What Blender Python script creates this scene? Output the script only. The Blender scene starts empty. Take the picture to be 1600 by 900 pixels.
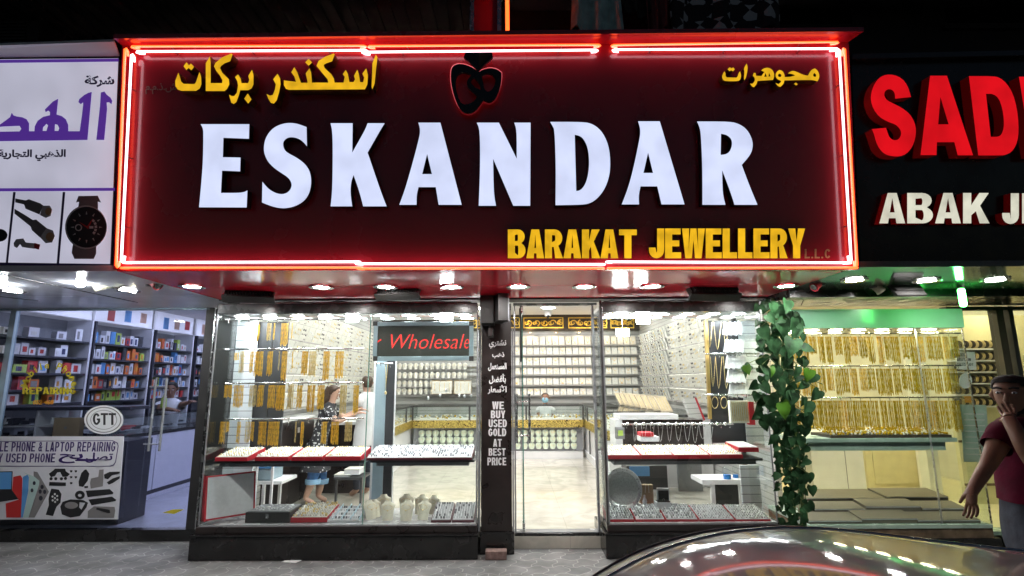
import bpy, bmesh, math, random
import numpy as np
from mathutils import Matrix, Vector, noise as mnoise
random.seed(7)
R = math.radians
SC = bpy.context.scene
COL = SC.collection

# ------------------------------------------------------------------ camera, night sky, exposure
W0, H0, F0 = 1600.0, 900.0, 825.0
CAM = Vector((0.0, -6.0, 1.737))
PITCH, ROLL = R(10.0), R(-0.3)
CROT = Matrix.Rotation(math.pi / 2 + PITCH, 3, 'X') @ Matrix.Rotation(ROLL, 3, 'Z')
cd = bpy.data.cameras.new('camera')
cd.sensor_width = 36.0
cd.lens = 36.0 * F0 / W0
cd.clip_start, cd.clip_end = 0.02, 400
co = bpy.data.objects.new('camera', cd)
COL.objects.link(co)
co.matrix_world = Matrix.Translation(CAM) @ CROT.to_4x4()
SC.camera = co

world = bpy.data.worlds.new('World')
SC.world = world
world.use_nodes = True
wn = world.node_tree
sky = wn.nodes.new('ShaderNodeTexSky')
sky.sky_type = 'NISHITA'
sky.sun_disc = False
sky.sun_elevation = R(35)
sky.sun_rotation = R(-30)
wn.links.new(sky.outputs[0], wn.nodes['Background'].inputs[0])
wn.nodes['Background'].inputs[1].default_value = 0.0034
sd = bpy.data.lights.new('moon', 'SUN')
sd.energy = 0.01
sd.angle = R(0.5)
sd.color = (1.0, 0.95, 0.88)
so = bpy.data.objects.new('moon', sd)
COL.objects.link(so)
so.rotation_euler = (R(-55), 0, R(30))
SC.view_settings.view_transform = 'Standard'
SC.view_settings.look = 'None'
SC.view_settings.exposure = 1.7
SC.view_settings.gamma = 1.0
SC.view_settings.use_curve_mapping = False
cy = SC.cycles
cy.use_denoising = True
cy.max_bounces = 8
cy.diffuse_bounces = 4
cy.glossy_bounces = 4
cy.transmission_bounces = 4
cy.transparent_max_bounces = 24
cy.sample_clamp_indirect = 6.0
cy.caustics_reflective = False
cy.caustics_refractive = False


# ------------------------------------------------------------------ pixel of the photograph -> point on a plane
def ray(px, py):
    return CROT @ Vector(((px - W0 / 2) / F0, (H0 / 2 - py) / F0, -1.0))


def P(px, py, Y):
    d = ray(px, py)
    t = (Y - CAM.y) / d.y
    return CAM + d * t


class Frame:
    def __init__(s, o, ux, uy):
        s.o, s.ux, s.uy = Vector(o), Vector(ux).normalized(), Vector(uy).normalized()
        s.n = s.ux.cross(s.uy)

    def uv(s, px, py, off=0.0):
        d = ray(px, py)
        o = s.o + s.n * off
        t = (o - CAM).dot(s.n) / d.dot(s.n)
        q = CAM + d * t - o
        return (q.dot(s.ux), q.dot(s.uy))

    def pt(s, px, py, off=0.0):
        u, v = s.uv(px, py, off)
        return s.o + s.ux * u + s.uy * v + s.n * off

    def mat(s, off=0.0):
        m = Matrix.Identity(4)
        for i, a in enumerate((s.ux, s.uy, s.n)):
            m.col[i][:3] = a
        m.col[3][:3] = s.o + s.n * off
        return m


def wallframe(Y):
    return Frame((0, Y, 0), (1, 0, 0), (0, 0, 1))


# ------------------------------------------------------------------ materials
def mat(name, col, rough=0.5, metal=0.0, emit=None, es=0.0, var=0.0, vscale=6.0, bump=0.0, bscale=40.0, coat=0.0, spec=0.5):
    m = bpy.data.materials.new(name)
    m.use_nodes = True
    nt = m.node_tree
    b = nt.nodes['Principled BSDF']
    b.inputs['Base Color'].default_value = (*col, 1)
    b.inputs['Roughness'].default_value = rough
    b.inputs['Metallic'].default_value = metal
    b.inputs['Coat Weight'].default_value = coat
    b.inputs['Specular IOR Level'].default_value = spec
    if emit:
        b.inputs['Emission Color'].default_value = (*emit, 1)
        b.inputs['Emission Strength'].default_value = es
    if var or bump:
        tc = nt.nodes.new('ShaderNodeTexCoord')
    if var:
        n = nt.nodes.new('ShaderNodeTexNoise')
        n.inputs['Scale'].default_value = vscale
        n.inputs['Detail'].default_value = 5
        nt.links.new(tc.outputs['Object'], n.inputs['Vector'])
        mr = nt.nodes.new('ShaderNodeMapRange')
        mr.inputs[1].default_value, mr.inputs[2].default_value = 0.3, 0.7
        mr.inputs[3].default_value, mr.inputs[4].default_value = 1 - var, 1 + var
        nt.links.new(n.outputs[0], mr.inputs[0])
        mx = nt.nodes.new('ShaderNodeVectorMath')
        mx.operation = 'SCALE'
        mx.inputs[0].default_value = col
        nt.links.new(mr.outputs[0], mx.inputs['Scale'])
        nt.links.new(mx.outputs[0], b.inputs['Base Color'])
        m2 = nt.nodes.new('ShaderNodeMapRange')
        m2.inputs[1].default_value, m2.inputs[2].default_value = 0.3, 0.7
        m2.inputs[3].default_value, m2.inputs[4].default_value = max(0.02, rough - 0.08), min(1, rough + 0.1)
        nt.links.new(n.outputs[0], m2.inputs[0])
        nt.links.new(m2.outputs[0], b.inputs['Roughness'])
    if bump:
        n = nt.nodes.new('ShaderNodeTexNoise')
        n.inputs['Scale'].default_value = bscale
        nt.links.new(tc.outputs['Object'], n.inputs['Vector'])
        bp = nt.nodes.new('ShaderNodeBump')
        bp.inputs['Strength'].default_value = bump
        bp.inputs['Distance'].default_value = 0.01
        nt.links.new(n.outputs[0], bp.inputs['Height'])
        nt.links.new(bp.outputs[0], b.inputs['Normal'])
    return m


def glassmat(name, tint=(0.96, 0.985, 0.975), refl=0.04):
    m = bpy.data.materials.new(name)
    m.use_nodes = True
    nt = m.node_tree
    nt.nodes.remove(nt.nodes['Principled BSDF'])
    out = nt.nodes['Material Output']
    tr = nt.nodes.new('ShaderNodeBsdfTransparent')
    tr.inputs[0].default_value = (*tint, 1)
    gl = nt.nodes.new('ShaderNodeBsdfGlossy')
    gl.inputs['Roughness'].default_value = 0.015
    lw = nt.nodes.new('ShaderNodeLayerWeight')
    lw.inputs[0].default_value = 0.5
    pw = nt.nodes.new('ShaderNodeMath')
    pw.operation = 'POWER'
    pw.inputs[1].default_value = 4
    nt.links.new(lw.outputs['Facing'], pw.inputs[0])
    ma = nt.nodes.new('ShaderNodeMath')
    ma.operation = 'MULTIPLY_ADD'
    ma.inputs[1].default_value = 0.85
    ma.inputs[2].default_value = refl
    nt.links.new(pw.outputs[0], ma.inputs[0])
    mx = nt.nodes.new('ShaderNodeMixShader')
    nt.links.new(ma.outputs[0], mx.inputs[0])
    nt.links.new(tr.outputs[0], mx.inputs[1])
    nt.links.new(gl.outputs[0], mx.inputs[2])
    nt.links.new(mx.outputs[0], out.inputs['Surface'])
    return m


def emat(name, col, s, base=(0.6, 0.6, 0.6)):
    return mat(name, base, 0.4, emit=col, es=s)


M = {}
M['red_panel'] = mat('red_panel', (0.36, 0.016, 0.030), 0.22, var=0.06, vscale=2.0, coat=0.4)
M['red_soffit'] = mat('red_soffit', (0.80, 0.014, 0.035), 0.11, var=0.06, vscale=1.5, spec=0.45)
M['white_soffit'] = mat('white_soffit', (0.70, 0.71, 0.76), 0.14, var=0.06, vscale=1.5)
M['dark_soffit'] = mat('dark_soffit', (0.10, 0.115, 0.10), 0.12, var=0.15, vscale=1.5)
M['black_panel'] = mat('black_panel', (0.006, 0.006, 0.007), 0.25, var=0.2)
M['black_gloss'] = mat('black_gloss', (0.012, 0.011, 0.011), 0.12, var=0.3, vscale=9)
M['black_stone'] = mat('black_stone', (0.014, 0.013, 0.013), 0.22, var=0.5, vscale=5, bump=0.05, bscale=60)
M['black_wood'] = mat('black_wood', (0.022, 0.016, 0.015), 0.3, var=0.4, vscale=4)
M['dark_header'] = mat('dark_header', (0.08, 0.086, 0.086), 0.25, var=0.25, vscale=8)
M['black_plastic'] = mat('black_plastic', (0.02, 0.019, 0.019), 0.45, var=0.2)
M['dark_metal'] = mat('dark_metal', (0.055, 0.053, 0.053), 0.4, 0.3, var=0.2)
M['steel'] = mat('steel', (0.55, 0.55, 0.55), 0.25, 1.0, var=0.1, vscale=20)
M['chrome'] = mat('chrome', (0.8, 0.8, 0.8), 0.1, 1.0)
M['white'] = mat('white_paint', (0.72, 0.72, 0.72), 0.45, var=0.05)
M['cream'] = mat('cream_wall', (0.70, 0.68, 0.60), 0.5, var=0.05)
M['pale_yellow'] = mat('pale_yellow', (0.70, 0.64, 0.40), 0.4, var=0.07)
M['cream_floor'] = mat('cream_floor', (0.60, 0.57, 0.49), 0.10, var=0.06, vscale=1.2)
M['lavender_floor'] = mat('lavender_floor', (0.50, 0.50, 0.58), 0.08, var=0.05)
M['slat'] = mat('slat_panel', (0.66, 0.66, 0.68), 0.4, var=0.05)
M['pad'] = mat('white_leatherette', (0.70, 0.685, 0.63), 0.5, var=0.06, vscale=30)
M['pad_cool'] = mat('white_velvet', (0.63, 0.64, 0.67), 0.55, var=0.06, vscale=30)
M['ivory'] = mat('ivory_velvet', (0.82, 0.79, 0.66), 0.6, var=0.08, vscale=20)
M['mint'] = mat('pale_mint_velvet', (0.60, 0.68, 0.56), 0.6, var=0.07, vscale=20)
M['gold'] = mat('gold', (0.85, 0.54, 0.08), 0.35, 0.6, var=0.25, vscale=60)
M['gold_green'] = mat('pale_gold', (0.52, 0.345, 0.003), 0.45, 0.15, spec=0.25, var=0.25, vscale=60)
M['gold_soft'] = mat('champagne_gold', (0.78, 0.62, 0.30), 0.35, 0.8, var=0.2, vscale=60)
M['silver'] = mat('silver', (0.75, 0.76, 0.78), 0.32, 0.85, var=0.15, vscale=50)
M['silver_matt'] = mat('hammered_silver', (0.50, 0.52, 0.52), 0.5, 0.6, var=0.2, vscale=60, bump=0.3, bscale=120)
M['red_velvet'] = mat('red_velvet', (0.45, 0.014, 0.028), 0.55, var=0.1)
M['maroon'] = mat('maroon_leatherette', (0.10, 0.02, 0.03), 0.5, var=0.1)
M['dark_panel'] = mat('charcoal_board', (0.035, 0.036, 0.04), 0.4, var=0.2)
M['blue_grey'] = mat('blue_grey_metal', (0.32, 0.42, 0.48), 0.35, 0.3, var=0.08)
M['led_panel'] = mat('led_panel', (0.030, 0.034, 0.028), 0.5, var=0.1)
M['grey_board'] = mat('grey_board', (0.24, 0.25, 0.27), 0.35, var=0.1)
M['case_floor'] = mat('case_floor', (0.45, 0.45, 0.47), 0.25, var=0.08)
M['shelf_under'] = mat('shelf_under', (0.30, 0.31, 0.33), 0.2, 0.3, var=0.08)
M['corrugated'] = mat('corrugated_metal', (0.12, 0.085, 0.07), 0.6, var=0.4, vscale=3)
M['facade_dark'] = mat('grimy_facade', (0.035, 0.028, 0.028), 0.8, var=0.4, vscale=3, bump=0.2, bscale=15)
M['glass'] = glassmat('clear_glass')
M['shopglass'] = glassmat('shopfront_glass', (0.93, 0.96, 0.95), 0.05)
M['dim_glass'] = glassmat('tinted_shopfront_glass', (0.80, 0.83, 0.88), 0.05)
M['glass_edge'] = mat('green_glass_edge', (0.10, 0.24, 0.20), 0.1)
M['lamp'] = emat('lamp_white', (1.0, 0.97, 0.93), 80)
M['case_lamp'] = emat('lamp_cool', (0.95, 0.98, 1.0), 30)
M['room_lamp'] = emat('lamp_room', (1.0, 0.975, 0.93), 39)
M['warm_lamp'] = emat('lamp_warm', (1.0, 0.72, 0.42), 30)
M['blue_lamp'] = emat('lamp_violet_white', (0.70, 0.74, 1.0), 27)
M['yellow_lamp'] = emat('lamp_yellow_white', (1.0, 0.90, 0.56), 34)
M['bulb'] = emat('bulb_white', (0.93, 0.97, 1.0), 190)
M['green_bulb'] = emat('bulb_green', (0.07, 1.0, 0.13), 20)
M['neon_red'] = emat('neon_orange', (1.0, 0.075, 0.010), 1.5)
M['neon_white'] = emat('neon_white', (1.0, 0.72, 0.80), 1.15)
M['letter_white'] = mat('backlit_white_acrylic', (0.6, 0.6, 0.6), 0.3, emit=(0.66, 0.72, 0.97), es=0.31)
M['letter_yellow'] = mat('backlit_yellow_acrylic', (0.6, 0.35, 0.02), 0.3, emit=(0.95, 0.52, 0.014), es=0.28)
M['letter_side'] = mat('letter_return', (0.03, 0.012, 0.01), 0.35)
M['letter_side_yellow'] = mat('letter_return_brown', (0.16, 0.05, 0.01), 0.4)
M['letter_red'] = mat('backlit_red_acrylic', (0.5, 0.01, 0.01), 0.3, emit=(0.80, 0.004, 0.010), es=0.27)
M['letter_side_red'] = mat('letter_return_red', (0.22, 0.010, 0.012), 0.4, emit=(0.28, 0.003, 0.003), es=0.03)
M['letter_cream'] = mat('backlit_cream_acrylic', (0.6, 0.6, 0.5), 0.3, emit=(0.78, 0.77, 0.62), es=0.27)
M['lightbox'] = mat('backlit_white_banner', (0.6, 0.6, 0.65), 0.35, emit=(0.63, 0.63, 0.78), es=0.21)
M['purple'] = mat('purple_vinyl', (0.09, 0.03, 0.30), 0.4, emit=(0.09, 0.03, 0.30), es=0.22)
M['navy'] = mat('navy_vinyl', (0.045, 0.025, 0.13), 0.4)
M['ink'] = mat('dark_ink', (0.02, 0.02, 0.022), 0.5)
M['grey_ink'] = mat('grey_ink', (0.22, 0.21, 0.21), 0.5)
M['pale_ink'] = mat('pale_ink', (0.60, 0.60, 0.58), 0.5)
M['faint_letter'] = mat('faint_vinyl', (0.36, 0.22, 0.20), 0.5)
M['brass_ink'] = mat('brass_ink', (0.55, 0.34, 0.16), 0.4)
M['vinyl_white'] = mat('white_vinyl', (0.75, 0.76, 0.77), 0.5)
M['vinyl_yellow'] = mat('yellow_vinyl', (0.60, 0.50, 0.03), 0.5)
M['vinyl_orange'] = mat('orange_vinyl', (0.60, 0.26, 0.02), 0.5)
M['led_red'] = emat('led_red', (1.0, 0.05, 0.04), 0.5, (0.1, 0.0, 0.0))
M['banner'] = mat('printed_banner', (0.62, 0.62, 0.66), 0.4, var=0.04)
M['mint_header'] = mat('pale_mint_panel', (0.42, 0.86, 0.57), 0.16, var=0.04)
M['mint_edge'] = mat('pale_grey_mint_edge', (0.40, 0.52, 0.44), 0.25, var=0.06)
M['brown_marble'] = mat('brown_marble', (0.16, 0.11, 0.07), 0.2, var=0.5, vscale=7)
M['taupe'] = mat('taupe_velvet', (0.20, 0.175, 0.125), 0.7, var=0.12)
M['brown_dark'] = mat('dark_brown_velvet', (0.055, 0.042, 0.03), 0.7, var=0.2)
M['leaf'] = mat('pothos_leaf', (0.024, 0.074, 0.028), 0.5, var=0.6, vscale=11, spec=0.22)
M['leaf_pale'] = mat('young_leaf', (0.07, 0.20, 0.015), 0.35, var=0.25, vscale=9)
M['stem'] = mat('green_stem', (0.08, 0.12, 0.03), 0.5, var=0.3)
M['skin'] = mat('skin', (0.34, 0.175, 0.11), 0.5, var=0.08, vscale=25)
M['skin_dark'] = mat('skin_brown', (0.23, 0.115, 0.07), 0.5, var=0.08, vscale=25)
M['skin_light'] = mat('skin_fair', (0.50, 0.30, 0.22), 0.5, var=0.06, vscale=25)
M['hair'] = mat('black_hair', (0.010, 0.008, 0.007), 0.8, var=0.4, vscale=60)
M['hair_brown'] = mat('brown_hair', (0.055, 0.03, 0.018), 0.45, var=0.4, vscale=60)
M['hair_grey'] = mat('greying_hair', (0.11, 0.085, 0.07), 0.5, var=0.4, vscale=60)
M['maroon_cloth'] = mat('maroon_cotton', (0.075, 0.004, 0.018), 0.85, spec=0.12, var=0.2, vscale=12, bump=0.25, bscale=25)
M['jeans'] = mat('grey_denim', (0.045, 0.05, 0.065), 0.85, spec=0.12, var=0.3, vscale=14, bump=0.25, bscale=30)
M['denim'] = mat('blue_denim', (0.05, 0.14, 0.33), 0.8, var=0.3, vscale=20)
M['denim_pale'] = mat('pale_denim', (0.22, 0.38, 0.55), 0.8, var=0.15)
M['white_cloth'] = mat('white_cotton', (0.60, 0.60, 0.62), 0.8, var=0.08)
M['mask_blue'] = mat('surgical_mask', (0.30, 0.55, 0.68), 0.8)
M['brass'] = mat('brass', (0.55, 0.38, 0.14), 0.35, 0.8, var=0.15)
M['brick'] = mat('worn_brick', (0.20, 0.13, 0.115), 0.85, var=0.35, vscale=25, bump=0.4, bscale=70)
M['paper'] = mat('white_paper', (0.72, 0.72, 0.72), 0.7, var=0.05)
M['cardboard'] = mat('cardboard', (0.30, 0.22, 0.13), 0.7, var=0.12)
M['bottle_blue'] = mat('blue_cleaning_liquid', (0.03, 0.20, 0.62), 0.12)
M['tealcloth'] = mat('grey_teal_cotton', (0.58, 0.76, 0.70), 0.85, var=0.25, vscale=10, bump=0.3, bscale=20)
M['rosecloth'] = mat('dusky_red_cotton', (0.28, 0.08, 0.075), 0.85, var=0.3, vscale=10)
M['asphalt'] = mat('asphalt', (0.05, 0.05, 0.05), 0.85, var=0.25, vscale=30, bump=0.4, bscale=200)
M['kerbstone'] = mat('kerbstone', (0.28, 0.28, 0.27), 0.8, var=0.2, vscale=10)
M['car_paint'] = mat('grey_car_paint', (0.62, 0.61, 0.60), 0.05, 0.0, coat=0.0, spec=0.5)
M['car_trim'] = mat('dark_rubber_trim', (0.09, 0.075, 0.078), 0.45)
M['car_glass'] = mat('smoked_car_glass', (0.02, 0.022, 0.022), 0.05, spec=0.8)
M['tyre'] = mat('tyre_rubber', (0.02, 0.02, 0.02), 0.8, var=0.2)
M['tail_red'] = mat('red_lamp_plastic', (0.35, 0.01, 0.01), 0.15)
M['shop_beige'] = mat('beige_plastic', (0.42, 0.40, 0.30), 0.45, var=0.06)
M['orange_box'] = mat('orange_card', (0.62, 0.15, 0.03), 0.5, var=0.06)
M['red_card'] = mat('red_card', (0.50, 0.03, 0.03), 0.5, var=0.06)
M['blue_card'] = mat('blue_card', (0.10, 0.30, 0.62), 0.5, var=0.06)
M['green_card'] = mat('lime_card', (0.36, 0.50, 0.08), 0.5, var=0.06)
M['white_card'] = mat('white_card', (0.66, 0.66, 0.70), 0.45, var=0.05)
M['dark_card'] = mat('dark_card', (0.03, 0.03, 0.045), 0.4, var=0.1)
M['navy_ink'] = mat('navy_ink', (0.04, 0.05, 0.14), 0.5)


def uneven_glow(m, lo, hi, scale):
    """backlit acrylic is never lit quite evenly: the lamps behind it show as soft patches"""
    nt = m.node_tree
    b = nt.nodes['Principled BSDF']
    tc = nt.nodes.new('ShaderNodeTexCoord')
    n = nt.nodes.new('ShaderNodeTexNoise')
    n.inputs['Scale'].default_value = scale
    n.inputs['Detail'].default_value = 2
    nt.links.new(tc.outputs['Object'], n.inputs['Vector'])
    mr = nt.nodes.new('ShaderNodeMapRange')
    s_ = b.inputs['Emission Strength'].default_value
    mr.inputs[1].default_value, mr.inputs[2].default_value = 0.32, 0.68
    mr.inputs[3].default_value, mr.inputs[4].default_value = s_ * lo, s_ * hi
    nt.links.new(n.outputs[0], mr.inputs[0])
    nt.links.new(mr.outputs[0], b.inputs['Emission Strength'])


uneven_glow(M['letter_white'], 0.90, 1.07, 5)
uneven_glow(M['letter_yellow'], 0.72, 1.15, 9)
uneven_glow(M['letter_red'], 0.82, 1.08, 5)
uneven_glow(M['letter_cream'], 0.75, 1.10, 7)
uneven_glow(M['lightbox'], 0.86, 1.08, 2.2)


def pattern_mat(name, base, spot, scale, thr, rough=0.8):
    m = mat(name, base, rough)
    nt = m.node_tree
    tc = nt.nodes.new('ShaderNodeTexCoord')
    v = nt.nodes.new('ShaderNodeTexVoronoi')
    v.inputs['Scale'].default_value = scale
    nt.links.new(tc.outputs['Object'], v.inputs['Vector'])
    lt = nt.nodes.new('ShaderNodeMath')
    lt.operation = 'LESS_THAN'
    lt.inputs[1].default_value = thr
    nt.links.new(v.outputs['Distance'], lt.inputs[0])
    mx = nt.nodes.new('ShaderNodeMixRGB')
    mx.inputs[1].default_value = (*base, 1)
    mx.inputs[2].default_value = (*spot, 1)
    nt.links.new(lt.outputs[0], mx.inputs[0])
    nt.links.new(mx.outputs[0], nt.nodes['Principled BSDF'].inputs['Base Color'])
    return m


M['floral'] = pattern_mat('dark_floral_cotton', (0.03, 0.03, 0.035), (0.55, 0.55, 0.55), 24, 0.30)


def checker_cloth(name):
    m = mat(name, (0.05, 0.04, 0.04), 0.85)
    nt = m.node_tree
    tc = nt.nodes.new('ShaderNodeTexCoord')
    mp = nt.nodes.new('ShaderNodeMapping')
    mp.inputs['Rotation'].default_value = (0, R(45), 0)
    mp.inputs['Scale'].default_value = (1, 0.0, 1)
    nt.links.new(tc.outputs['Object'], mp.inputs[0])
    a = nt.nodes.new('ShaderNodeTexChecker')
    a.inputs['Scale'].default_value = 9
    b = nt.nodes.new('ShaderNodeTexChecker')
    b.inputs['Scale'].default_value = 6
    nt.links.new(mp.outputs[0], a.inputs[0])
    nt.links.new(tc.outputs['Object'], b.inputs[0])
    mu = nt.nodes.new('ShaderNodeMath')
    mu.operation = 'MULTIPLY'
    nt.links.new(a.outputs[1], mu.inputs[0])
    nt.links.new(b.outputs[1], mu.inputs[1])
    mx = nt.nodes.new('ShaderNodeMixRGB')
    mx.inputs[1].default_value = (0.035, 0.025, 0.028, 1)
    mx.inputs[2].default_value = (0.66, 0.62, 0.60, 1)
    nt.links.new(mu.outputs[0], mx.inputs[0])
    nt.links.new(mx.outputs[0], nt.nodes['Principled BSDF'].inputs['Base Color'])
    return m


M['triangle_cloth'] = checker_cloth('triangle_print_cotton')


def line_mat(name, base, line, axis, period, width, rough=0.4):
    """panel with fine grooves that repeat along one axis"""
    m = mat(name, base, rough)
    nt = m.node_tree
    tc = nt.nodes.new('ShaderNodeTexCoord')
    sp = nt.nodes.new('ShaderNodeSeparateXYZ')
    nt.links.new(tc.outputs['Object'], sp.inputs[0])
    d = nt.nodes.new('ShaderNodeMath')
    d.operation = 'DIVIDE'
    d.inputs[1].default_value = period
    nt.links.new(sp.outputs[axis], d.inputs[0])
    f = nt.nodes.new('ShaderNodeMath')
    f.operation = 'FRACT'
    nt.links.new(d.outputs[0], f.inputs[0])
    g = nt.nodes.new('ShaderNodeMath')
    g.operation = 'LESS_THAN'
    g.inputs[1].default_value = width
    nt.links.new(f.outputs[0], g.inputs[0])
    mx = nt.nodes.new('ShaderNodeMixRGB')
    mx.inputs[1].default_value = (*base, 1)
    mx.inputs[2].default_value = (*line, 1)
    nt.links.new(g.outputs[0], mx.inputs[0])
    nt.links.new(mx.outputs[0], nt.nodes['Principled BSDF'].inputs['Base Color'])
    return m


M['slatwall'] = line_mat('grooved_slat_wall', (0.47, 0.47, 0.46), (0.24, 0.24, 0.23), 2, 0.075, 0.14)  # wall darkened in its colour to give the shade between the pads
M['ledge'] = mat('shade_grey_ledge', (0.37, 0.36, 0.345), 0.3, var=0.1)  # grey put in for the shade beneath the pads
M['tan_board'] = mat('tan_leatherette', (0.60, 0.50, 0.38), 0.5, var=0.08, vscale=20)
M['slatwall_white'] = line_mat('grooved_white_board', (0.70, 0.73, 0.78), (0.10, 0.10, 0.11), 2, 0.09, 0.07)


def tile_floor(name, col, line, size):
    m = mat(name, col, 0.09)
    nt = m.node_tree
    tc = nt.nodes.new('ShaderNodeTexCoord')
    b = nt.nodes.new('ShaderNodeTexBrick')
    b.offset = 0.0
    b.inputs['Scale'].default_value = 1.0 / size
    b.inputs['Brick Width'].default_value = 1.0
    b.inputs['Row Height'].default_value = 1.0
    b.inputs['Mortar Size'].default_value = 0.004
    b.inputs['Color1'].default_value = (*col, 1)
    b.inputs['Color2'].default_value = (*[c * 0.95 for c in col], 1)
    b.inputs['Mortar'].default_value = (*line, 1)
    nt.links.new(tc.outputs['Object'], b.inputs[0])
    n = nt.nodes.new('ShaderNodeTexNoise')
    n.inputs['Scale'].default_value = 2.5
    n.inputs['Detail'].default_value = 8
    n.inputs['Distortion'].default_value = 1.5
    nt.links.new(tc.outputs['Object'], n.inputs[0])
    mr = nt.nodes.new('ShaderNodeMapRange')
    mr.inputs[1].default_value, mr.inputs[2].default_value, mr.inputs[3].default_value, mr.inputs[4].default_value = 0.35, 0.6, 0.82, 1.05
    nt.links.new(n.outputs[0], mr.inputs[0])
    sc = nt.nodes.new('ShaderNodeVectorMath')
    sc.operation = 'SCALE'
    nt.links.new(b.outputs[0], sc.inputs[0])
    nt.links.new(mr.outputs[0], sc.inputs['Scale'])
    nt.links.new(sc.outputs[0], nt.nodes['Principled BSDF'].inputs['Base Color'])
    return m


M['cream_floor'] = tile_floor('polished_cream_tiles', (0.50, 0.475, 0.41), (0.34, 0.32, 0.28), 0.6)


def paver_mat():
    m = mat('zigzag_pavers', (0.2, 0.2, 0.2), 0.75)
    nt = m.node_tree
    L = nt.links.new
    tc = nt.nodes.new('ShaderNodeTexCoord')
    sp = nt.nodes.new('ShaderNodeSeparateXYZ')
    L(tc.outputs['Object'], sp.inputs[0])

    def tri(src, period, amp):
        pp = nt.nodes.new('ShaderNodeMath')
        pp.operation = 'PINGPONG'
        pp.inputs[1].default_value = period
        L(src, pp.inputs[0])
        mr = nt.nodes.new('ShaderNodeMapRange')
        mr.inputs[1].default_value, mr.inputs[2].default_value = 0.25 * period, 0.75 * period
        mr.inputs[3].default_value, mr.inputs[4].default_value = -amp, amp
        L(pp.outputs[0], mr.inputs[0])
        return mr.outputs[0]
    ax = nt.nodes.new('ShaderNodeMath')
    ay = nt.nodes.new('ShaderNodeMath')
    L(sp.outputs[0], ax.inputs[0])
    L(tri(sp.outputs[1], 0.115, 0.028), ax.inputs[1])
    L(sp.outputs[1], ay.inputs[0])
    L(tri(sp.outputs[0], 0.115, 0.024), ay.inputs[1])
    cb = nt.nodes.new('ShaderNodeCombineXYZ')
    L(ax.outputs[0], cb.inputs[0])
    L(ay.outputs[0], cb.inputs[1])
    b = nt.nodes.new('ShaderNodeTexBrick')
    b.offset = 0.5
    b.inputs['Scale'].default_value = 1.0
    b.inputs['Brick Width'].default_value = 0.20
    b.inputs['Row Height'].default_value = 0.20
    b.inputs['Mortar Size'].default_value = 0.006
    b.inputs['Mortar Smooth'].default_value = 0.3
    b.inputs['Color1'].default_value = (0.120, 0.120, 0.121, 1)
    b.inputs['Color2'].default_value = (0.155, 0.153, 0.150, 1)
    b.inputs['Mortar'].default_value = (0.27, 0.265, 0.255, 1)
    L(cb.outputs[0], b.inputs[0])
    n = nt.nodes.new('ShaderNodeTexNoise')
    n.inputs['Scale'].default_value = 3
    n.inputs['Detail'].default_value = 9
    L(tc.outputs['Object'], n.inputs[0])
    mr = nt.nodes.new('ShaderNodeMapRange')
    mr.inputs[1].default_value, mr.inputs[2].default_value, mr.inputs[3].default_value, mr.inputs[4].default_value = 0.3, 0.7, 0.55, 1.3
    L(n.outputs[0], mr.inputs[0])
    sc = nt.nodes.new('ShaderNodeVectorMath')
    sc.operation = 'SCALE'
    L(b.outputs[0], sc.inputs[0])
    L(mr.outputs[0], sc.inputs['Scale'])
    bs = nt.nodes['Principled BSDF']
    L(sc.outputs[0], bs.inputs['Base Color'])
    bp = nt.nodes.new('ShaderNodeBump')
    bp.inputs['Strength'].default_value = 0.5
    bp.inputs['Distance'].default_value = 0.006
    iv = nt.nodes.new('ShaderNodeMath')
    iv.operation = 'SUBTRACT'
    iv.inputs[0].default_value = 1
    L(b.outputs[1], iv.inputs[1])
    n2 = nt.nodes.new('ShaderNodeTexNoise')
    n2.inputs['Scale'].default_value = 160
    L(tc.outputs['Object'], n2.inputs[0])
    ad = nt.nodes.new('ShaderNodeMath')
    ad.operation = 'MULTIPLY_ADD'
    ad.inputs[1].default_value = 0.5
    L(n2.outputs[0], ad.inputs[0])
    L(iv.outputs[0], ad.inputs[2])
    L(ad.outputs[0], bp.inputs['Height'])
    L(bp.outputs[0], bs.inputs['Normal'])
    return m


M['paver'] = paver_mat()


# ------------------------------------------------------------------ objects
def tag(o, label=None, cat=None, group=None, kind=None):
    for k, v in (('label', label), ('category', cat), ('group', group), ('kind', kind)):
        if v:
            o[k] = v
    return o


def wloc(o):
    v = Vector((0, 0, 0))
    while o:
        v += o.location
        o = o.parent
    return v


def thing(name, label, cat, group=None, loc=(0, 0, 0)):
    o = bpy.data.objects.new(name, None)
    o.empty_display_size = 0.1
    COL.objects.link(o)
    o.location = loc
    return tag(o, label, cat, group)


def link(name, me, mats, parent=None, loc=None):
    """mesh in world coordinates -> object; its origin is moved to loc, or to its parent's origin"""
    for m in mats if isinstance(mats, (list, tuple)) else [mats]:
        me.materials.append(M[m] if isinstance(m, str) else m)
    o = bpy.data.objects.new(name, me)
    COL.objects.link(o)
    if parent is not None:
        o.parent = parent
        me.transform(Matrix.Translation(-wloc(parent)))
    elif loc is not None:
        me.transform(Matrix.Translation(-Vector(loc)))
        o.location = loc
    return o


def dup(o, parent=None, loc=None):
    c = o.copy()
    COL.objects.link(c)
    if parent is not None:
        c.parent = parent
    if loc is not None:
        c.location = loc
    for ch in list(o.children):
        dup(ch, c)
    return c


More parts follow.
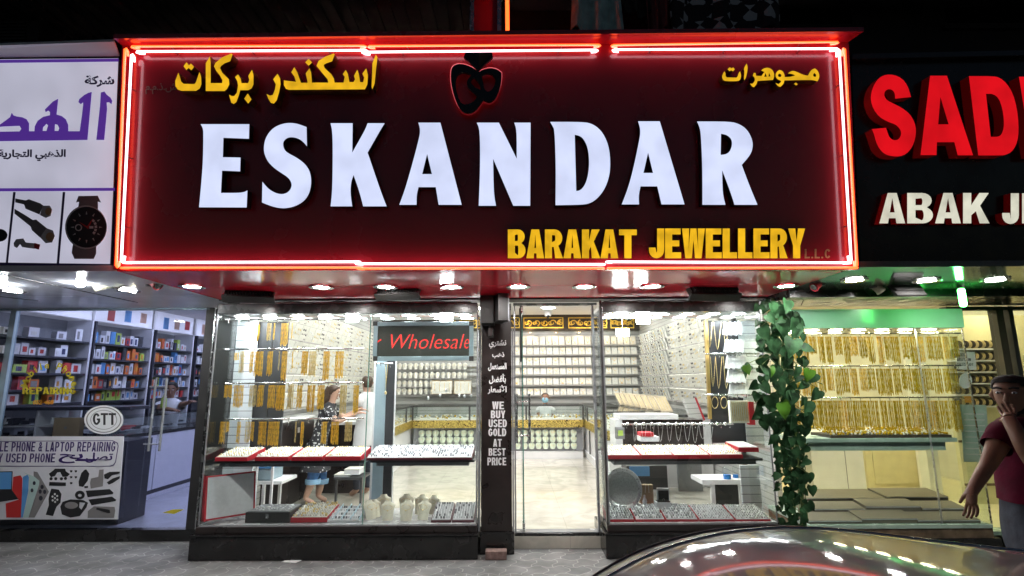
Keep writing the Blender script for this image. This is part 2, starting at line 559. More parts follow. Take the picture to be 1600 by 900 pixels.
class MB:
    def __init__(s):
        s.v, s.f, s.m, s.k = [], [], [], 0

    def add(s, vs, fs, m=None):
        b = len(s.v)
        s.v += [tuple(p) for p in vs]
        s.f += [[b + i for i in f] for f in fs]
        s.m += [s.k if m is None else m] * len(fs)

    def box(s, x0, x1, y0, y1, z0, z1, m=None, c=0.0):
        x0, x1, y0, y1, z0, z1 = min(x0, x1), max(x0, x1), min(y0, y1), max(y0, y1), min(z0, z1), max(z0, z1)
        if c:
            bm = bmesh.new()
            bmesh.ops.create_cube(bm, size=1, matrix=Matrix.Translation(((x0 + x1) / 2, (y0 + y1) / 2, (z0 + z1) / 2)) @ Matrix.Diagonal((x1 - x0, y1 - y0, z1 - z0, 1)))
            bmesh.ops.bevel(bm, geom=bm.edges[:], offset=c, segments=2, affect='EDGES', profile=0.6)
            bm.verts.index_update()
            s.add([v.co for v in bm.verts], [[v.index for v in f.verts] for f in bm.faces], m)
            bm.free()
            return
        s.add([(x0, y0, z0), (x1, y0, z0), (x1, y1, z0), (x0, y1, z0), (x0, y0, z1), (x1, y0, z1), (x1, y1, z1), (x0, y1, z1)],
              [(0, 3, 2, 1), (4, 5, 6, 7), (0, 1, 5, 4), (1, 2, 6, 5), (2, 3, 7, 6), (3, 0, 4, 7)], m)

    def obox(s, c, hx, hy, hz, rot, m=None):
        rot = rot if isinstance(rot, Matrix) else Matrix.Rotation(rot, 3, 'Z')
        vs = []
        for z in (-hz, hz):
            for x, y in ((-hx, -hy), (hx, -hy), (hx, hy), (-hx, hy)):
                vs.append(Vector(c) + rot @ Vector((x, y, z)))
        s.add(vs, [(0, 3, 2, 1), (4, 5, 6, 7), (0, 1, 5, 4), (1, 2, 6, 5), (2, 3, 7, 6), (3, 0, 4, 7)], m)

    def tube(s, pts, r, n=8, m=None, cap=True):
        pts = [Vector(p) for p in pts]
        rr = r if isinstance(r, (list, tuple)) else [r] * len(pts)
        rings, up = [], None
        for i, p in enumerate(pts):
            d = (pts[min(i + 1, len(pts) - 1)] - pts[max(i - 1, 0)]).normalized()
            if up is None:
                up = Vector((0, 0, 1)) if abs(d.z) < 0.9 else Vector((1, 0, 0))
            a = d.cross(up)
            a = a.normalized() if a.length > 1e-6 else Vector((1, 0, 0))
            b = a.cross(d).normalized()
            up = b
            rings.append([p + (a * math.cos(2 * math.pi * k / n) + b * math.sin(2 * math.pi * k / n)) * rr[i] for k in range(n)])
        vs = [q for g in rings for q in g]
        fs = []
        for i in range(len(pts) - 1):
            for k in range(n):
                fs.append((i * n + k, i * n + (k + 1) % n, (i + 1) * n + (k + 1) % n, (i + 1) * n + k))
        if cap:
            fs.append(tuple(range(n - 1, -1, -1)))
            fs.append(tuple((len(pts) - 1) * n + k for k in range(n)))
        s.add(vs, fs, m)

    def lathe(s, c, prof, n=20, axis=(0, 0, 1), m=None):
        ax = Vector(axis).normalized()
        t = Vector((1, 0, 0)) if abs(ax.x) < 0.9 else Vector((0, 1, 0))
        a = ax.cross(t).normalized()
        b = ax.cross(a)
        vs, fs = [], []
        for r, h in prof:
            for k in range(n):
                q = 2 * math.pi * k / n
                vs.append(Vector(c) + ax * h + (a * math.cos(q) + b * math.sin(q)) * max(r, 1e-5))
        for i in range(len(prof) - 1):
            for k in range(n):
                fs.append((i * n + k, i * n + (k + 1) % n, (i + 1) * n + (k + 1) % n, (i + 1) * n + k))
        s.add(vs, fs, m)

    def ball(s, c, r, n=10, k=6, m=None):
        rx, ry, rz = r if isinstance(r, (list, tuple)) else (r, r, r)
        vs, fs = [], []
        for i in range(k + 1):
            t = math.pi * i / k
            for j in range(n):
                q = 2 * math.pi * j / n
                sr = max(math.sin(t), 1e-3)
                vs.append((c[0] + rx * sr * math.cos(q), c[1] + ry * sr * math.sin(q), c[2] + rz * math.cos(t)))
        for i in range(k):
            for j in range(n):
                fs.append((i * n + j, (i + 1) * n + j, (i + 1) * n + (j + 1) % n, i * n + (j + 1) % n))
        s.add(vs, fs, m)

    def mesh(s, name, smooth=None):
        me = bpy.data.meshes.new(name)
        me.from_pydata(s.v, [], s.f)
        me.polygons.foreach_set('material_index', s.m)
        if smooth is not None:
            me.polygons.foreach_set('use_smooth', [True] * len(s.f))
            me.set_sharp_from_angle(angle=R(smooth))
        me.update()
        return me

    def build(s, name, mats, parent=None, loc=None, smooth=None):
        return link(name, s.mesh(name, smooth), mats, parent, loc)


def box(name, mats, x0, x1, y0, y1, z0, z1, parent=None, c=0.0, loc=None):
    b = MB()
    b.box(x0, x1, y0, y1, z0, z1, c=c)
    return b.build(name, mats, parent, loc)


def pbox(name, mats, px0, px1, py0, py1, Y0, Y1, parent=None, c=0.0):
    """box whose front face (on the plane Y0) covers this part of the photograph"""
    m = (py0 + py1) / 2
    a, b = P(px0, m, Y0), P(px1, m, Y0)
    return box(name, mats, a.x, b.x, Y0, Y1, P((px0 + px1) / 2, py1, Y0).z, P((px0 + px1) / 2, py0, Y0).z, parent, c)


def struct(o):
    o['kind'] = 'structure'
    return o


def loops_mesh(loops, ext):
    """flat outlines (even-odd filled) given in plane coordinates -> solid of thickness 2*ext"""
    c = bpy.data.curves.new('outline', 'CURVE')
    c.dimensions = '2D'
    c.fill_mode = 'BOTH'
    c.extrude = ext
    for l in loops:
        sp = c.splines.new('POLY')
        sp.points.add(len(l) - 1)
        for i, (x, y) in enumerate(l):
            sp.points[i].co = (x, y, 0, 1)
        sp.use_cyclic_u = True
    o = bpy.data.objects.new('outline', c)
    COL.objects.link(o)
    me = bpy.data.meshes.new_from_object(o.evaluated_get(bpy.context.evaluated_depsgraph_get()))
    bpy.data.objects.remove(o)
    bpy.data.curves.remove(c)
    return me


def smooth_loop(l, n=1):
    """corner cutting that keeps the sharp corners of a traced outline"""
    for _ in range(n):
        r = []
        for i, p in enumerate(l):
            a, b = Vector(l[i - 1]), Vector(l[(i + 1) % len(l)])
            p = Vector(p)
            if (p - a).length > 1e-6 and (b - p).length > 1e-6 and (p - a).angle(b - p) < R(48):
                r += [tuple(p.lerp(a, 0.25)), tuple(p.lerp(b, 0.25))]
            else:
                r.append(tuple(p))
        l = r
    return l


def faced(me):
    """material 0 on the front, 1 on the sides"""
    me.update()
    for p in me.polygons:
        p.material_index = 0 if p.normal.z > 0.5 else 1
    return me


def traced(name, fr, loops, tf, off, depth, mats, parent, sm=0):
    """loops traced on the photograph through tf(x, y) -> pixel, laid on frame fr; front face at off, depth backwards"""
    uv = []
    for l in loops:
        if sm:
            l = smooth_loop(l, sm)
        uv.append([fr.uv(*tf(x, y), off) for x, y in l])
    me = faced(loops_mesh(uv, depth / 2))
    me.transform(fr.mat(off - depth / 2))
    return link(name, me, mats, parent)


def zoomtf(x0, y0, k):
    return lambda x, y: (x0 + x / k, y0 + y / k)


# ------------------------------------------------------------------ lettering
def arc(cx, cy, rx, ry, a0, a1, n=8):
    return [(cx + rx * math.cos(R(a0 + (a1 - a0) * i / n)), cy + ry * math.sin(R(a0 + (a1 - a0) * i / n))) for i in range(n + 1)]


def glyph(ch, w, s, h):
    """bold capital, one unit high, width w, upright stroke s, level stroke h"""
    m = w / 2
    if ch == 'A':
        xi = lambda y: s * 1.05 + (m - s * 1.05) * y / 0.86
        a = s * 0.55
        return [[(0, 0), (m - a, 1), (m + a, 1), (w, 0), (w - s * 1.05, 0), (w - xi(.17), .17), (xi(.17), .17), (s * 1.05, 0)],
                [(xi(.36), .36), (m, .84), (w - xi(.36), .36)]], w
    if ch == 'B':
        return [[(0, 0), (0, 1)] + arc(w * .58, .75, w * .37, .25, 90, -60) + arc(w * .6, .27, w * .4, .27, 60, -90),
                [(s, h), (s, .44)] + arc(w * .56, .27, max(.02, w * .4 - s), .17, 90, -90, 6),
                [(s, .6), (s, 1 - h)] + arc(w * .54, .715, max(.02, w * .37 - s), .115, 90, -90, 6)], w
    if ch == 'D':
        return [[(0, 0), (0, 1)] + arc(w * .5, .5, w * .5, .5, 90, -90, 12),
                [(s, h), (s, 1 - h)] + arc(w * .5, .5, w * .5 - s, .5 - h, 90, -90, 12)], w
    if ch == 'O':
        return [arc(m, .5, m, .5, 0, 350, 22), arc(m, .5, m - s, .5 - h, 0, 350, 22)], w
    if ch in 'CG':
        o = arc(m, .5, m, .5, 35, 325, 18)
        i = arc(m, .5, m - s, .5 - h, 325, 35, 18)
        if ch == 'G':
            return [arc(m, .5, m, .5, 35, 318, 18) + [(w, .25), (w, .55), (w * .55, .55), (w * .55, .4), (w - s, .4), (w - s, .28)] + arc(m, .5, m - s, .5 - h, 315, 35, 18)], w
        return [o + i], w
    if ch == 'E':
        return [[(0, 0), (0, 1), (w * .92, 1), (w * .92, 1 - h), (s, 1 - h), (s, .5 + h * .5), (w * .84, .5 + h * .5), (w * .84, .5 - h * .5), (s, .5 - h * .5), (s, h), (w * .95, h), (w * .95, 0)]], w * .95
    if ch == 'H':
        return [[(0, 0), (0, 1), (s, 1), (s, .5 + h / 2), (w - s, .5 + h / 2), (w - s, 1), (w, 1), (w, 0), (w - s, 0), (w - s, .5 - h / 2), (s, .5 - h / 2), (s, 0)]], w
    if ch == 'I':
        return [[(0, 0), (0, 1), (s, 1), (s, 0)]], s
    if ch == 'J':
        return [[(w * .9 - s, 1), (w * .9, 1)] + arc(w * .45, .28, w * .45, .28, 0, -180, 10) + [(0, .36), (s * .9, .36)] + arc(w * .45, .28, w * .45 - s, .28 - h, -180, 0, 8)], w * .9
    if ch == 'K':
        return [[(0, 0), (0, 1), (s, 1), (s, .6), (w - s * 1.15, 1), (w, 1), (w * .66, .58), (w * 1.03, 0), (w * 1.03 - s * 1.2, 0), (w * .5, .4), (s, .27), (s, 0)]], w
    if ch == 'L':
        return [[(0, 0), (0, 1), (s, 1), (s, h), (w * .85, h), (w * .85, 0)]], w * .86
    if ch == 'M':
        return [[(0, 0), (0, 1), (s * 1.3, 1), (w * .6, .42), (w * 1.2 - s * 1.3, 1), (w * 1.2, 1), (w * 1.2, 0), (w * 1.2 - s, 0), (w * 1.2 - s, .62), (w * .6 + s * .4, 0), (w * .6 - s * .4, 0), (s, .62), (s, 0)]], w * 1.2
    if ch == 'N':
        return [[(0, 0), (0, 1), (s, 1), (w - s, .38), (w - s, 1), (w, 1), (w, 0), (w - s, 0), (s, .62), (s, 0)]], w
    if ch in 'PR':
        top = arc(w * .55, .7, w * .43, .3, 90, -90, 10)
        hole = [(s, .4 + h * .8), (s, 1 - h)] + arc(w * .55, .7, max(.02, w * .43 - s), .3 - h, 90, -90, 8)
        if ch == 'P':
            return [[(0, 0), (0, 1)] + top + [(s, .4), (s, 0)], hole], w
        return [[(0, 0), (0, 1)] + arc(w * .55, .7, w * .43, .3, 90, -62, 10) + [(w * 1.02, 0), (w * 1.02 - s * 1.1, 0), (w * .5, .39), (s, .39), (s, 0)], hole], w
    if ch == 'S':
        o = arc(m, .73, m, .27, 20, 190, 12) + [(w * .12, .56), (w * .62, .42)] + arc(m, .27, m - s, .27 - h, 55, -180, 9)
        i = arc(m, .27, m, .27, 190, 370, 12) + [(w * .9, .44), (w * .38, .58)] + arc(m, .73, m - s, .27 - h, 215, 10, 9)
        return [o + i], w
    if ch == 'T':
        return [[(m - s / 2, 0), (m - s / 2, 1 - h), (0, 1 - h), (0, 1), (w, 1), (w, 1 - h), (m + s / 2, 1 - h), (m + s / 2, 0)]], w
    if ch == 'U':
        return [[(0, 1), (s, 1)] + arc(m, .28, m - s, .28 - h, 180, 360, 8) + [(w - s, 1), (w, 1)] + arc(m, .28, m, .28, 0, -180, 10)], w
    if ch == 'V':
        return [[(0, 1), (s, 1), (m, .22), (w - s, 1), (w, 1), (m + s * .5, 0), (m - s * .5, 0)]], w
    if ch == 'W':
        q = w * 1.35
        return [[(0, 1), (s, 1), (q * .29, .3), (q * .5 - s * .42, 1), (q * .5 + s * .42, 1), (q * .71, .3), (q - s, 1), (q, 1), (q * .71 + s * .45, 0), (q * .71 - s * .45, 0), (q * .5, .62), (q * .29 + s * .45, 0), (q * .29 - s * .45, 0)]], q
    if ch == 'Y':
        return [[(0, 1), (s, 1), (m, .58), (w - s, 1), (w, 1), (m + s / 2, .42), (m + s / 2, 0), (m - s / 2, 0), (m - s / 2, .42)]], w
    if ch == '&':
        return [arc(m * .9, .76, w * .3, .24, -30, 205, 10) + [(w * .3, .58)] + arc(w * .42, .27, w * .42, .27, 130, 300, 10) + [(w, 0), (w * .72, .3), (w * .95, .48), (w * .8, .58), (w * .6, .42), (w * .5, .55)],
                arc(m * .9, .76, w * .12, .1, 0, 340, 8), arc(w * .4, .26, w * .16, .12, 0, 340, 8)], w
    if ch == '.':
        return [[(0, 0), (0, h), (s, h), (s, 0)]], s
    return [], w * .5


def latin(txt, w=.62, s=.2, h=.17, gap=.1, space=.38):
    """list of (char, loops) set in a line, and the line's width"""
    x, out = 0.0, []
    for ch in txt:
        if ch == ' ':
            x += space
            continue
        l, a = glyph(ch, w, s, h)
        out.append((ch, [[(px + x, py) for px, py in q] for q in l]))
        x += a + gap
    return out, x - gap


def set_line(fr, txt, px0, px1, py0, py1, off, depth, mats, parent, name=None, slant=0.0, each=False, **kw):
    """a line of capitals that fills the pixel box (px0..px1, py0..py1) on frame fr"""
    gl, wd = latin(txt, **kw)

    def tf(x, y):
        return (px0 + (px1 - px0) * (x + slant * (y - .5)) / wd, py1 + (py0 - py1) * y)
    if each:
        return [traced(name or 'letter', fr, l, tf, off, depth, mats, parent) for ch, l in gl]
    return traced(name or 'lettering', fr, [q for ch, l in gl for q in l], tf, off, depth, mats, parent)


AR = {'ا': (0xFE8D, 0xFE8E), 'أ': (0xFE83, 0xFE84), 'ب': (0xFE8F, 0xFE90, 0xFE91, 0xFE92), 'ة': (0xFE93, 0xFE94), 'ت': (0xFE95, 0xFE96, 0xFE97, 0xFE98),
      'ج': (0xFE9D, 0xFE9E, 0xFE9F, 0xFEA0), 'ح': (0xFEA1, 0xFEA2, 0xFEA3, 0xFEA4), 'د': (0xFEA9, 0xFEAA), 'ذ': (0xFEAB, 0xFEAC), 'ر': (0xFEAD, 0xFEAE),
      'س': (0xFEB1, 0xFEB2, 0xFEB3, 0xFEB4), 'ش': (0xFEB5, 0xFEB6, 0xFEB7, 0xFEB8), 'ص': (0xFEB9, 0xFEBA, 0xFEBB, 0xFEBC), 'ض': (0xFEBD, 0xFEBE, 0xFEBF, 0xFEC0),
      'ع': (0xFEC9, 0xFECA, 0xFECB, 0xFECC), 'ف': (0xFED1, 0xFED2, 0xFED3, 0xFED4), 'ك': (0xFED9, 0xFEDA, 0xFEDB, 0xFEDC), 'ل': (0xFEDD, 0xFEDE, 0xFEDF, 0xFEE0),
      'م': (0xFEE1, 0xFEE2, 0xFEE3, 0xFEE4), 'ن': (0xFEE5, 0xFEE6, 0xFEE7, 0xFEE8), 'ه': (0xFEE9, 0xFEEA, 0xFEEB, 0xFEEC), 'ي': (0xFEF1, 0xFEF2, 0xFEF3, 0xFEF4), 'ى': (0xFEEF, 0xFEF0)}


def arabic(t):
    out, prev = [], False
    t = t.replace('لأ', '\u0001')
    for i, ch in enumerate(t):
        nxt = t[i + 1] if i + 1 < len(t) else ''
        if ch == '\u0001':
            out.append(chr(0xFEF8 if prev else 0xFEF7))
            prev = False
            continue
        if ch not in AR:
            out.append(ch)
            prev = False
            continue
        f = AR[ch]
        nj = (nxt in AR or nxt == '\u0001') and len(f) == 4
        k = (3 if nj else 1) if prev else (2 if nj else 0)
        out.append(chr(f[k]))
        prev = len(f) == 4
    return ''.join(reversed(out))


def font_mesh(txt, bold=0.0, ext=0.002, shear=0.0):
    c = bpy.data.curves.new('text', 'FONT')
    c.body = txt
    c.size = 1
    c.offset = bold
    c.extrude = ext
    c.shear = shear
    c.resolution_u = 3
    o = bpy.data.objects.new('text', c)
    COL.objects.link(o)
    me = bpy.data.meshes.new_from_object(o.evaluated_get(bpy.context.evaluated_depsgraph_get()))
    bpy.data.objects.remove(o)
    return me


def fit_text(fr, txt, px0, px1, py0, py1, off, mats, parent, name='lettering', bold=0.0, shear=0.0, depth=0.003):
    me = font_mesh(txt, bold, 0.5, shear)
    xs = [v.co.x for v in me.vertices]
    ys = [v.co.y for v in me.vertices]
    x0, x1, y0, y1 = min(xs), max(xs), min(ys), max(ys)
    a, b = fr.uv(px0, py1, off), fr.uv(px1, py0, off)
    for v in me.vertices:
        v.co = (a[0] + (b[0] - a[0]) * (v.co.x - x0) / (x1 - x0), a[1] + (b[1] - a[1]) * (v.co.y - y0) / (y1 - y0), v.co.z * depth)
    me.transform(fr.mat(off))
    return link(name, me, mats, parent)


ORD = 'first second third fourth fifth sixth seventh eighth ninth tenth eleventh twelfth thirteenth fourteenth fifteenth sixteenth seventeenth eighteenth nineteenth twentieth'.split()
ORD += ['twenty-' + x for x in ORD[:9]] + ['thirtieth'] + ['thirty-' + x for x in ORD[:9]] + ['fortieth']


def nth(i, n):
    """place in a row of n, read from the left"""
    if i == 0:
        return 'leftmost'
    if i == n - 1:
        return 'rightmost'
    return ORD[i] + ' from the left'


def Pz(px, py, z):
    d = ray(px, py)
    return CAM + d * ((z - CAM.z) / d.z)


FL = 0.12           # floor level inside the shops
SZ = 2.62           # underside of the canopy
# ================================================================== ground and shell
def sheet(name, m, x0, x1, y0, y1, z, th=0.1):
    return struct(box(name, m, x0, x1, y0, y1, z - th, z))


sheet('ground', 'asphalt', -80, 80, -80, 80, -0.14, 0.2)
sheet('road', 'asphalt', -60, 60, -14, -5.92, -0.12, 0.015)
struct(box('kerb', 'kerbstone', -40, 40, -5.92, -5.78, -0.13, 0.012, c=0.012))
sheet('pavement', 'paver', -40, 40, -5.78, 0.4, 0.0, 0.12)
sheet('shop_floor_main', 'cream_floor', -3.22, 3.14, -0.06, 7.1, FL, 0.118)
sheet('shop_floor_left', 'lavender_floor', -7.0, -3.36, 0.26, 6.0, FL, 0.118)
sheet('shop_floor_right', 'pale_yellow', 3.19, 8.0, -0.1, 5.0, FL, 0.118)
ROOMH = 3.34
struct(box('wall_back_main', 'slatwall', -3.2, 3.12, 7.0, 7.15, FL, ROOMH))
struct(box('wall_side_main', 'slatwall', -3.35, -3.2, 0.36, 7.15, FL, ROOMH))
struct(box('wall_side_main', 'slatwall', 3.12, 3.18, 0.55, 7.15, FL, ROOMH))
struct(box('ceiling_main', 'white', -3.35, 3.18, -0.12, 7.15, ROOMH, ROOMH + 0.1))
struct(box('wall_lintel_main', 'white', -3.35, 2.72, -0.22, -0.12, 2.63, ROOMH + 0.1))
struct(box('wall_side_left', 'white', -6.5, -6.4, 0.3, 6.0, FL, 2.95))
struct(box('wall_back_left', 'white', -6.5, -3.35, 5.4, 5.5, FL, 2.95))
struct(box('wall_party_left', 'white', -3.45, -3.352, 0.3, 6.0, FL, 2.95))
struct(box('ceiling_left', 'white', -6.6, -3.35, 0.3, 5.6, 2.95, 3.05))
struct(box('wall_back_right', 'cream', 3.185, 8.0, 3.6, 3.7, FL, 2.95))
struct(box('wall_side_right', 'cream', 7.2, 7.3, 0.0, 3.7, FL, 2.95))
struct(box('ceiling_right', 'cream', 3.185, 8.0, -0.1, 3.7, 2.95, 3.05))

# the building above the shops
bd = thing('building', 'dark grimy building front with corrugated balcony undersides above the lit shop signs', 'building', loc=(0, -1.0, 2.7))
box('upper_wall', 'facade_dark', -14, 14, -1.0, -0.4, 2.75, 12, bd)
m = MB()
for i in range(70):
    x = -9.6 + i * 0.135
    m.box(x, x + 0.07, -2.35, -1.0, 5.30, 5.34)
m.box(-9.7, -0.3, -2.4, -1.0, 5.34, 5.46)
m.build('balcony_underside', 'corrugated', bd)
m = MB()
m.box(-0.2, 9.8, -2.0, -1.0, 5.60, 5.75)
m.build('balcony_underside', 'facade_dark', bd)
for i, (a, b_) in enumerate(((-3.4, -2.2), (2.4, 3.6), (4.6, 5.8))):
    w = box('window', 'black_gloss', a, b_, -1.012, -1.0, 5.4, 6.8, bd)
    box('frame', 'facade_dark', a - 0.06, b_ + 0.06, -1.04, -1.002, 5.34, 5.398, w)
struct(box('wall_above_shops', 'facade_dark', -14, 14, -0.4, -0.3, 2.75, 3.6))

# ================================================================== canopy soffits
cn = thing('canopy', 'glossy dark red canopy panels under the main sign with round downlights', 'canopy', loc=(0, -1, SZ))
box('soffit_panel', 'red_soffit', -3.17, 2.76, -1.12, -0.36, SZ, SZ + 0.05, cn, c=0.006)
box('soffit_panel', 'red_soffit', -3.17, 2.76, -1.86, -1.128, SZ, SZ + 0.05, cn, c=0.006)
box('back_trim', 'black_plastic', -3.17, 2.76, -0.355, -0.12, SZ - 0.012, SZ + 0.05, cn)
cl_ = thing('canopy', 'pale grey canopy panels over the phone repair shop', 'canopy', loc=(-5, -0.7, SZ))
box('soffit_panel', 'white_soffit', -9.5, -3.178, -1.86, -0.62, SZ + 0.002, SZ + 0.05, cl_)
box('soffit_panel', 'white_soffit', -9.5, -3.178, -0.612, 0.3, SZ + 0.002, SZ + 0.05, cl_)
cr_ = thing('canopy', 'dark greenish canopy panels with a black beam over the gold chain shop', 'canopy', loc=(5, -0.7, SZ))
box('soffit_panel', 'dark_soffit', 2.768, 9.5, -1.86, -0.8, SZ + 0.002, SZ + 0.05, cr_)
box('beam', 'black_panel', 2.77, 9.5, -0.8, -0.1, 2.545, SZ + 0.052, cr_)


def downlight_proto():
    t = thing('downlight', 'x', 'downlight', 'round downlights in the canopy')
    m = MB()
    m.lathe((0, 0, 0), [(0.070, -0.001), (0.110, -0.004), (0.113, -0.012), (0.106, -0.016), (0.073, -0.010)], 28)
    m.build('trim_ring', 'steel', t, smooth=40)
    m = MB()
    m.lathe((0, 0, 0), [(0.0, -0.007), (0.070, -0.007), (0.070, -0.002), (0.0, -0.002)], 28)
    m.build('lens', 'lamp', t, smooth=40)
    return t


dl = None
DLL = [(300, 447, 'white downlight at the far left of the red canopy, left of the floodlights'),
       (502, 448, 'white downlight between the left and middle black floodlights'),
       (603, 447.5, 'white downlight half hidden behind the middle black floodlight'),
       (706, 447.5, 'white downlight in the red canopy above the long header, just left of the black pillar'),
       (810, 447, 'white downlight in the red canopy just right of the black pillar'),
       (913, 447, 'white downlight in the red canopy above the doorway'),
       (1019, 446.5, 'white downlight just left of the rightmost ribbed floodlight in the red canopy'),
       (1228, 446, 'white downlight above the trailing plant'),
       (20, 454, 'downlight in the pale canopy at the far left of the phone shop'),
       (200, 452.5, 'downlight in the pale canopy beside the ceiling fan'),
       (1335, 437, 'downlight in the dark canopy beside the small white spotlight'),
       (1448, 438, 'downlight in the dark canopy behind the black floodlight'),
       (1555, 437, 'rightmost downlight in the dark canopy, right of the green tube lamp')]
for px, py, lb in DLL:
    p = Pz(px, py, SZ)
    o = downlight_proto() if dl is None else dup(dl)
    dl = dl or o
    o.location = (p.x, p.y, SZ)
    o['label'] = lb
    if px < 250 or px > 1300:
        o['group'] = 'round downlights of the neighbouring canopies'


# floodlights with ribbed backs hung under the canopy
def floodlight_proto():
    t = thing('floodlight', 'x', 'floodlight', 'black floodlights hung under the canopy')
    m = MB()
    rot = Matrix.Rotation(R(52), 3, 'X')
    m.obox((0, 0, 0), 0.21, 0.15, 0.03, rot)
    m.obox(rot @ Vector((0, -0.155, -0.005)), 0.225, 0.012, 0.04, rot)
    m.obox(rot @ Vector((0, 0.155, -0.005)), 0.225, 0.012, 0.04, rot)
    m.build('body', 'black_plastic', t)
    m = MB()
    for i in range(17):
        m.obox(rot @ Vector((-0.19 + i * 0.02375, 0, 0.045)), 0.004, 0.145, 0.02, rot)
    m.build('cooling_rib', 'dark_metal', t)
    m = MB()
    m.obox(rot @ Vector((0, 0, -0.034)), 0.19, 0.13, 0.003, rot)
    m.build('front_glass', 'black_gloss', t)
    m = MB()
    for sx in (-1, 1):
        m.tube([(sx * 0.235, 0, 0.0), (sx * 0.235, 0, 0.17)], 0.008, 6)
    m.tube([(-0.235, 0, 0.165), (0.235, 0, 0.165)], 0.008, 6)
    m.build('bracket', 'dark_metal', t)
    m = MB()
    m.tube([(0.02, -0.02, 0.07), (-0.05, -0.06, 0.07), (-0.06, -0.02, 0.10), (0.0, -0.05, 0.15), (0.05, -0.06, 0.175)], 0.006, 6)
    m.build('cable', 'black_plastic', t)
    return t


fl = floodlight_proto()
for i, (px, py, Y, rz, sc, lb) in enumerate(((394, 449, -0.80, 12, 1.05, 'ribbed black floodlight hung over the left display case, leftmost of the three'),
                                    (627, 446, -0.85, -10, 1.0, 'ribbed black floodlight hung above the red text display'),
                                    (1107, 444, -0.85, 8, 1.15, 'ribbed black floodlight hung over the right display case'))):
    o = fl if i == 0 else dup(fl)
    p = P(px, py, Y)
    o.location = (p.x, Y, p.z)
    o.rotation_euler = (0, 0, R(rz))
    o.scale = (sc, sc, sc)
    o['label'] = lb

o = thing('floodlight', 'square black floodlight hung face down under the dark canopy beside the green tube lamp', 'floodlight', loc=tuple(P(1411, 446, -1.0)))
c = wloc(o)
m = MB()
m.obox(c, 0.13, 0.03, 0.10, Matrix.Rotation(R(-40), 3, 'X'))
m.obox(c + Vector((0, 0.03, 0.03)), 0.07, 0.04, 0.05, Matrix.Rotation(R(-40), 3, 'X'))
m.build('body', 'black_plastic', o)
m = MB()
m.obox(c + Vector((0, -0.022, -0.028)), 0.14, 0.012, 0.112, Matrix.Rotation(R(-40), 3, 'X'))
m.build('bezel', 'dark_metal', o)
m = MB()
for sx in (-1, 1):
    m.tube([c + Vector((sx * 0.10, 0.03, 0.03)), (c.x + sx * 0.10, c.y + 0.03, SZ + 0.002)], 0.007, 6)
m.build('bracket', 'dark_metal', o)


# small cameras and spotlights under the canopies
def spot(name, label, cat, px, py, Y, d, m1, m2, ln=0.14, r=0.035, grp=None):
    p = P(px, py, Y)
    t = thing(name, label, cat, grp, loc=tuple(p))
    d = Vector(d).normalized()
    m = MB()
    m.tube([p - d * ln / 2, p + d * ln * 0.42], r, 14)
    m.tube([p + d * ln * 0.42, p + d * ln / 2], [r * 1.12, r * 1.12], 14)
    m.build('body', m1, t, smooth=40)
    m = MB()
    m.tube([p + d * (ln / 2 + 0.001), p + d * (ln / 2 + 0.005)], r * 0.85, 14)
    m.build('lens', 'black_gloss', t, smooth=40)
    m = MB()
    m.tube([p - d * ln * 0.2, (p.x - d.x * 0.03, p.y, SZ + 0.0)], 0.011, 8)
    m.lathe((p.x - d.x * 0.03, p.y, SZ), [(0.0, -0.012), (0.035, -0.012), (0.04, 0.0)], 14)
    m.build('bracket', m2, t, smooth=40)
    return t


spot('security_camera', 'red and black security camera at the left end of the red canopy', 'camera', 239, 440, -1.25, (0.75, -0.25, -0.45), 'red_velvet', 'dark_metal', 0.17, 0.042)
spot('security_camera', 'red and white security camera at the right end of the red canopy', 'camera', 1279, 443, -1.1, (-0.75, -0.25, -0.5), 'red_velvet', 'dark_metal', 0.15, 0.038)
spot('spotlight', 'small white spotlight angled under the dark canopy', 'spotlight', 1368, 447, -0.95, (0.6, -0.1, -0.75), 'shop_beige', 'dark_metal', 0.15, 0.04)

# bare bulbs, fan, green tube lamp
for px, py, lb in ((3, 440, 'bare glowing bulb at the far left under the pale canopy'), (126, 439, 'bare glowing bulb left of the fan under the pale canopy')):
    p = P(px, py, -1.35)
    t = thing('light_bulb', lb, 'bulb', 'bare bulbs of the phone shop', loc=tuple(p))
    m = MB()
    m.lathe(p, [(0.0, -0.055), (0.024, -0.05), (0.036, -0.03), (0.036, -0.012), (0.02, 0.02), (0.014, 0.034)], 16)
    m.build('glass_bulb', 'bulb', t, smooth=60)
    m = MB()
    m.lathe(p, [(0.0, 0.034), (0.017, 0.035), (0.019, 0.07), (0.05, 0.075), (0.05, SZ + 0.002 - p.z)], 14)
    m.build('socket', 'white', t, smooth=40)

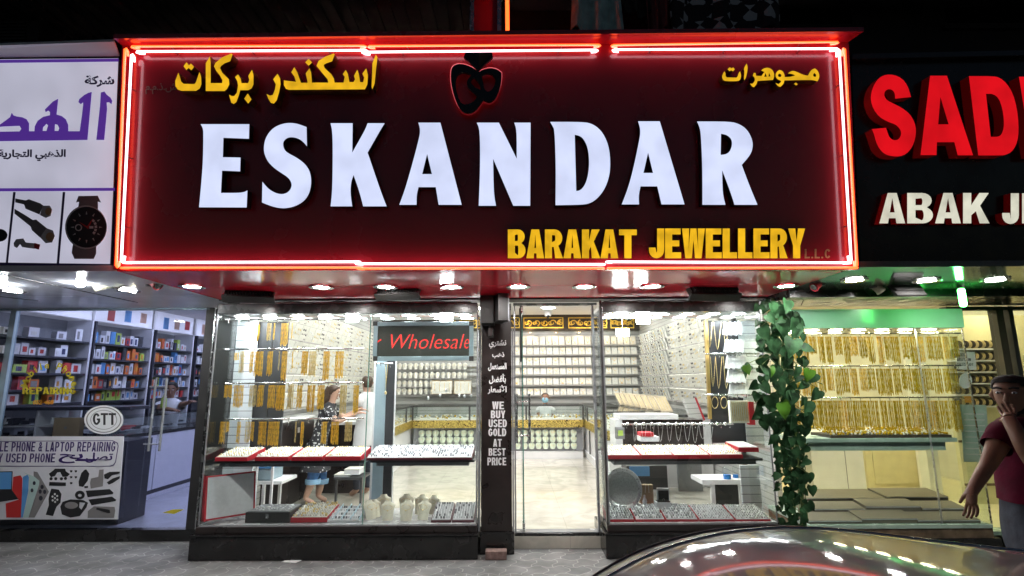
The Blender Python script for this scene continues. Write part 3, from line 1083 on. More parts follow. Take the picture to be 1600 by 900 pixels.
p = P(181, 440, -1.15)
t = thing('ceiling_fan', 'small beige fan hung under the pale canopy of the phone shop', 'fan', loc=tuple(p))
m = MB()
m.box(p.x - 0.085, p.x + 0.085, p.y - 0.06, p.y + 0.06, p.z - 0.01, p.z + 0.075, c=0.012)
m.build('motor_housing', 'shop_beige', t)
m = MB()
m.tube([(p.x, p.y, p.z - 0.01), (p.x, p.y, p.z - 0.06)], 0.02, 10)
m.tube([(p.x, p.y, p.z + 0.07), (p.x, p.y, SZ + 0.002)], 0.02, 10)
m.build('shaft', 'steel', t)
for a in (200, 320, 80):
    m = MB()
    q = Vector((math.cos(R(a)), math.sin(R(a)), 0))
    s_ = Vector((-q.y, q.x, 0))
    c0, c1 = p + q * 0.03 + Vector((0, 0, -0.06)), p + q * 0.17 + Vector((0, 0, -0.065))
    vs = [c0 + s_ * 0.02, c0 - s_ * 0.02, c1 - s_ * 0.06 + Vector((0, 0, -0.03)), c1 + s_ * 0.05 + Vector((0, 0, 0.02))]
    vs += [v + Vector((0, 0, 0.006)) for v in vs]
    m.add(vs, [(3, 2, 1, 0), (4, 5, 6, 7), (0, 1, 5, 4), (1, 2, 6, 5), (2, 3, 7, 6), (3, 0, 4, 7)])
    m.build('blade', 'shop_beige', t)

p = P(1503, 461, -1.05)
t = thing('tube_lamp', 'glowing green tube lamp hanging from the dark canopy over the gold chain window', 'lamp', loc=tuple(p))
m = MB()
m.lathe(p, [(0.0, -0.115), (0.02, -0.108), (0.028, -0.09), (0.028, 0.05), (0.02, 0.06)], 16)
m.build('glass_tube', 'green_bulb', t, smooth=60)
m = MB()
m.lathe(p, [(0.024, 0.06), (0.03, 0.065), (0.032, 0.12), (0.06, 0.125), (0.06, SZ + 0.002 - p.z)], 14)
m.build('socket', 'dark_metal', t, smooth=40)

# ================================================================== the main sign
TILT = R(6.3)
SF = Frame((0, -1.87, SZ), (1, 0, 0), (0, -math.sin(TILT), math.cos(TILT)))
ident = lambda x, y: (x, y)
sg = thing('shop_sign', 'large dark red jewellery sign with white ESKANDAR letters edged by neon tubes', 'sign', loc=(0, -1.9, SZ))
traced('panel', SF, [[(191, 71), (1326, 64), (1342, 421), (177, 421)]], ident, 0.0, 0.22, ['red_panel', 'red_panel'], sg)
# hood along the top edge and the narrow ledge below
a0, a1, a2, a3 = SF.pt(193, 73, 0.0), SF.pt(1325, 66, 0.0), SF.pt(1350, 49, 0.15), SF.pt(177, 60, 0.15)
up = SF.uy * 0.035
m = MB()
m.add([a0, a1, a2, a3, a0 + up, a1 + up, a2 + up, a3 + up], [(0, 1, 2, 3), (7, 6, 5, 4), (0, 4, 5, 1), (1, 5, 6, 2), (2, 6, 7, 3), (3, 7, 4, 0)])
m.build('hood', 'red_panel', sg)

za = zoomtf(290, 170, 1600 / 480)
zb = zoomtf(730, 170, 1600 / 480)
LET = [
    ('E', za, [[(78, 80), (332, 80), (330, 156), (197, 151), (194, 252), (286, 254), (284, 326), (190, 322), (184, 438), (296, 438), (322, 425), (318, 514), (70, 513), (90, 300), (93, 130), (90, 100)]]),
    ('S', za, [[(630, 95), (632, 195), (618, 178), (595, 158), (560, 147), (530, 150), (510, 168), (507, 190), (515, 215), (535, 232), (580, 255), (620, 285), (645, 320), (655, 365), (652, 410), (640, 450), (612, 485), (570, 508), (520, 519), (480, 516), (440, 505), (398, 488), (400, 380), (412, 395), (435, 420), (470, 440), (505, 446), (535, 435), (552, 410), (552, 385), (535, 358), (500, 335), (460, 308), (428, 275), (410, 235), (407, 200), (415, 155), (440, 115), (475, 88), (525, 73), (575, 75)]]),
    ('K', za, [[(755, 75), (870, 75), (868, 228), (935, 110), (948, 75), (1037, 75), (1015, 110), (948, 228), (1020, 440), (1047, 508), (925, 508), (905, 430), (875, 345), (862, 380), (858, 440), (868, 508), (755, 508), (765, 420), (767, 130)]]),
    ('A', za, [[(1212, 72), (1327, 72), (1438, 500), (1318, 500), (1303, 408), (1213, 408), (1203, 450), (1203, 500), (1113, 500), (1150, 400), (1218, 150), (1222, 105)], [(1258, 235), (1283, 340), (1232, 340)]]),
    ('N', zb, [[(50, 72), (165, 72), (258, 260), (258, 110), (245, 72), (330, 72), (328, 505), (240, 505), (135, 260), (138, 440), (150, 505), (60, 505), (68, 300), (66, 110)]]),
    ('D', zb, [[(432, 68), (610, 68), (655, 80), (695, 110), (725, 160), (742, 220), (746, 300), (738, 360), (715, 420), (680, 465), (645, 490), (605, 500), (460, 502), (462, 300), (455, 110), (445, 90)], [(560, 135), (590, 142), (612, 165), (630, 210), (636, 280), (630, 345), (615, 395), (590, 425), (568, 428)]]),
    ('A', zb, [[(890, 65), (1003, 65), (1132, 498), (1012, 498), (990, 404), (903, 404), (893, 450), (895, 498), (805, 498), (850, 380), (900, 150), (902, 105)], [(942, 228), (968, 334), (918, 334)]]),
    ('R', zb, [[(1197, 66), (1370, 66), (1420, 80), (1460, 110), (1485, 160), (1488, 200), (1475, 240), (1430, 292), (1470, 400), (1512, 500), (1392, 500), (1370, 430), (1328, 320), (1330, 440), (1345, 500), (1225, 500), (1225, 300), (1217, 130), (1210, 95)], [(1322, 130), (1350, 135), (1375, 155), (1381, 185), (1370, 220), (1350, 237), (1320, 240)]])]
for ch, tf, lp in LET:
    traced('letter', SF, lp, tf, 0.075, 0.072, ['letter_white', 'letter_side'], sg, sm=2)

zc = zoomtf(200, 70, 1600 / 420)
ARB = [
    [[(300, 166), (310, 195), (316, 218), (330, 232), (395, 234), (405, 222), (412, 200), (425, 162), (435, 190), (437, 235), (427, 260), (405, 274), (318, 274), (296, 266), (282, 245), (281, 215)]],
    [[(330, 128), (348, 104), (362, 122), (375, 112), (393, 132), (377, 152), (361, 138), (348, 150)]],
    [[(463, 110), (488, 68), (492, 110), (492, 228), (560, 228), (562, 210), (545, 180), (525, 155), (512, 128), (520, 108), (560, 75), (615, 52), (622, 58), (608, 98), (575, 110), (555, 125), (548, 138), (560, 165), (585, 190), (600, 205), (603, 235), (590, 262), (575, 275), (463, 275)]],
    [[(738, 148), (747, 180), (747, 235), (735, 260), (715, 270), (668, 270), (660, 300), (645, 340), (630, 352), (615, 345), (605, 310), (602, 296), (615, 305), (632, 305), (648, 285), (655, 240), (650, 215), (637, 192), (655, 176), (670, 200), (676, 228), (715, 228), (722, 210), (716, 185)]],
    [[(713, 290), (735, 325), (715, 350), (692, 320)]],
    [[(890, 172), (905, 200), (908, 235), (900, 280), (885, 330), (868, 350), (850, 345), (835, 320), (825, 293), (845, 303), (862, 298), (875, 265), (880, 235), (864, 205)]],
    [[(928, 212), (960, 216), (1000, 220), (990, 188), (972, 163), (990, 133), (1008, 165), (1022, 205), (1030, 226), (1070, 226), (1064, 195), (1058, 170), (1080, 140), (1090, 165), (1095, 225), (1192, 225), (1188, 205), (1150, 160), (1122, 125), (1135, 95), (1175, 70), (1225, 52), (1230, 58), (1215, 98), (1180, 110), (1165, 120), (1170, 138), (1210, 175), (1225, 200), (1230, 225), (1283, 225), (1290, 190), (1278, 175), (1296, 150), (1308, 172), (1318, 222), (1342, 222), (1352, 205), (1345, 185), (1365, 148), (1375, 180), (1382, 222), (1400, 222), (1406, 195), (1395, 172), (1418, 140), (1428, 180), (1425, 235), (1410, 265), (960, 268), (940, 262), (928, 240)]],
    [[(1075, 83), (1095, 105), (1075, 125), (1055, 104)]],
    [[(1475, 58), (1485, 75), (1478, 130), (1468, 230), (1455, 265), (1450, 250), (1453, 180), (1455, 110)]]]
for lp in ARB:
    traced('arabic_letter', SF, lp, zc, 0.095, 0.092, ['letter_yellow', 'letter_side_yellow'], sg)
zd = zoomtf(1100, 60, 6.4)
ARB2 = [
    [[(205, 328), (216, 350), (216, 375), (228, 390), (325, 392), (338, 378), (345, 350), (360, 328), (372, 368), (365, 410), (342, 428), (215, 428), (190, 415), (179, 385), (188, 355)]],
    [[(235, 308), (258, 289), (275, 300), (292, 290), (308, 308), (290, 330), (270, 318), (255, 330)]],
    [[(425, 252), (438, 285), (432, 340), (418, 395), (403, 418), (399, 395), (405, 330), (398, 300)]],
    [[(498, 345), (515, 345), (522, 374), (575, 376), (592, 350), (605, 335), (572, 322), (585, 308), (605, 298), (640, 291), (680, 310), (700, 345), (702, 385), (690, 415), (535, 425), (525, 460), (500, 488), (480, 482), (460, 450), (480, 455), (500, 440), (510, 415), (505, 390), (488, 375)], [(615, 345), (628, 383), (602, 384)], [(652, 342), (664, 380), (645, 381)]],
    [[(755, 315), (785, 325), (803, 355), (808, 386), (845, 386), (880, 380), (912, 370), (880, 355), (840, 352), (855, 335), (890, 322), (930, 335), (960, 350), (1000, 367), (1040, 372), (1055, 340), (1080, 310), (1110, 300), (1140, 325), (1155, 370), (1150, 400), (1135, 430), (1110, 422), (1070, 415), (805, 420), (795, 455), (765, 485), (740, 480), (715, 445), (745, 457), (765, 442), (772, 425), (740, 412), (718, 390), (715, 360), (730, 330)], [(755, 350), (774, 365), (770, 385), (747, 385), (738, 367)], [(1105, 345), (1122, 365), (1118, 385), (1096, 381), (1091, 362)]],
    [[(918, 440), (938, 458), (920, 470), (900, 455)]]]
for lp in ARB2:
    traced('arabic_letter', SF, lp, zd, 0.075, 0.072, ['letter_yellow', 'letter_side_yellow'], sg, sm=1)
set_line(SF, 'BARAKAT', 793.5, 995, 358.5, 403.5, 0.05, 0.048, ['letter_yellow', 'letter_side_yellow'], sg, each=True, w=.68, s=.27, h=.2, gap=.03)
set_line(SF, 'JEWELLERY', 1014, 1258, 357, 403.5, 0.05, 0.048, ['letter_yellow', 'letter_side_yellow'], sg, each=True, w=.62, s=.26, h=.2, gap=.03)
set_line(SF, 'L.L.C', 1257.5, 1298, 389, 403.5, 0.004, 0.003, ['brass_ink', 'brass_ink'], sg, 'small_lettering', w=.6, s=.17, h=.16, gap=.16)
fit_text(SF, arabic('ش.ذ.م.م'), 227, 276, 130, 147, 0.004, 'faint_letter', sg, 'small_lettering', 0.01)
# emblem: two linked heart rings under a cut gem, standing off the panel
ze = zoomtf(660, 60, 6.43)
EMB = [[(290, 310), (310, 275), (360, 255), (420, 260), (490, 285), (545, 320), (570, 335), (600, 315), (680, 295), (750, 310), (795, 345), (795, 400), (780, 490), (740, 590), (690, 635), (650, 635), (612, 615), (580, 655), (540, 710), (490, 745), (430, 745), (380, 710), (340, 640), (300, 520), (283, 400)],
       [(340, 380), (370, 350), (410, 340), (460, 350), (495, 372), (465, 395), (447, 430), (450, 480), (500, 535), (555, 580), (520, 630), (470, 660), (420, 665), (380, 640), (350, 560), (330, 460)],
       [(520, 390), (555, 425), (585, 480), (585, 515), (540, 500), (500, 465), (480, 440), (495, 405)],
       [(595, 370), (640, 348), (690, 352), (725, 385), (735, 430), (715, 495), (680, 530), (650, 535), (622, 510), (610, 440), (600, 400)]]
traced('emblem', SF, EMB, ze, 0.085, 0.03, ['black_panel', 'dark_metal'], sg, sm=1)
gm = traced('emblem_gem', SF, [[(432, 140), (700, 140), (708, 185), (562, 320), (415, 190)]], ze, 0.085, 0.03, ['black_panel', 'dark_metal'], sg)
traced('facet', SF, [[(566, 152), (690, 152), (566, 300)]], ze, 0.089, 0.003, ['brown_dark', 'brown_dark'], gm)
# a small backlight behind the emblem: a glowing strip ring on the panel
tb = MB()
ring = [SF.pt(*ze(x, y), 0.022) for x, y in smooth_loop(EMB[0], 1)]
tb.tube(ring + ring[:1], 0.006, 6)
tb.build('emblem_backlight', emat('emblem_glow', (1.0, 0.12, 0.15), 0.22), sg)


# neon tubes
def neon(px, r, off, m_, nm, bend=True):
    pts = [SF.pt(x, y, off) for x, y in px]
    d0, d1 = (pts[1] - pts[0]).normalized(), (pts[-1] - pts[-2]).normalized()
    q = []
    if bend:
        q += [pts[0] + d0 * 0.05 - SF.n * 0.035, pts[0] + d0 * 0.012 - SF.n * 0.03, pts[0] - d0 * 0.0 - SF.n * 0.012]
    q += [pts[0] + d0 * 0.012] + pts[1:-1] + [pts[-1] - d1 * 0.012]
    if bend:
        q += [pts[-1] - SF.n * 0.012, pts[-1] - d1 * 0.012 - SF.n * 0.03, pts[-1] - d1 * 0.05 - SF.n * 0.035]
    m = MB()
    m.tube(q, r, 8)
    o = m.build(nm, m_, sg, smooth=60)
    cl = MB()
    n = max(2, int((pts[-1] - pts[0]).length / 0.55))
    for i in range(n):
        p = pts[0].lerp(pts[-1], (i + 0.5) / n)
        cl.tube([p - SF.n * (off - 0.003), p - SF.n * r], 0.006, 6)
    cl.build('tube_support', 'steel', o)
    return o


WH, RD = 'neon_white', 'neon_red'
for px in ([(212, 80.5), (573, 78.5)], [(567, 81.5), (934, 78)], [(958, 77.5), (1310, 76)], [(191, 410), (562, 409)], [(556, 412), (945, 413)], [(948, 409), (1331, 410.5)]):
    neon(px, 0.0088, 0.06, WH, 'white_neon_tube')
for px in ([(205.5, 84), (189.5, 409)], [(1311, 76), (1330, 409)]):
    neon(px, 0.0088, 0.065, WH, 'white_neon_tube')
for px in ([(204, 72.5), (571, 71.5)], [(575, 72), (938, 70)], [(956, 70.5), (1311, 65.5)], [(187, 418.5), (566, 418)], [(558, 419.5), (944, 419)], [(950, 419), (1341, 418)]):
    neon(px, 0.0085, 0.055, RD, 'orange_neon_tube')
for px in ([(195.5, 75), (181.5, 417)], [(1319.5, 75), (1339, 417)]):
    neon(px, 0.0095, 0.06, RD, 'orange_neon_tube')

# ================================================================== neighbouring signs
LF = Frame(SF.o - SF.n * 0.07, SF.ux, SF.uy)
sl = thing('shop_sign', 'white backlit phone shop sign with purple Arabic lettering and pictures of cables and a watch', 'sign', loc=(-5, -1.8, SZ))
traced('panel', LF, [[(-260, 95), (185, 91), (172, 416), (-260, 411)]], ident, 0.0, 0.2, ['lightbox', 'white'], sl)
b0, b1, b2, b3 = LF.pt(-260, 93, 0), LF.pt(187, 88, 0), LF.pt(178, 65, 0.16), LF.pt(-260, 80, 0.16)
up = SF.uy * 0.02
m = MB()
m.add([b0, b1, b2, b3, b0 + up, b1 + up, b2 + up, b3 + up], [(0, 1, 2, 3), (7, 6, 5, 4), (0, 4, 5, 1), (1, 5, 6, 2), (2, 6, 7, 3), (3, 7, 4, 0)])
m.build('hood', 'white', sl)
for q in ([(-260, 96), (185, 91.5), (185, 96), (-260, 101)], [(-260, 295), (179, 293.5), (179, 298), (-260, 300)]):
    traced('border', LF, [q], ident, 0.004, 0.003, ['purple', 'purple'], sl)
for q in ([(-260, 406.5), (175, 412.5), (175, 416.5), (-260, 411)], [(98, 300), (101.5, 300), (92, 412), (88.5, 412)], [(20.5, 300), (24, 300), (12, 410.5), (9, 410.5)], [(178, 299), (180.5, 299), (175, 412), (172, 412)]):
    traced('border', LF, [q], ident, 0.0045, 0.003, ['navy', 'navy'], sl)
zf = zoomtf(0, 40, 4)
traced('arabic_letter', LF, [[(630, 418), (652, 412), (665, 430), (690, 450), (700, 470), (695, 490), (680, 478), (665, 480), (668, 520), (650, 714), (602, 714), (625, 500)]], zf, 0.004, 0.003, ['purple', 'purple'], sl)
traced('arabic_letter', LF, [[(572, 415), (545, 714), (0, 722), (-60, 722), (-60, 640), (0, 618), (30, 597), (63, 572), (73, 545), (82, 560), (105, 568), (140, 573), (165, 585), (180, 610), (180, 660), (215, 660), (217, 630), (235, 595), (270, 570), (312, 560), (312, 540), (300, 530), (285, 540), (280, 525), (300, 505), (330, 475), (362, 458), (352, 555), (385, 565), (410, 585), (425, 620), (425, 660), (498, 660), (512, 560), (520, 490), (518, 478), (503, 490), (490, 478), (495, 460), (525, 435), (552, 420)],
                                [(-40, 636), (20, 630), (122, 626), (133, 645), (122, 661), (-40, 664)], [(265, 658), (268, 635), (290, 612), (300, 625), (290, 658)], [(340, 658), (342, 615), (360, 620), (370, 640), (365, 658)]], zf, 0.004, 0.003, ['purple', 'purple'], sl)
fit_text(LF, arabic('شركة'), 132, 179, 118, 136, 0.004, 'navy', sl, 'small_lettering', 0.03)
fit_text(LF, arabic('الذهبي التجارية'), -3, 103, 233, 252, 0.004, 'navy', sl, 'small_lettering', 0.03)
zg = zoomtf(0, 240, 4)
wp = traced('watch_picture', LF, [[(490, 265), (610, 263), (630, 305), (610, 300), (612, 330), (600, 460), (600, 590), (600, 625), (585, 658), (465, 658), (448, 620), (452, 585), (480, 460), (490, 328), (494, 300), (475, 305)]], zg, 0.004, 0.003, ['grey_ink', 'grey_ink'], sl)
traced('watch_rim', LF, [arc(537, 460, 131, 137, 0, 350, 30)], zg, 0.0065, 0.002, ['pale_ink', 'pale_ink'], wp)
traced('watch_bezel', LF, [arc(540, 460, 124, 128, 0, 350, 30)], zg, 0.009, 0.002, ['ink', 'ink'], wp)
q = [[(540 + 100 * math.cos(R(a)), 460 + 100 * math.sin(R(a))), (540 + 80 * math.cos(R(a - 3)), 460 + 80 * math.sin(R(a - 3))), (540 + 80 * math.cos(R(a + 3)), 460 + 80 * math.sin(R(a + 3)))] for a in range(0, 360, 30)]
q += [arc(490, 462, 22, 22, 0, 340, 12), arc(490, 462, 16, 16, 0, 340, 12)] + [[(558, 453), (582, 453), (582, 468), (558, 468)]]
q += [[(540 + r_ * math.cos(R(a)), 460 + r_ * math.sin(R(a))) for r_, a in ((66, b), (52, b), (52, b + 14), (66, b + 14))] for b in (-50, -30, -10, 10, 30)]
traced('watch_dial_marks', LF, q, zg, 0.0115, 0.002, ['pale_ink', 'pale_ink'], wp)
traced('watch_hand', LF, [[(490, 425), (545, 455), (580, 405), (550, 470)]], zg, 0.0115, 0.002, ['red_card', 'red_card'], wp)
cp = traced('cable_picture', LF, [[(95, 280), (160, 292), (180, 285), (250, 310), (270, 325), (245, 380), (160, 345), (150, 318), (95, 305)], [(90, 345), (150, 380), (205, 415), (225, 412), (290, 465), (250, 525), (200, 480), (190, 455), (90, 375)]], zg, 0.004, 0.003, ['grey_ink', 'grey_ink'], sl)
traced('connector', LF, [[(270, 325), (310, 325), (325, 350), (315, 390), (285, 402), (248, 383)], [(290, 465), (330, 480), (342, 515), (325, 555), (285, 560), (252, 525)]], zg, 0.0042, 0.003, ['pale_ink', 'pale_ink'], cp)
traced('connector_core', LF, [arc(302, 362, 20, 24, 0, 340, 14), arc(312, 520, 26, 28, 0, 340, 14)], zg, 0.0065, 0.002, ['brass_ink', 'brass_ink'], cp)
traced('adapter', LF, [[(85, 560), (100, 535), (145, 530), (160, 555), (215, 560), (215, 595), (140, 585), (125, 565), (105, 590), (88, 580)]], zg, 0.004, 0.003, ['pale_ink', 'pale_ink'], cp)
traced('adapter_band', LF, [[(215, 558), (250, 568), (242, 600), (212, 592)]], zg, 0.0045, 0.003, ['red_card', 'red_card'], cp)
traced('lens_picture', LF, [arc(-5, 510, 50, 40, 0, 350, 20)], zg, 0.004, 0.003, ['ink', 'ink'], sl)

RF = Frame(SF.o - SF.n * 0.10, SF.ux, SF.uy)
sr = thing('shop_sign', 'black sign with big red raised letters and smaller cream letters above the gold chain shop', 'sign', loc=(5, -1.8, SZ))
traced('panel', RF, [[(1330, 92), (1900, 80), (1900, 418), (1345, 418)]], ident, 0.0, 0.2, ['black_panel', 'black_panel'], sr)
traced('ledge', RF, [[(1332, 84), (1900, 72), (1900, 80), (1331, 92)]], ident, 0.06, 0.2, ['black_gloss', 'black_gloss'], sr)
zs = zoomtf(1340, 100, 1462 / 260)
for lp in ([[(470, 290), (400, 297), (330, 305), (328, 260), (310, 232), (285, 220), (255, 225), (235, 250), (235, 285), (260, 320), (310, 345), (390, 385), (460, 440), (500, 510), (515, 580), (505, 660), (480, 730), (430, 790), (370, 812), (310, 812), (240, 795), (190, 745), (160, 680), (145, 620), (125, 572), (250, 560), (262, 600), (280, 645), (310, 668), (345, 670), (375, 645), (385, 600), (365, 560), (330, 530), (260, 505), (190, 465), (140, 400), (115, 320), (120, 250), (145, 180), (190, 120), (250, 92), (320, 95), (390, 125), (440, 190)]],
           [[(637, 103), (785, 103), (1015, 802), (880, 802), (850, 687), (697, 687), (693, 800), (553, 800)], [(728, 290), (800, 530), (708, 530)]],
           [[(978, 107), (1190, 107), (1250, 120), (1310, 170), (1365, 260), (1400, 390), (1415, 530), (1412, 640), (1390, 720), (1350, 775), (1300, 798), (1270, 803), (1060, 803)], [(1128, 262), (1190, 262), (1240, 300), (1272, 390), (1285, 480), (1285, 560), (1265, 620), (1235, 640), (1170, 640)]],
           [[(1418, 112), (1540, 112), (1660, 803), (1528, 803)]]):
    traced('red_letter', RF, lp, zs, 0.09, 0.088, ['letter_red', 'letter_side_red'], sr, sm=1)
set_line(RF, 'ABAK', 1374, 1545, 301.5, 349, 0.065, 0.063, ['letter_cream', 'letter_side_red'], sr, 'cream_letter', each=True, w=.72, s=.23, h=.19, gap=.06)
set_line(RF, 'J', 1566, 1592, 302, 350, 0.065, 0.063, ['letter_cream', 'letter_side_red'], sr, 'cream_letter', w=.5, s=.22, h=.18)
set_line(RF, 'E', 1597, 1624, 302, 349, 0.065, 0.063, ['letter_cream', 'letter_side_red'], sr, 'cream_letter', w=.6, s=.22, h=.18)

# ================================================================== things above the signs
p = P(760, 20, -1.9)
t = thing('hanging_sign', 'narrow red upright sign with a lit orange neon edge above the main sign', 'sign', loc=(p.x, -1.9, p.z))
pbox('panel', 'red_soffit', 741, 777, -160, 62, -1.9, -1.75, t)
for a, b_ in ((735, 741), (777, 783)):
    pbox('side_trim', 'steel', a, b_, -160, 62, -1.92, -1.8, t)
m = MB()
m.tube([P(791, -160, -1.95), P(793, 55, -1.95)], 0.016, 8)
m.build('neon_tube', 'neon_red', t, smooth=60)
m = MB()
m.tube([P(733, -160, -1.95), P(737, 55, -1.95)], 0.006, 6)
m.build('bare_tube', 'steel', t)


def cloth(name, label, px0, px1, py0, py1, Y, mt, notch=0.0, fold=0.02, grp='clothes hung out above the sign', seed=1):
    rnd = random.Random(seed)
    a, b_ = P(px0, py1, Y), P(px1, py0, Y)
    t = thing(name, label, 'clothing', grp, loc=((a.x + b_.x) / 2, Y, b_.z))
    n, k = 26, 14
    ph = rnd.random() * 6
    vs, fs = [], []
    for j in range(k + 1):
        for i in range(n + 1):
            u, v = i / n, j / k
            x = a.x + (b_.x - a.x) * (0.5 + (u - 0.5) * (1 - 0.10 * v * math.sin(3 * v + ph)))
            z = b_.z + (a.z - b_.z) * v * (1 - 0.08 * math.sin(5 * u + ph))
            y = Y + fold * (0.4 + v) * math.sin(u * 15 + ph + 2 * v) + fold * 0.5 * math.sin(u * 31 + ph)
            vs.append((x, y, z))
    nn = len(vs)
    vs += [(x, y + 0.02, z) for x, y, z in vs]
    for j in range(k):
        for i in range(n):
            q = j * (n + 1) + i
            fs.append((q, q + n + 1, q + n + 2, q + 1))
            fs.append((nn + q, nn + q + 1, nn + q + n + 2, nn + q + n + 1))
    for i in range(n):
        q = k * (n + 1) + i
        fs.append((q, nn + q, nn + q + 1, q + 1))
    for j in range(k):
        q = j * (n + 1)
        fs.append((q, nn + q, nn + q + n + 1, q + n + 1))
        q += n
        fs.append((q, q + n + 1, nn + q + n + 1, nn + q))
    m = MB()
    m.add(vs, fs)
    m.build('fabric', mt, t, smooth=80)
    m = MB()
    for u in (0.2, 0.8):
        x = a.x + (b_.x - a.x) * u
        m.box(x - 0.008, x + 0.008, Y - 0.02, Y + 0.03, b_.z - 0.03, b_.z + 0.04)
    m.build('peg', 'shop_beige', t)
    return t


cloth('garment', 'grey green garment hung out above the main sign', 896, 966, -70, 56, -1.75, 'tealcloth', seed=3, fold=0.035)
cloth('garment', 'dusky red garment hung out right of the grey green one', 1012, 1040, -70, 54, -1.72, 'rosecloth', seed=5, fold=0.03)
cloth('garment', 'brown rolled cloth hung high between the two garments above the sign', 968, 1010, -70, 18, -1.70, 'brown_dark', seed=8, fold=0.03)
cloth('blanket', 'dark cloth with a grey triangle pattern hung out above the sign', 1054, 1206, -70, 53, -1.70, 'triangle_cloth', seed=9, fold=0.03)
tag(link('clothesline', (lambda mm: (mm.tube([P(870, -70, -1.74), P(1230, -72, -1.70)], 0.005, 6), mm.mesh('clothesline'))[1])(MB()), 'steel'), 'thin clothes line stretched above the main sign', 'clothes line')
# air conditioner
p = P(42, 52, -1.55)
t = thing('air_conditioner', 'dark outdoor air conditioner unit above the white phone shop sign', 'air conditioner', loc=tuple(p))
pbox('housing', 'facade_dark', -12, 60, 31, 84, -1.55, -1.1, t, c=0.02)
m = MB()
for i in range(9):
    q0 = P(-6, 36 + i * 5, -1.56)
    q1 = P(40, 36 + i * 5, -1.56)
    m.box(q0.x, q1.x, -1.565, -1.552, q0.z - 0.006, q0.z + 0.006)
m.build('grille', 'dark_metal', t)


# ================================================================== main shop: black base, pillar, doorway
def lamp_strip(name, label, cat, cx, cy, z, r, m_, group, ring='white'):
    t = thing(name, label, cat, group, loc=(cx, cy, z))
    m = MB()
    m.lathe((cx, cy, z), [(r * 1.0, -0.001), (r * 1.28, -0.003), (r * 1.3, -0.012), (r * 1.02, -0.008)], 22)
    m.build('trim_ring', ring, t, smooth=40)
    m = MB()
    m.lathe((cx, cy, z), [(0, -0.006), (r, -0.006), (r, -0.001), (0, -0.001)], 22)
    m.build('lens', m_, t, smooth=40)
    return t


CY = -0.36


def granite_lip(m, x0, x1, y, z):
    m.box(x0, x1, y - 0.012, y + 0.03, z, z + 0.022)


def display_case(x0, x1, xm, label, seed):
    """glass display case on a black stone plinth: x0..x1, pane joints at xm"""
    t = thing('display_case', label, 'display case', loc=((x0 + x1) / 2, CY, 0.0))
    o = box('plinth', 'black_stone', x0 - 0.05, x1 + 0.02, CY - 0.05, 0.34, 0.005, 0.225, t, c=0.008)
    m = MB()
    m.box(x0 - 0.055, x1 + 0.025, CY - 0.06, CY + 0.0, 0.226, 0.243, c=0.004)
    m.build('ledge', 'black_gloss', o)
    box('skirting', 'black_wood', x0 - 0.02, x1 + 0.004, CY - 0.012, 0.33, 0.244, 0.308, t, c=0.004)
    box('floor_board', 'case_floor', x0, x1, CY + 0.004, 0.33, 0.309, 0.324, t)
    h = box('header', 'dark_header', x0, x1, CY - 0.012, CY + 0.05, 2.463, 2.572, t, c=0.004)
    box('case_ceiling', 'white', x0 + 0.002, x1 - 0.002, CY + 0.052, 0.32, 2.468, 2.55, t)
    xs = [x0] + xm + [x1]
    for a, b_ in zip(xs[:-1], xs[1:]):
        box('front_pane', 'glass', a + 0.004, b_ - 0.004, CY, CY + 0.008, 0.325, 2.462, t)
    for q in xm:
        box('pane_joint', 'glass_edge', q - 0.003, q + 0.003, CY - 0.001, CY + 0.02, 0.325, 2.462, t)
    for sx in (x0, x1):
        box('side_pane', 'glass', sx - 0.004, sx + 0.004, CY + 0.012, 0.30, 0.326, 2.461, t)
        box('corner_trim', 'shelf_under', sx - 0.006, sx + 0.006, CY - 0.004, CY + 0.008, 0.325, 2.462, t)
        box('back_post', 'dark_metal', sx - 0.02, sx + 0.02, 0.29, 0.33, 0.325, 2.465, t)
    return t


XL0, XL1, XM = -3.165, -0.372, -1.52
XR0, XR1 = 0.968, 2.658
lc = display_case(XL0, XL1, [XM], 'wide glass jewellery display case left of the black pillar', 1)
rc = display_case(XR0, XR1, [], 'glass jewellery display case right of the doorway beside the trailing plant', 2)


def shelf(case, x0, x1):
    o = box('shelf', 'dark_panel', x0, x1, -0.26, 0.13, 0.905, 0.93, case, c=0.003)
    box('shelf_bracket', 'shelf_under', x0 + 0.06, x1 - 0.06, -0.235, 0.11, 0.868, 0.904, o)
    return o


shelf(lc, XL0 + 0.03, XM - 0.03)
shelf(lc, XM + 0.03, XL1 - 0.03)
shelf(rc, XR0 + 0.03, XR1 - 0.05)

# case lamps, two rows in each case
k = 0
for x0, x1, n, nm in ((XL0, XL1, 9, 'left'), (XR0, XR1, 6, 'right')):
    for row, yy in enumerate((-0.16, 0.14)):
        for i in range(n):
            x = x0 + (x1 - x0) * (i + 0.5) / n
            lamp_strip('case_lamp', f'round white lamp, {nm} display case ceiling, {("front", "back")[row]} row, {nth(i, n)}', 'lamp', x, yy, 2.468, 0.072, 'case_lamp', 'round lamps in the display case ceilings', 'white')

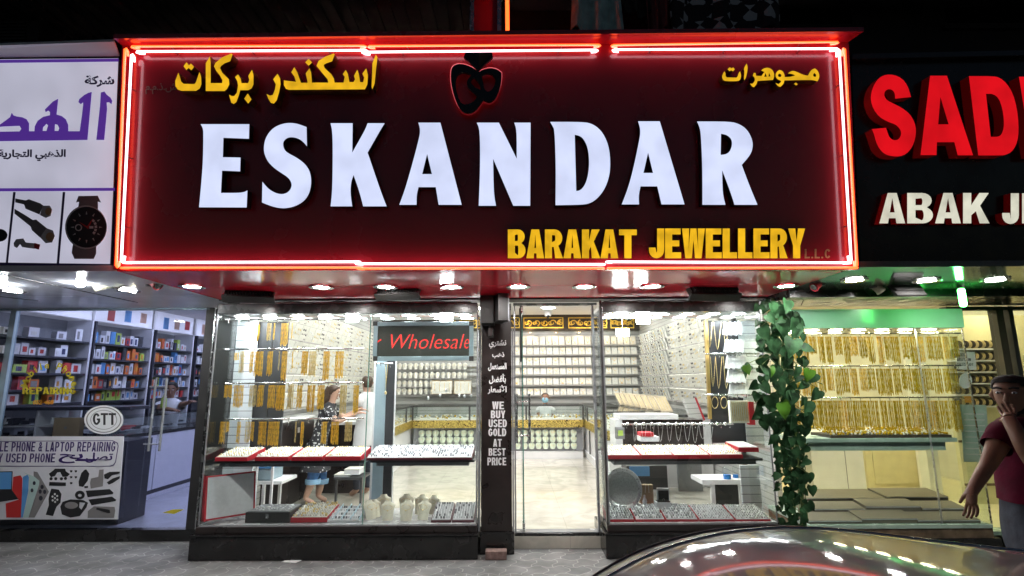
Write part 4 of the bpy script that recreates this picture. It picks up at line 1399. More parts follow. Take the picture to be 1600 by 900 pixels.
# pillar with vinyl words
PF = wallframe(-0.25)
pl = thing('pillar', 'black pillar with white Arabic and English words about buying used gold', 'pillar', loc=(-0.17, -0.2, 0))
box('panel', 'black_wood', -0.33, -0.012, -0.25, -0.05, 0.225, 2.58, pl, c=0.003)
box('base', 'black_stone', -0.345, 0.01, -0.262, -0.05, 0.004, 0.222, pl, c=0.006)
for x in (-0.352, 0.002):
    box('edge_trim', 'shelf_under', x - 0.009, x + 0.009, -0.256, -0.06, 0.225, 2.3, pl)
for w, x0, x1, y0, y1 in (('WE', 769, 787.5, 627.5, 639.5), ('BUY', 767, 789.5, 641.5, 653.5), ('USED', 763.5, 792, 655.5, 667.5), ('GOLD', 763, 791, 669.5, 681.5), ('AT', 770.5, 784, 686, 698), ('BEST', 763.5, 790, 700.5, 712), ('PRICE', 761.5, 791, 715, 727)):
    set_line(PF, w, x0, x1, y0, y1, 0.003, 0.002, ['vinyl_white', 'vinyl_white'], pl, w=.56, s=.21, h=.17, gap=.07)
for w, x0, x1, y0, y1 in (('نشتري', 764, 791, 531, 545), ('ذهب', 769, 788, 550, 560), ('المستعمل', 763, 791.5, 567, 580), ('بأفضل', 764, 790.5, 584, 600), ('الأسعار', 762, 791.5, 601.5, 616)):
    fit_text(PF, arabic(w), x0, x1, y0, y1, 0.002, 'vinyl_white', pl, 'arabic_lettering', 0.035)
# display boxes at the top of the pillar
t = thing('display_box', 'black box on the pillar top beside the angled red text display', 'display box', loc=(-0.25, -0.4, 2.4))
pbox('housing', 'black_plastic', 750, 772, 450, 505, -0.56, -0.262, t, c=0.006)
box('bracket', 'dark_metal', -0.25, -0.2, -0.50, -0.27, 2.20, 2.28, t)
t = thing('display_box', 'angled black box on the pillar top with red lit characters on its right side', 'display box', loc=(-0.12, -0.5, 2.4))
q0, q1 = P(771, 480, -0.7), P(786, 480, -0.7)
zt, zb_ = P(780, 452, -0.7).z, P(780, 500, -0.7).z
rot = Matrix.Rotation(R(14), 3, 'Z')
m = MB()
cc = Vector((q0.x + 0.055, -0.52, (zt + zb_) / 2))
m.obox(cc, 0.05, 0.18, (zt - zb_) / 2, rot)
m.build('housing', 'black_plastic', t)
m = MB()
m.obox(cc + rot @ Vector((0.056, 0, 0)), 0.006, 0.185, (zt - zb_) / 2 + 0.008, rot)
fr_ = m.build('screen_frame', 'grey_board', t)
m = MB()
m.obox(cc + rot @ Vector((0.0635, 0, 0)), 0.002, 0.165, (zt - zb_) / 2 - 0.02, rot)
m.build('screen', 'led_panel', fr_)
m = MB()
for i in range(4):
    for j in range(7):
        if (i * 7 + j * 3) % 5 < 3:
            m.obox(cc + rot @ Vector((0.0665, -0.09 + i * 0.055, -0.06 + j * 0.02)), 0.0015, 0.016, 0.006, rot)
m.build('lit_characters', 'led_red', t)

# threshold and doorway
t = thing('doorway', 'doorway with steel posts and black stone threshold between the two glass cases', 'doorway', loc=(0.49, 0, 0))
box('threshold', 'black_stone', 0.012, 0.915, -0.045, 0.12, 0.003, 0.15, t, c=0.006)
box('sill', 'shelf_under', 0.012, 0.96, -0.03, 0.10, 0.1505, 0.156, t)
box('head_frame', 'dark_header', 0.012, 0.966, -0.03, 0.05, 2.59, 2.615, t)
box('post', 'shelf_under', 0.018, 0.034, -0.03, 0.03, 0.157, 2.589, t)
box('post', 'shelf_under', 0.905, 0.93, -0.02, 0.03, 0.157, 2.589, t)
box('post', 'dark_metal', 0.945, 0.966, -0.345, -0.29, 0.25, 2.59, t)
box('side_pane', 'glass', 0.95, 0.958, -0.288, 0.28, 0.16, 2.5, t)
t = thing('glass_door', 'open glass shop door seen edge on with long steel pull handles', 'door', loc=(0.09, 0, 0.15))
box('pane', 'glass', 0.107, 0.119, -0.02, 0.86, 0.17, 2.56, t)
box('pane_edge', 'glass_edge', 0.1065, 0.1195, -0.026, -0.0205, 0.17, 2.56, t)
for z in (0.155, 2.5):
    box('patch_fitting', 'steel', 0.10, 0.126, -0.03, 0.13, z, z + 0.09, t, c=0.004)
m = MB()
for x in (0.045, 0.185):
    m.tube([(x, -0.04, P(808, 692, 0).z), (x, -0.04, P(808, 615, 0).z)], 0.014, 10)
for z in (P(808, 680, 0).z, P(808, 627, 0).z):
    m.tube([(0.045, -0.04, z), (0.185, -0.04, z)], 0.008, 8)
m.build('pull_handle', 'steel', t, smooth=50)
m = MB()
m.tube([(0.10, 0.02, 2.585), (0.10, 0.02, 1.95)], 0.013, 8)
m.box(0.08, 0.12, 0.0, 0.04, 2.45, 2.56)
m.build('lock_rod', 'dark_metal', t)
p = P(775, 857, -0.4)
t = box('brick', 'brick', p.x - 0.105, p.x + 0.105, -0.42, -0.31, 0.003, 0.082, c=0.006, loc=(p.x, -0.36, 0))
tag(t, 'worn reddish brick lying on the pavement at the foot of the pillar', 'brick')
p = Pz(457, 877, 0.002)
m = MB()
m.add([(p.x - .10, p.y - .03, .006), (p.x + .05, p.y - .05, .004), (p.x + .11, p.y + .06, .012), (p.x - .06, p.y + .07, .006), (p.x - .10, p.y - .03, .004), (p.x + .05, p.y - .05, .002), (p.x + .11, p.y + .06, .009), (p.x - .06, p.y + .07, .003)],
      [(0, 1, 2, 3), (7, 6, 5, 4), (0, 4, 5, 1), (1, 5, 6, 2), (2, 6, 7, 3), (3, 7, 4, 0)])
tag(m.build('paper_scrap', 'paper', loc=(p.x, p.y, 0)), 'scrap of white paper lying on the pavement before the left display case', 'paper')

# ================================================================== gold chains hung on steel rails
def chain_bundle(name, px, wpx, py0, py1, Y, mt, label, cat, group, seed, arcs=False):
    rnd = random.Random(seed)
    a, b_ = P(px - wpx / 2, py0, Y), P(px + wpx / 2, py0, Y)
    z1, z0 = a.z, P(px, py1, Y).z
    w = b_.x - a.x
    m = MB()
    if arcs:
        for i in range(5):
            rr = w * (0.35 + 0.07 * i)
            m.tube([(a.x + w / 2 + rr * math.cos(R(t)) * 0.5, Y + 0.004 * i, (z0 + z1) / 2 + (z1 - z0) / 2 * (0.8 + 0.05 * i) * math.sin(R(t))) for t in range(80, -100, -20)], 0.004, 5)
    else:
        n = max(2, int(w / 0.0066))
        for i in range(n):
            x = a.x + w * (i + 0.5) / n
            zb = z0 + (z1 - z0) * (rnd.random() ** 2) * 0.13
            yo = Y + rnd.uniform(-0.006, 0.006)
            r_ = rnd.uniform(0.0028, 0.0042)
            k_ = 9
            m.tube([(x + rnd.uniform(-.0018, .0018), yo + rnd.uniform(-.002, .002), z1 + (zb - z1) * j / k_) for j in range(k_ + 1)], [r_ * (0.75 if j % 2 else 1.15) for j in range(k_ + 1)], 4, cap=False)
        if rnd.random() < 0.5:
            m.box(a.x, b_.x, Y - 0.004, Y + 0.004, z0 + (z1 - z0) * 0.12, z0 + (z1 - z0) * 0.135)
    o = m.build(name, mt, loc=(a.x + w / 2, Y, z1), smooth=60)
    return tag(o, label, cat, group)


ROWS = [('top', [(402, 11, 505, 533), (421, 6, 505, 533), (429.5, 2.5, 505, 532), (445.5, 11, 505, 541), (457, 1.5, 505, 530)]),
        ('second', [(370, 7, 551, 563), (379, 8, 549, 583), (394, 6, 549, 583), (405, 13, 549, 588), (423, 8, 549, 588), (437, 2, 549, 580), (445, 8, 549, 596), (458, 2, 549, 577), (477, 10, 549, 587), (489, 11, 549, 590), (511, 10, 549, 595), (531, 13, 549, 592)]),
        ('third', [(357, 12, 602, 622), (374, 14, 602, 637), (396, 11, 602, 636), (408, 9, 602, 636), (425, 11, 602, 638), (439, 14, 602, 642), (455, 9, 602, 640), (469, 8, 602, 640), (487, 12, 602, 645), (502, 11, 602, 640), (537, 10, 602, 648), (557, 8, 602, 648)]),
        ('bottom', [(348.5, 8, 659, 694), (356, 5, 659, 676), (374, 6, 659, 694), (388, 7, 659, 692), (395, 6, 659, 690), (411, 12, 659, 696), (428, 17, 659, 697), (463, 2, 659, 694), (473, 5, 659, 697), (507, 8, 659, 694), (524, 12, 659, 695), (545, 11, 659, 690)])]
for row, lst in ROWS:
    for i, (px, w, y0, y1) in enumerate(lst):
        gm_ = 'gold' if (i * 7 + y0) % 4 else 'gold_soft'
        chain_bundle('chain_bundle', px, w, y0, y1, -0.17, gm_, f'gold chain bundle on the {row} rail, left display case, {nth(i, len(lst))}', 'gold chains', 'gold chain bundles in the left display case', y0 * 31 + i, arcs=(row == 'top' and i == 0))


def rail(px0, px1, py, Y, label, group, hooks=10):
    a, b_ = P(px0, py, Y), P(px1, py, Y)
    t = thing('hanging_rail', label, 'rail', group, loc=tuple((a + b_) / 2))
    m = MB()
    m.tube([a, (b_.x, Y, a.z)], 0.009, 8)
    m.build('bar', 'chrome', t, smooth=50)
    m = MB()
    for i in range(hooks):
        x = a.x + (b_.x - a.x) * (i + 0.5) / hooks
        m.tube([(x, Y, a.z + 0.012), (x, Y - 0.02, a.z + 0.005), (x, Y - 0.022, a.z - 0.03), (x, Y - 0.006, a.z - 0.04)], 0.003, 5)
    m.build('hook', 'chrome', t)
    return t


for py, nm in ((499.5, 'top'), (546, 'second'), (599, 'third'), (655, 'bottom')):
    rail(352, 568, py, -0.17, f'{nm} steel rail for gold chains inside the left display case', 'steel rails in the left display case', 14)

# back boards of the left case
t = thing('back_board', 'white grooved board behind the gold chains at the left end of the display case', 'board', loc=(-2.95, 0.25, 0.33))
pbox('panel', 'slatwall_white', 363, 396, 502, 700, 0.24, 0.262, t)
pbox('panel', 'slatwall_white', 345, 392, 728, 800, 0.243, 0.262, t)
t = thing('back_board', 'tall charcoal board behind the gold chains in the left display case', 'board', loc=(-2.6, 0.3, 0.33))
pbox('panel', 'dark_panel', 397, 420.5, 503, 700, 0.30, 0.32, t)
pbox('panel', 'dark_panel', 421.5, 445, 503, 700, 0.302, 0.322, t)
for i, (px, lb) in enumerate(((594, 'blue grey upright board at the left of the second bay'), (607, 'black upright board with a hanging silver necklace in the second bay'))):
    t = thing('back_board', lb, 'board', loc=tuple(P(px, 800, 0.28)))
    pbox('panel', ['blue_grey', 'dark_panel'][i], [584, 601][i], [600.5, 614][i], 560, 790, 0.28, 0.30, t)
    pbox('edge', 'slat', [581, 614.5][i], [583.8, 616][i], 560, 790, 0.275, 0.30, t)


# ------------------------------------------------------------------ trays
def tray(name, label, px0, px1, pyf, Y0, Y1, h, mt, padm, beads, bm_, group, rows=6, tilt=0.03, seed=1, z=None, zr=None, bead=0.008, slots=False):
    """open tray whose front lower edge lies at pixel row pyf"""
    rnd = random.Random(seed)
    a, b_ = P(px0, pyf, Y0), P(px1, pyf, Y0)
    z = a.z if z is None else z
    t = thing(name, label, 'tray', group, loc=((a.x + b_.x) / 2, Y0, z))
    m = MB()
    x0, x1 = a.x + 0.002, b_.x - 0.002
    vs = [(x0, Y0, z), (x1, Y0, z), (x1, Y1, z), (x0, Y1, z), (x0, Y0, z + h), (x1, Y0, z + h), (x1, Y1, z + h + tilt), (x0, Y1, z + h + tilt)]
    m.add(vs, [(0, 3, 2, 1), (4, 5, 6, 7), (0, 1, 5, 4), (1, 2, 6, 5), (2, 3, 7, 6), (3, 0, 4, 7)])
    m.build('tray_body', mt, t)
    g = 0.008
    sl = lambda y: z + h + tilt * (y - Y0) / (Y1 - Y0)
    m = MB()
    vs = []
    for dz in (0.001, 0.007):
        vs += [(x0 + g, Y0 + g, sl(Y0 + g) + dz), (x1 - g, Y0 + g, sl(Y0 + g) + dz), (x1 - g, Y1 - g, sl(Y1 - g) + dz), (x0 + g, Y1 - g, sl(Y1 - g) + dz)]
    m.add(vs, [(0, 3, 2, 1), (4, 5, 6, 7), (0, 1, 5, 4), (1, 2, 6, 5), (2, 3, 7, 6), (3, 0, 4, 7)])
    m.build('pad', padm, t)
    m = MB()
    cols = max(4, int((x1 - x0) / 0.026))
    for r_ in range(rows):
        for c in range(cols):
            x = x0 + g + (x1 - x0 - 2 * g) * (c + 0.5) / cols + rnd.uniform(-.004, .004)
            y = Y0 + g + (Y1 - Y0 - 2 * g) * (r_ + 0.5) / rows + rnd.uniform(-.003, .003)
            s_ = bead * rnd.uniform(0.7, 1.3)
            if slots:
                m.obox((x, y, sl(y) + 0.014), 0.009, 0.004, 0.012, Matrix.Rotation(rnd.uniform(-.3, .3), 3, 'Z') @ Matrix.Rotation(R(-25), 3, 'X'), rnd.choice((0, 0, 1)))
            elif rnd.random() < 0.93:
                m.ball((x, y, sl(y) + 0.008 + s_ * 0.6), (s_, s_ * 0.8, s_ * 1.2), 6, 3, rnd.choice((0, 0, 1)))
    m.build('jewellery', bm_, t, smooth=70)
    return t


G1 = 'ring trays on the case shelves'
for i, (x0, x1) in enumerate(((336, 387), (398, 451.5), (455, 504), (507, 564))):
    tray('ring_tray', f'red tray of small gold rings, left case shelf, {nth(i, 4)} of four', x0, x1, 713.5, -0.28 + 0.01 * (i % 2), 0.12, 0.036, 'red_velvet', 'pad', 1, ['pad', 'gold_soft'], G1, 8, 0.05, i, z=0.932)
tray('ring_tray', 'long maroon tray of white ring boxes on the second bay shelf', 572, 738, 711, -0.27, 0.15, 0.02, 'maroon', 'pad_cool', 1, ['pad_cool', 'shelf_under'], G1, 7, 0.07, 9, z=0.932, slots=True)
for i, (x0, x1) in enumerate(((948.5, 1001), (1001.5, 1052), (1052.5, 1109), (1109.5, 1161))):
    tray('ring_tray', f'red tray of small pearl rings, right case shelf, {nth(i, 4)} of four', x0, x1, 709, -0.28 + 0.01 * (i % 2), 0.12, 0.036, 'red_velvet', 'pad', 1, ['pad', 'gold_soft'], G1, 8, 0.05, 20 + i, z=0.932)
tray('ring_tray', 'empty red tray tilted on the right end of the right case shelf', 1154, 1186, 704, -0.20, 0.16, 0.045, 'red_velvet', 'pad_cool', 1, ['pad_cool', 'pad_cool'], G1, 1, 0.02, 33, z=0.985, bead=0.001)

# ------------------------------------------------------------------ bottom of the left case
t = thing('tray_stack', 'leaning stack of red edged white jewellery trays at the bottom left of the left case', 'tray stack', loc=tuple(P(355, 812, -0.15)))
c = wloc(t)
rot = Matrix.Rotation(R(42), 3, 'Z') @ Matrix.Rotation(R(-9), 3, 'X')
for i in range(3):
    m = MB()
    q = c + rot @ Vector((-0.0, -0.02 + i * -0.032, 0.24))
    m.obox(q, 0.24, 0.014, 0.215, rot)
    o = m.build('tray_body', 'red_velvet', t)
    m = MB()
    m.obox(q + rot @ Vector((0, -0.015, 0)), 0.222, 0.003, 0.198, rot)
    m.build('white_pad', 'pad_cool', o)
for i, lb in enumerate(('',)):
    t = thing('jewellery_box', 'open black jewellery box with a front clasp on the left case floor', 'box', loc=tuple(P(418, 816, -0.30)))
    pbox('box_body', 'black_plastic', 383, 452.5, 800.5, 817, -0.30, 0.05, t, c=0.004)
    a, b_ = P(386, 800, -0.30), P(450, 800, -0.30)
    box('lining', 'grey_board', a.x, b_.x, -0.29, 0.04, a.z - 0.004, a.z + 0.003, t)
    m = MB()
    rnd = random.Random(4)
    for _ in range(60):
        m.ball((rnd.uniform(a.x + 0.03, b_.x - 0.03), rnd.uniform(-0.26, 0.0), a.z + 0.008), (0.012, 0.01, 0.006), 6, 3)
    m.build('jewellery', 'silver', t)
    pbox('clasp', 'steel', 415, 419.5, 803, 810, -0.306, -0.2985, t)
tray('bead_tray', 'red tray heaped with white pearl pieces on the left case floor', 453.5, 511, 816.5, -0.30, 0.08, 0.045, 'red_velvet', 'pad', 1, ['pad', 'gold_soft'], None, 9, 0.05, 41, bead=0.013)
t = tray('bead_tray', 'pale blue and white tray with square compartments on the left case floor', 503, 562, 817.5, -0.29, 0.08, 0.02, 'pad_cool', 'pad_cool', 1, ['pad_cool', 'shelf_under'], None, 4, 0.06, 43, slots=True)
m = MB()
a, b_ = P(503, 817, -0.29), P(562, 817, -0.29)
for i in range(5):
    x = a.x + 0.01 + (b_.x - a.x - 0.02) * i / 4
    m.add([(x - .003, -0.28, a.z + .02), (x + .003, -0.28, a.z + .02), (x + .003, 0.07, a.z + .08), (x - .003, 0.07, a.z + .08), (x - .003, -0.28, a.z + .045), (x + .003, -0.28, a.z + .045), (x + .003, 0.07, a.z + .11), (x - .003, 0.07, a.z + .11)],
          [(0, 3, 2, 1), (4, 5, 6, 7), (0, 1, 5, 4), (1, 2, 6, 5), (2, 3, 7, 6), (3, 0, 4, 7)])
m.build('divider', mat('pale_blue_card', (0.45, 0.62, 0.72), 0.5), t)


def bust_mesh(seed):
    """necklace stand: a leaning neck-and-shoulders board with a foot"""
    m = MB()
    prof = [(0.0, 0.060, 0.0), (0.02, 0.062, 0.0), (0.06, 0.064, 0.006), (0.11, 0.070, 0.014), (0.15, 0.084, 0.022), (0.172, 0.080, 0.028), (0.186, 0.050, 0.034), (0.20, 0.036, 0.040), (0.212, 0.034, 0.044)]
    vs, fs, n = [], [], 7
    for z, w, y in prof:
        for j in range(n):
            u = -1 + 2 * j / (n - 1)
            vs.append((w * u, y + 0.030 * u * u - 0.012, z))
    k = len(vs)
    vs += [(x, y + 0.016, z) for x, y, z in vs]
    for i in range(len(prof) - 1):
        for j in range(n - 1):
            q = i * n + j
            fs.append((q, q + 1, q + n + 1, q + n))
            fs.append((k + q, k + q + n, k + q + n + 1, k + q + 1))
        for j in (0, n - 1):
            q = i * n + j
            fs.append((q, q + n, k + q + n, k + q) if j == 0 else (q, k + q, k + q + n, q + n))
    q = (len(prof) - 1) * n
    for j in range(n - 1):
        fs.append((q + j, q + j + 1, k + q + j + 1, k + q + j))
    m.add(vs, fs)
    m.box(-0.03, 0.03, 0.01, 0.075, 0, 0.006)
    return m.mesh('bust', 50)


def bust(label, x, y, z, rz=0.0, s=1.0, mt='ivory', group='necklace stands on the case floor', lean=0.0):
    t = thing('necklace_stand', label, 'necklace stand', group)
    me = bust_mesh(1)
    o = link('stand', me, mt, t)
    m = MB()
    m.tube([(0.046 * math.sin(R(a)) * (1.1), -0.014 + 0.008 * math.cos(R(a)) + 0.018 * math.sin(R(a)) ** 2, 0.165 - 0.055 * (0.5 + 0.5 * math.cos(R(a)))) for a in range(-170, 180, 20)], 0.0022, 5)
    m.ball((0, -0.010, 0.104), 0.008, 6, 4)
    m.build('necklace', 'gold_soft', t)
    t.location = (x, y, z)
    t.rotation_euler = (lean, 0, R(rz))
    t.scale = (s * 0.92, s * 0.92, s * 0.96)
    return t


FZ = 0.3245
for i, (px, py, rz, s, yy) in enumerate(((600, 805, 18, 1.05, 0.0), (633, 805, 4, 1.05, 0.02), (655, 806, -8, 1.0, 0.03), (672, 806, -18, 0.95, 0.05), (581, 815, 40, 0.95, -0.16), (605, 816, 10, 0.95, -0.22), (633, 817, -4, 1.0, -0.24), (659, 815, -12, 0.95, -0.2), (588, 808, 35, 0.9, -0.08))):
    p = P(px, py, yy)
    bust(f'ivory necklace stand on the second bay floor, {["back row, leftmost", "back row, second from the left", "back row, third from the left", "back row, rightmost", "leaning at the far left", "front row, left", "front row, middle", "front row, right", "between the leaning stand and the back row"][i]}', p.x, yy, FZ, rz, s, lean=R(-12))
for i, (x0, x1) in enumerate(((673, 705), (706, 741))):
    tray('ear_stud_tray', f'black tray of slanted white cards on the second bay floor, {("left", "right")[i]} one', x0, x1, 816.5, -0.30, 0.06, 0.02, 'maroon', 'pad_cool', 1, ['pad_cool', 'shelf_under'], 'black trays on the second bay floor', 7, 0.09, 50 + i, slots=True)

# red text display hung in the second bay
t = thing('text_display', 'blue grey framed display with red scrolling letters hung in the second bay', 'display', loc=tuple(P(661, 533, -0.33)))
DF = wallframe(-0.325)
pbox('screen', 'led_panel', 589, 733, 508.5, 557, -0.325, -0.28, t)
for a, b_, c, d in ((583, 739.5, 502.5, 509), (583, 739.5, 556.5, 563.5), (583, 589.5, 509, 556.5), (733, 739.5, 509, 556.5)):
    pbox('frame_bar', 'blue_grey', a, b_, c, d, -0.335, -0.285, t, c=0.003)
for a, b_ in ((583, 589.5), (733, 739.5)):
    for c, d in ((502, 509), (556.5, 564)):
        pbox('corner_cap', 'dark_metal', a - 0.3, b_ + 0.3, c, d, -0.337, -0.284, t)
fit_text(DF, 'Wholesal', 610, 725.5, 522, 545, 0.002, 'led_red', t, 'lit_lettering', -0.014, 0.28)
fit_text(DF, 'e', 725.5, 733, 529.5, 544.5, 0.002, 'led_red', t, 'lit_lettering', -0.014, 0.28)
traced('lit_lettering', DF, [[(590, 533), (595, 529.5), (596, 531.5), (592, 533.5), (590, 536)]], ident, 0.002, 0.002, ['led_red', 'led_red'], t)
rail(585, 614, 568, -0.15, 'short rail with round ends under the red text display', 'rails with silver necklaces', 4)
for i, px in enumerate((550, 697, 1005, 973)):  # glowing squares added in place of bright reflections on the case glass
    py = (497, 500, 500, 519)[i]
    p = P(px, py, -0.1 if i < 3 else 0.2)
    t = thing('reflection_square', ['small square white lamp above the chain rails at the first bay right end', 'small square white lamp above the red text display', 'small square white lamp under the right case header', 'lower square white lamp at the left of the right case'][i], 'lamp', 'small square lamps in the cases', loc=tuple(p))
    box('reflection_face', 'case_lamp', p.x - 0.07, p.x + 0.07, p.y, p.y + 0.01, p.z - 0.04, p.z + 0.04, t)
    box('housing', 'white', p.x - 0.075, p.x + 0.075, p.y + 0.0105, p.y + 0.025, p.z - 0.045, p.z + 0.045, t)
    m = MB()
    m.tube([(p.x, p.y + 0.015, p.z + 0.045), (p.x, p.y + 0.015, 2.468)], 0.006, 6)
    m.build('stem', 'steel', t)


def necklace(name, label, pts, Y, mt, group, r=0.003, pend=None):
    m = MB()
    m.tube([P(x, y, Y) for x, y in pts], r, 5)
    if pend:
        q = P(*pend, Y)
        m.ball((q.x, q.y - 0.004, q.z), (0.014, 0.006, 0.02), 8, 5)
    q = P(*pts[0], Y)
    return tag(m.build(name, mt, loc=tuple(q), smooth=60), label, 'necklace', group)


necklace('necklace', 'thin gold necklace hanging on the black upright board in the second bay', [(602, 568), (603, 590), (602.5, 612), (604, 590), (606, 568)], 0.27, 'gold_soft', None, 0.004, (602.7, 614))
for i, (x, y0, y1) in enumerate(((669, 566, 622), (688, 566, 618), (697, 566, 610), (718, 566, 618), (726, 566, 619), (736, 570, 618))):
    necklace('pendant_necklace', f'fine necklace with a dark pendant hung in the second bay, {nth(i, 6)}', [(x - 1, y0), (x - 0.6, (y0 + y1) / 2), (x, y1 - 4), (x + 0.6, (y0 + y1) / 2), (x + 1, y0)], -0.16, 'silver', 'pendants in the second bay', 0.0016, (x, y1))

# ------------------------------------------------------------------ right case contents
t = thing('back_board', 'charcoal board with gold edge strip and long necklaces in the right case', 'board', loc=tuple(P(1130, 690, 0.3)))
pbox('panel', 'dark_panel', 1107, 1160, 501, 692, 0.28, 0.30, t)
m = MB()
aa, bb = P(1101, 501, 0.24), P(1106, 501, 0.24)
a2, b2 = P(1108, 655, 0.24), P(1112.5, 655, 0.24)
m.add([aa, bb, b2, a2] + [v + Vector((0, 0.04, 0)) for v in (aa, bb, b2, a2)], [(3, 2, 1, 0), (4, 5, 6, 7), (0, 1, 5, 4), (1, 2, 6, 5), (2, 3, 7, 6), (3, 0, 4, 7)])
m.build('edge_strip', 'brass', t)
t = thing('back_board', 'white grooved board at the right end of the right case', 'board', loc=tuple(P(1175, 800, 0.2)))
pbox('panel', 'slatwall_white', 1160.5, 1187, 500, 700, 0.22, 0.24, t)
pbox('panel', 'slatwall_white', 1159, 1189, 727, 803, 0.222, 0.242, t)
for i, (x, y0, y1, w) in enumerate(((1109, 503, 543, 4), (1121, 503, 546, 6), (1134, 503, 544, 4), (1114, 557, 604, 4), (1123, 557, 607, 5), (1135, 557, 607, 5))):
    necklace('long_necklace', f'long thin gold necklace on the charcoal board, {("upper", "lower")[i // 3]} row, {nth(i % 3, 3)}', [(x - w, y0), (x - w * .6, y0 + (y1 - y0) * .5), (x - w * .3, y1 - 6), (x, y1), (x + w * .3, y1 - 6), (x + w * .6, y0 + (y1 - y0) * .5), (x + w, y0)], 0.265, 'gold_soft', 'long necklaces on the charcoal board', 0.0035)
for i, x in enumerate((1117, 1131)):
    necklace('bangle', f'thin gold hoop on the charcoal board, {("left", "right")[i]} of the two', [(x + 5 * math.cos(R(a)), 629 + 9 * math.sin(R(a))) for a in range(0, 361, 24)], 0.265, 'gold_soft', 'gold hoops on the charcoal board', 0.003)
for r_, (py, x0) in enumerate(((514, 1134), (541, 1136), (566, 1138), (588, 1140), (610, 1143))):
    for j in range(4):
        p = P(x0 + j * 7.5, py, 0.10)
        t = thing('bracelet_pad', f'white slanted bracelet pad in the right case, {["top", "second", "third", "fourth", "bottom"][r_]} row, {nth(j, 4)}', 'bracelet pad', 'bracelet pads in the right case', loc=tuple(p))
        m = MB()
        m.obox(p, 0.026, 0.012, 0.082, Matrix.Rotation(R(20), 3, 'Y') @ Matrix.Rotation(R(-18), 3, 'X'))
        m.build('pad', 'pad_cool', t)
        m = MB()
        rot = Matrix.Rotation(R(20), 3, 'Y') @ Matrix.Rotation(R(-18), 3, 'X')
        m.tube([p + rot @ Vector((0.0, -0.0135, -0.075)), p + rot @ Vector((0.004, -0.0135, 0.0)), p + rot @ Vector((0.0, -0.0135, 0.075))], 0.002, 4)
        m.build('bracelet', 'silver', t)
for py, nm in ((553, 'upper'), (617, 'lower')):
    rail(1102, 1186, py, 0.05, f'{nm} steel rail across the charcoal board of the right case', 'rails in the right case', 6)
t = thing('earring_board', 'upright white earring board with a red side at the right case end', 'earring board', loc=tuple(P(1160, 664, -0.05)))
pbox('board', 'ivory', 1141, 1171, 626, 661, -0.05, 0.0, t)
pbox('side', 'red_velvet', 1171.3, 1179, 628, 664, -0.07, 0.02, t)
m = MB()
for i in range(9):
    p0 = P(1143.5 + i * 3.1, 628, -0.053)
    p1 = P(1143.5 + i * 3.1, 658, -0.053)
    m.box(p0.x - 0.004, p0.x + 0.004, -0.055, -0.0505, p1.z, p0.z)
m.build('chain_row', 'gold_soft', t)
rail(972, 1146, 663, -0.12, 'steel rail with glass ball hooks and hanging chains over the right case trays', 'rails in the right case', 13)
m = MB()
for i in range(13):
    p = P(980 + i * 12.7, 662, -0.12)
    m.ball((p.x, p.y - 0.012, p.z), 0.018, 10, 6)
tag(m.build('glass_balls', 'chrome', loc=tuple(P(1060, 662, -0.12)), smooth=60), 'row of shiny ball ends along the chain rail in the right case', 'rail ends')
for i, (x, y, w) in enumerate(((992, 690, 3), (1006, 688, 4), (1019, 688, 3), (1032, 690, 4), (1046, 690, 4), (1060, 689, 5), (1074, 690, 5), (1086, 692, 5), (1098, 686, 6), (1110, 688, 4))):
    necklace('silver_chain', f'thin silver chain hanging in a loop from the ball hook rail, {nth(i, 10)}', [(x - w, 664), (x - w * .7, 676), (x - w * .35, y - 3), (x, y), (x + w * .35, y - 3), (x + w * .7, 676), (x + w, 664)], -0.12, 'silver', 'silver chains on the ball hook rail', 0.0022)
# platter and other things on the floor of the right case
p = P(973, 763, 0.0)
t = thing('platter', 'large round silver platter standing on edge in the right case', 'platter', loc=tuple(P(973, 790, 0.0)))
m = MB()
ax = Vector((0.10, -1, 0.20)).normalized()
m.lathe(p, [(0.0, 0.0), (0.165, 0.0), (0.172, 0.008)], 40, ax)
m.build('dish', 'silver_matt', t, smooth=50)
m = MB()
m.lathe(p, [(0.172, 0.008), (0.192, 0.018), (0.206, 0.020), (0.212, 0.012), (0.206, 0.004), (0.17, -0.006), (0.0, -0.006)], 40, ax)
m.build('rim', 'silver', t, smooth=60)
t = thing('gift_box', 'small brown card box standing behind the platter in the right case', 'box', loc=tuple(P(1010, 786, 0.1)))
pbox('box_body', 'cardboard', 1000, 1021, 758, 787, 0.10, 0.17, t)
m = MB()
m.tube([P(1008, 770, 0.09), P(1009, 757, 0.09), P(1013, 757, 0.09), P(1014, 770, 0.09)], 0.003, 5)
m.build('cord', 'pad', t)
t = thing('white_figurine', 'tiny white figurine between the platter and the ring box', 'figurine', loc=tuple(P(1007.5, 788, -0.02)))
p = P(1007.5, 788, -0.02)
m = MB()
m.lathe(p, [(0.0, 0.0), (0.022, 0.0), (0.026, 0.03), (0.018, 0.055), (0.008, 0.075), (0.011, 0.09), (0.0, 0.10)], 12)
m.build('figure', 'pad_cool', t, smooth=60)
t = thing('ring_box', 'open white ring box with black lining in the right case', 'ring box', loc=tuple(P(1037, 796, -0.1)))
pbox('base', 'pad_cool', 1026, 1049, 785, 796, -0.10, 0.02, t, c=0.004)
pbox('lid', 'pad_cool', 1027, 1046, 763, 783.5, 0.0, 0.03, t, c=0.004)
pbox('lid_lining', 'black_plastic', 1029, 1044.5, 766.5, 781, -0.004, -0.0005, t)
pbox('base_lining', 'black_plastic', 1028, 1047.5, 783.5, 785, -0.095, 0.0, t)
m = MB()
p = P(1037, 783, -0.05)
m.lathe((p.x, p.y, p.z + 0.012), [(0.010, -0.002), (0.013, 0.0), (0.010, 0.002)], 14, (0, 1, 0))
m.build('ring', 'silver', t)
G2 = 'red trays of silver jewellery on the right case floor'
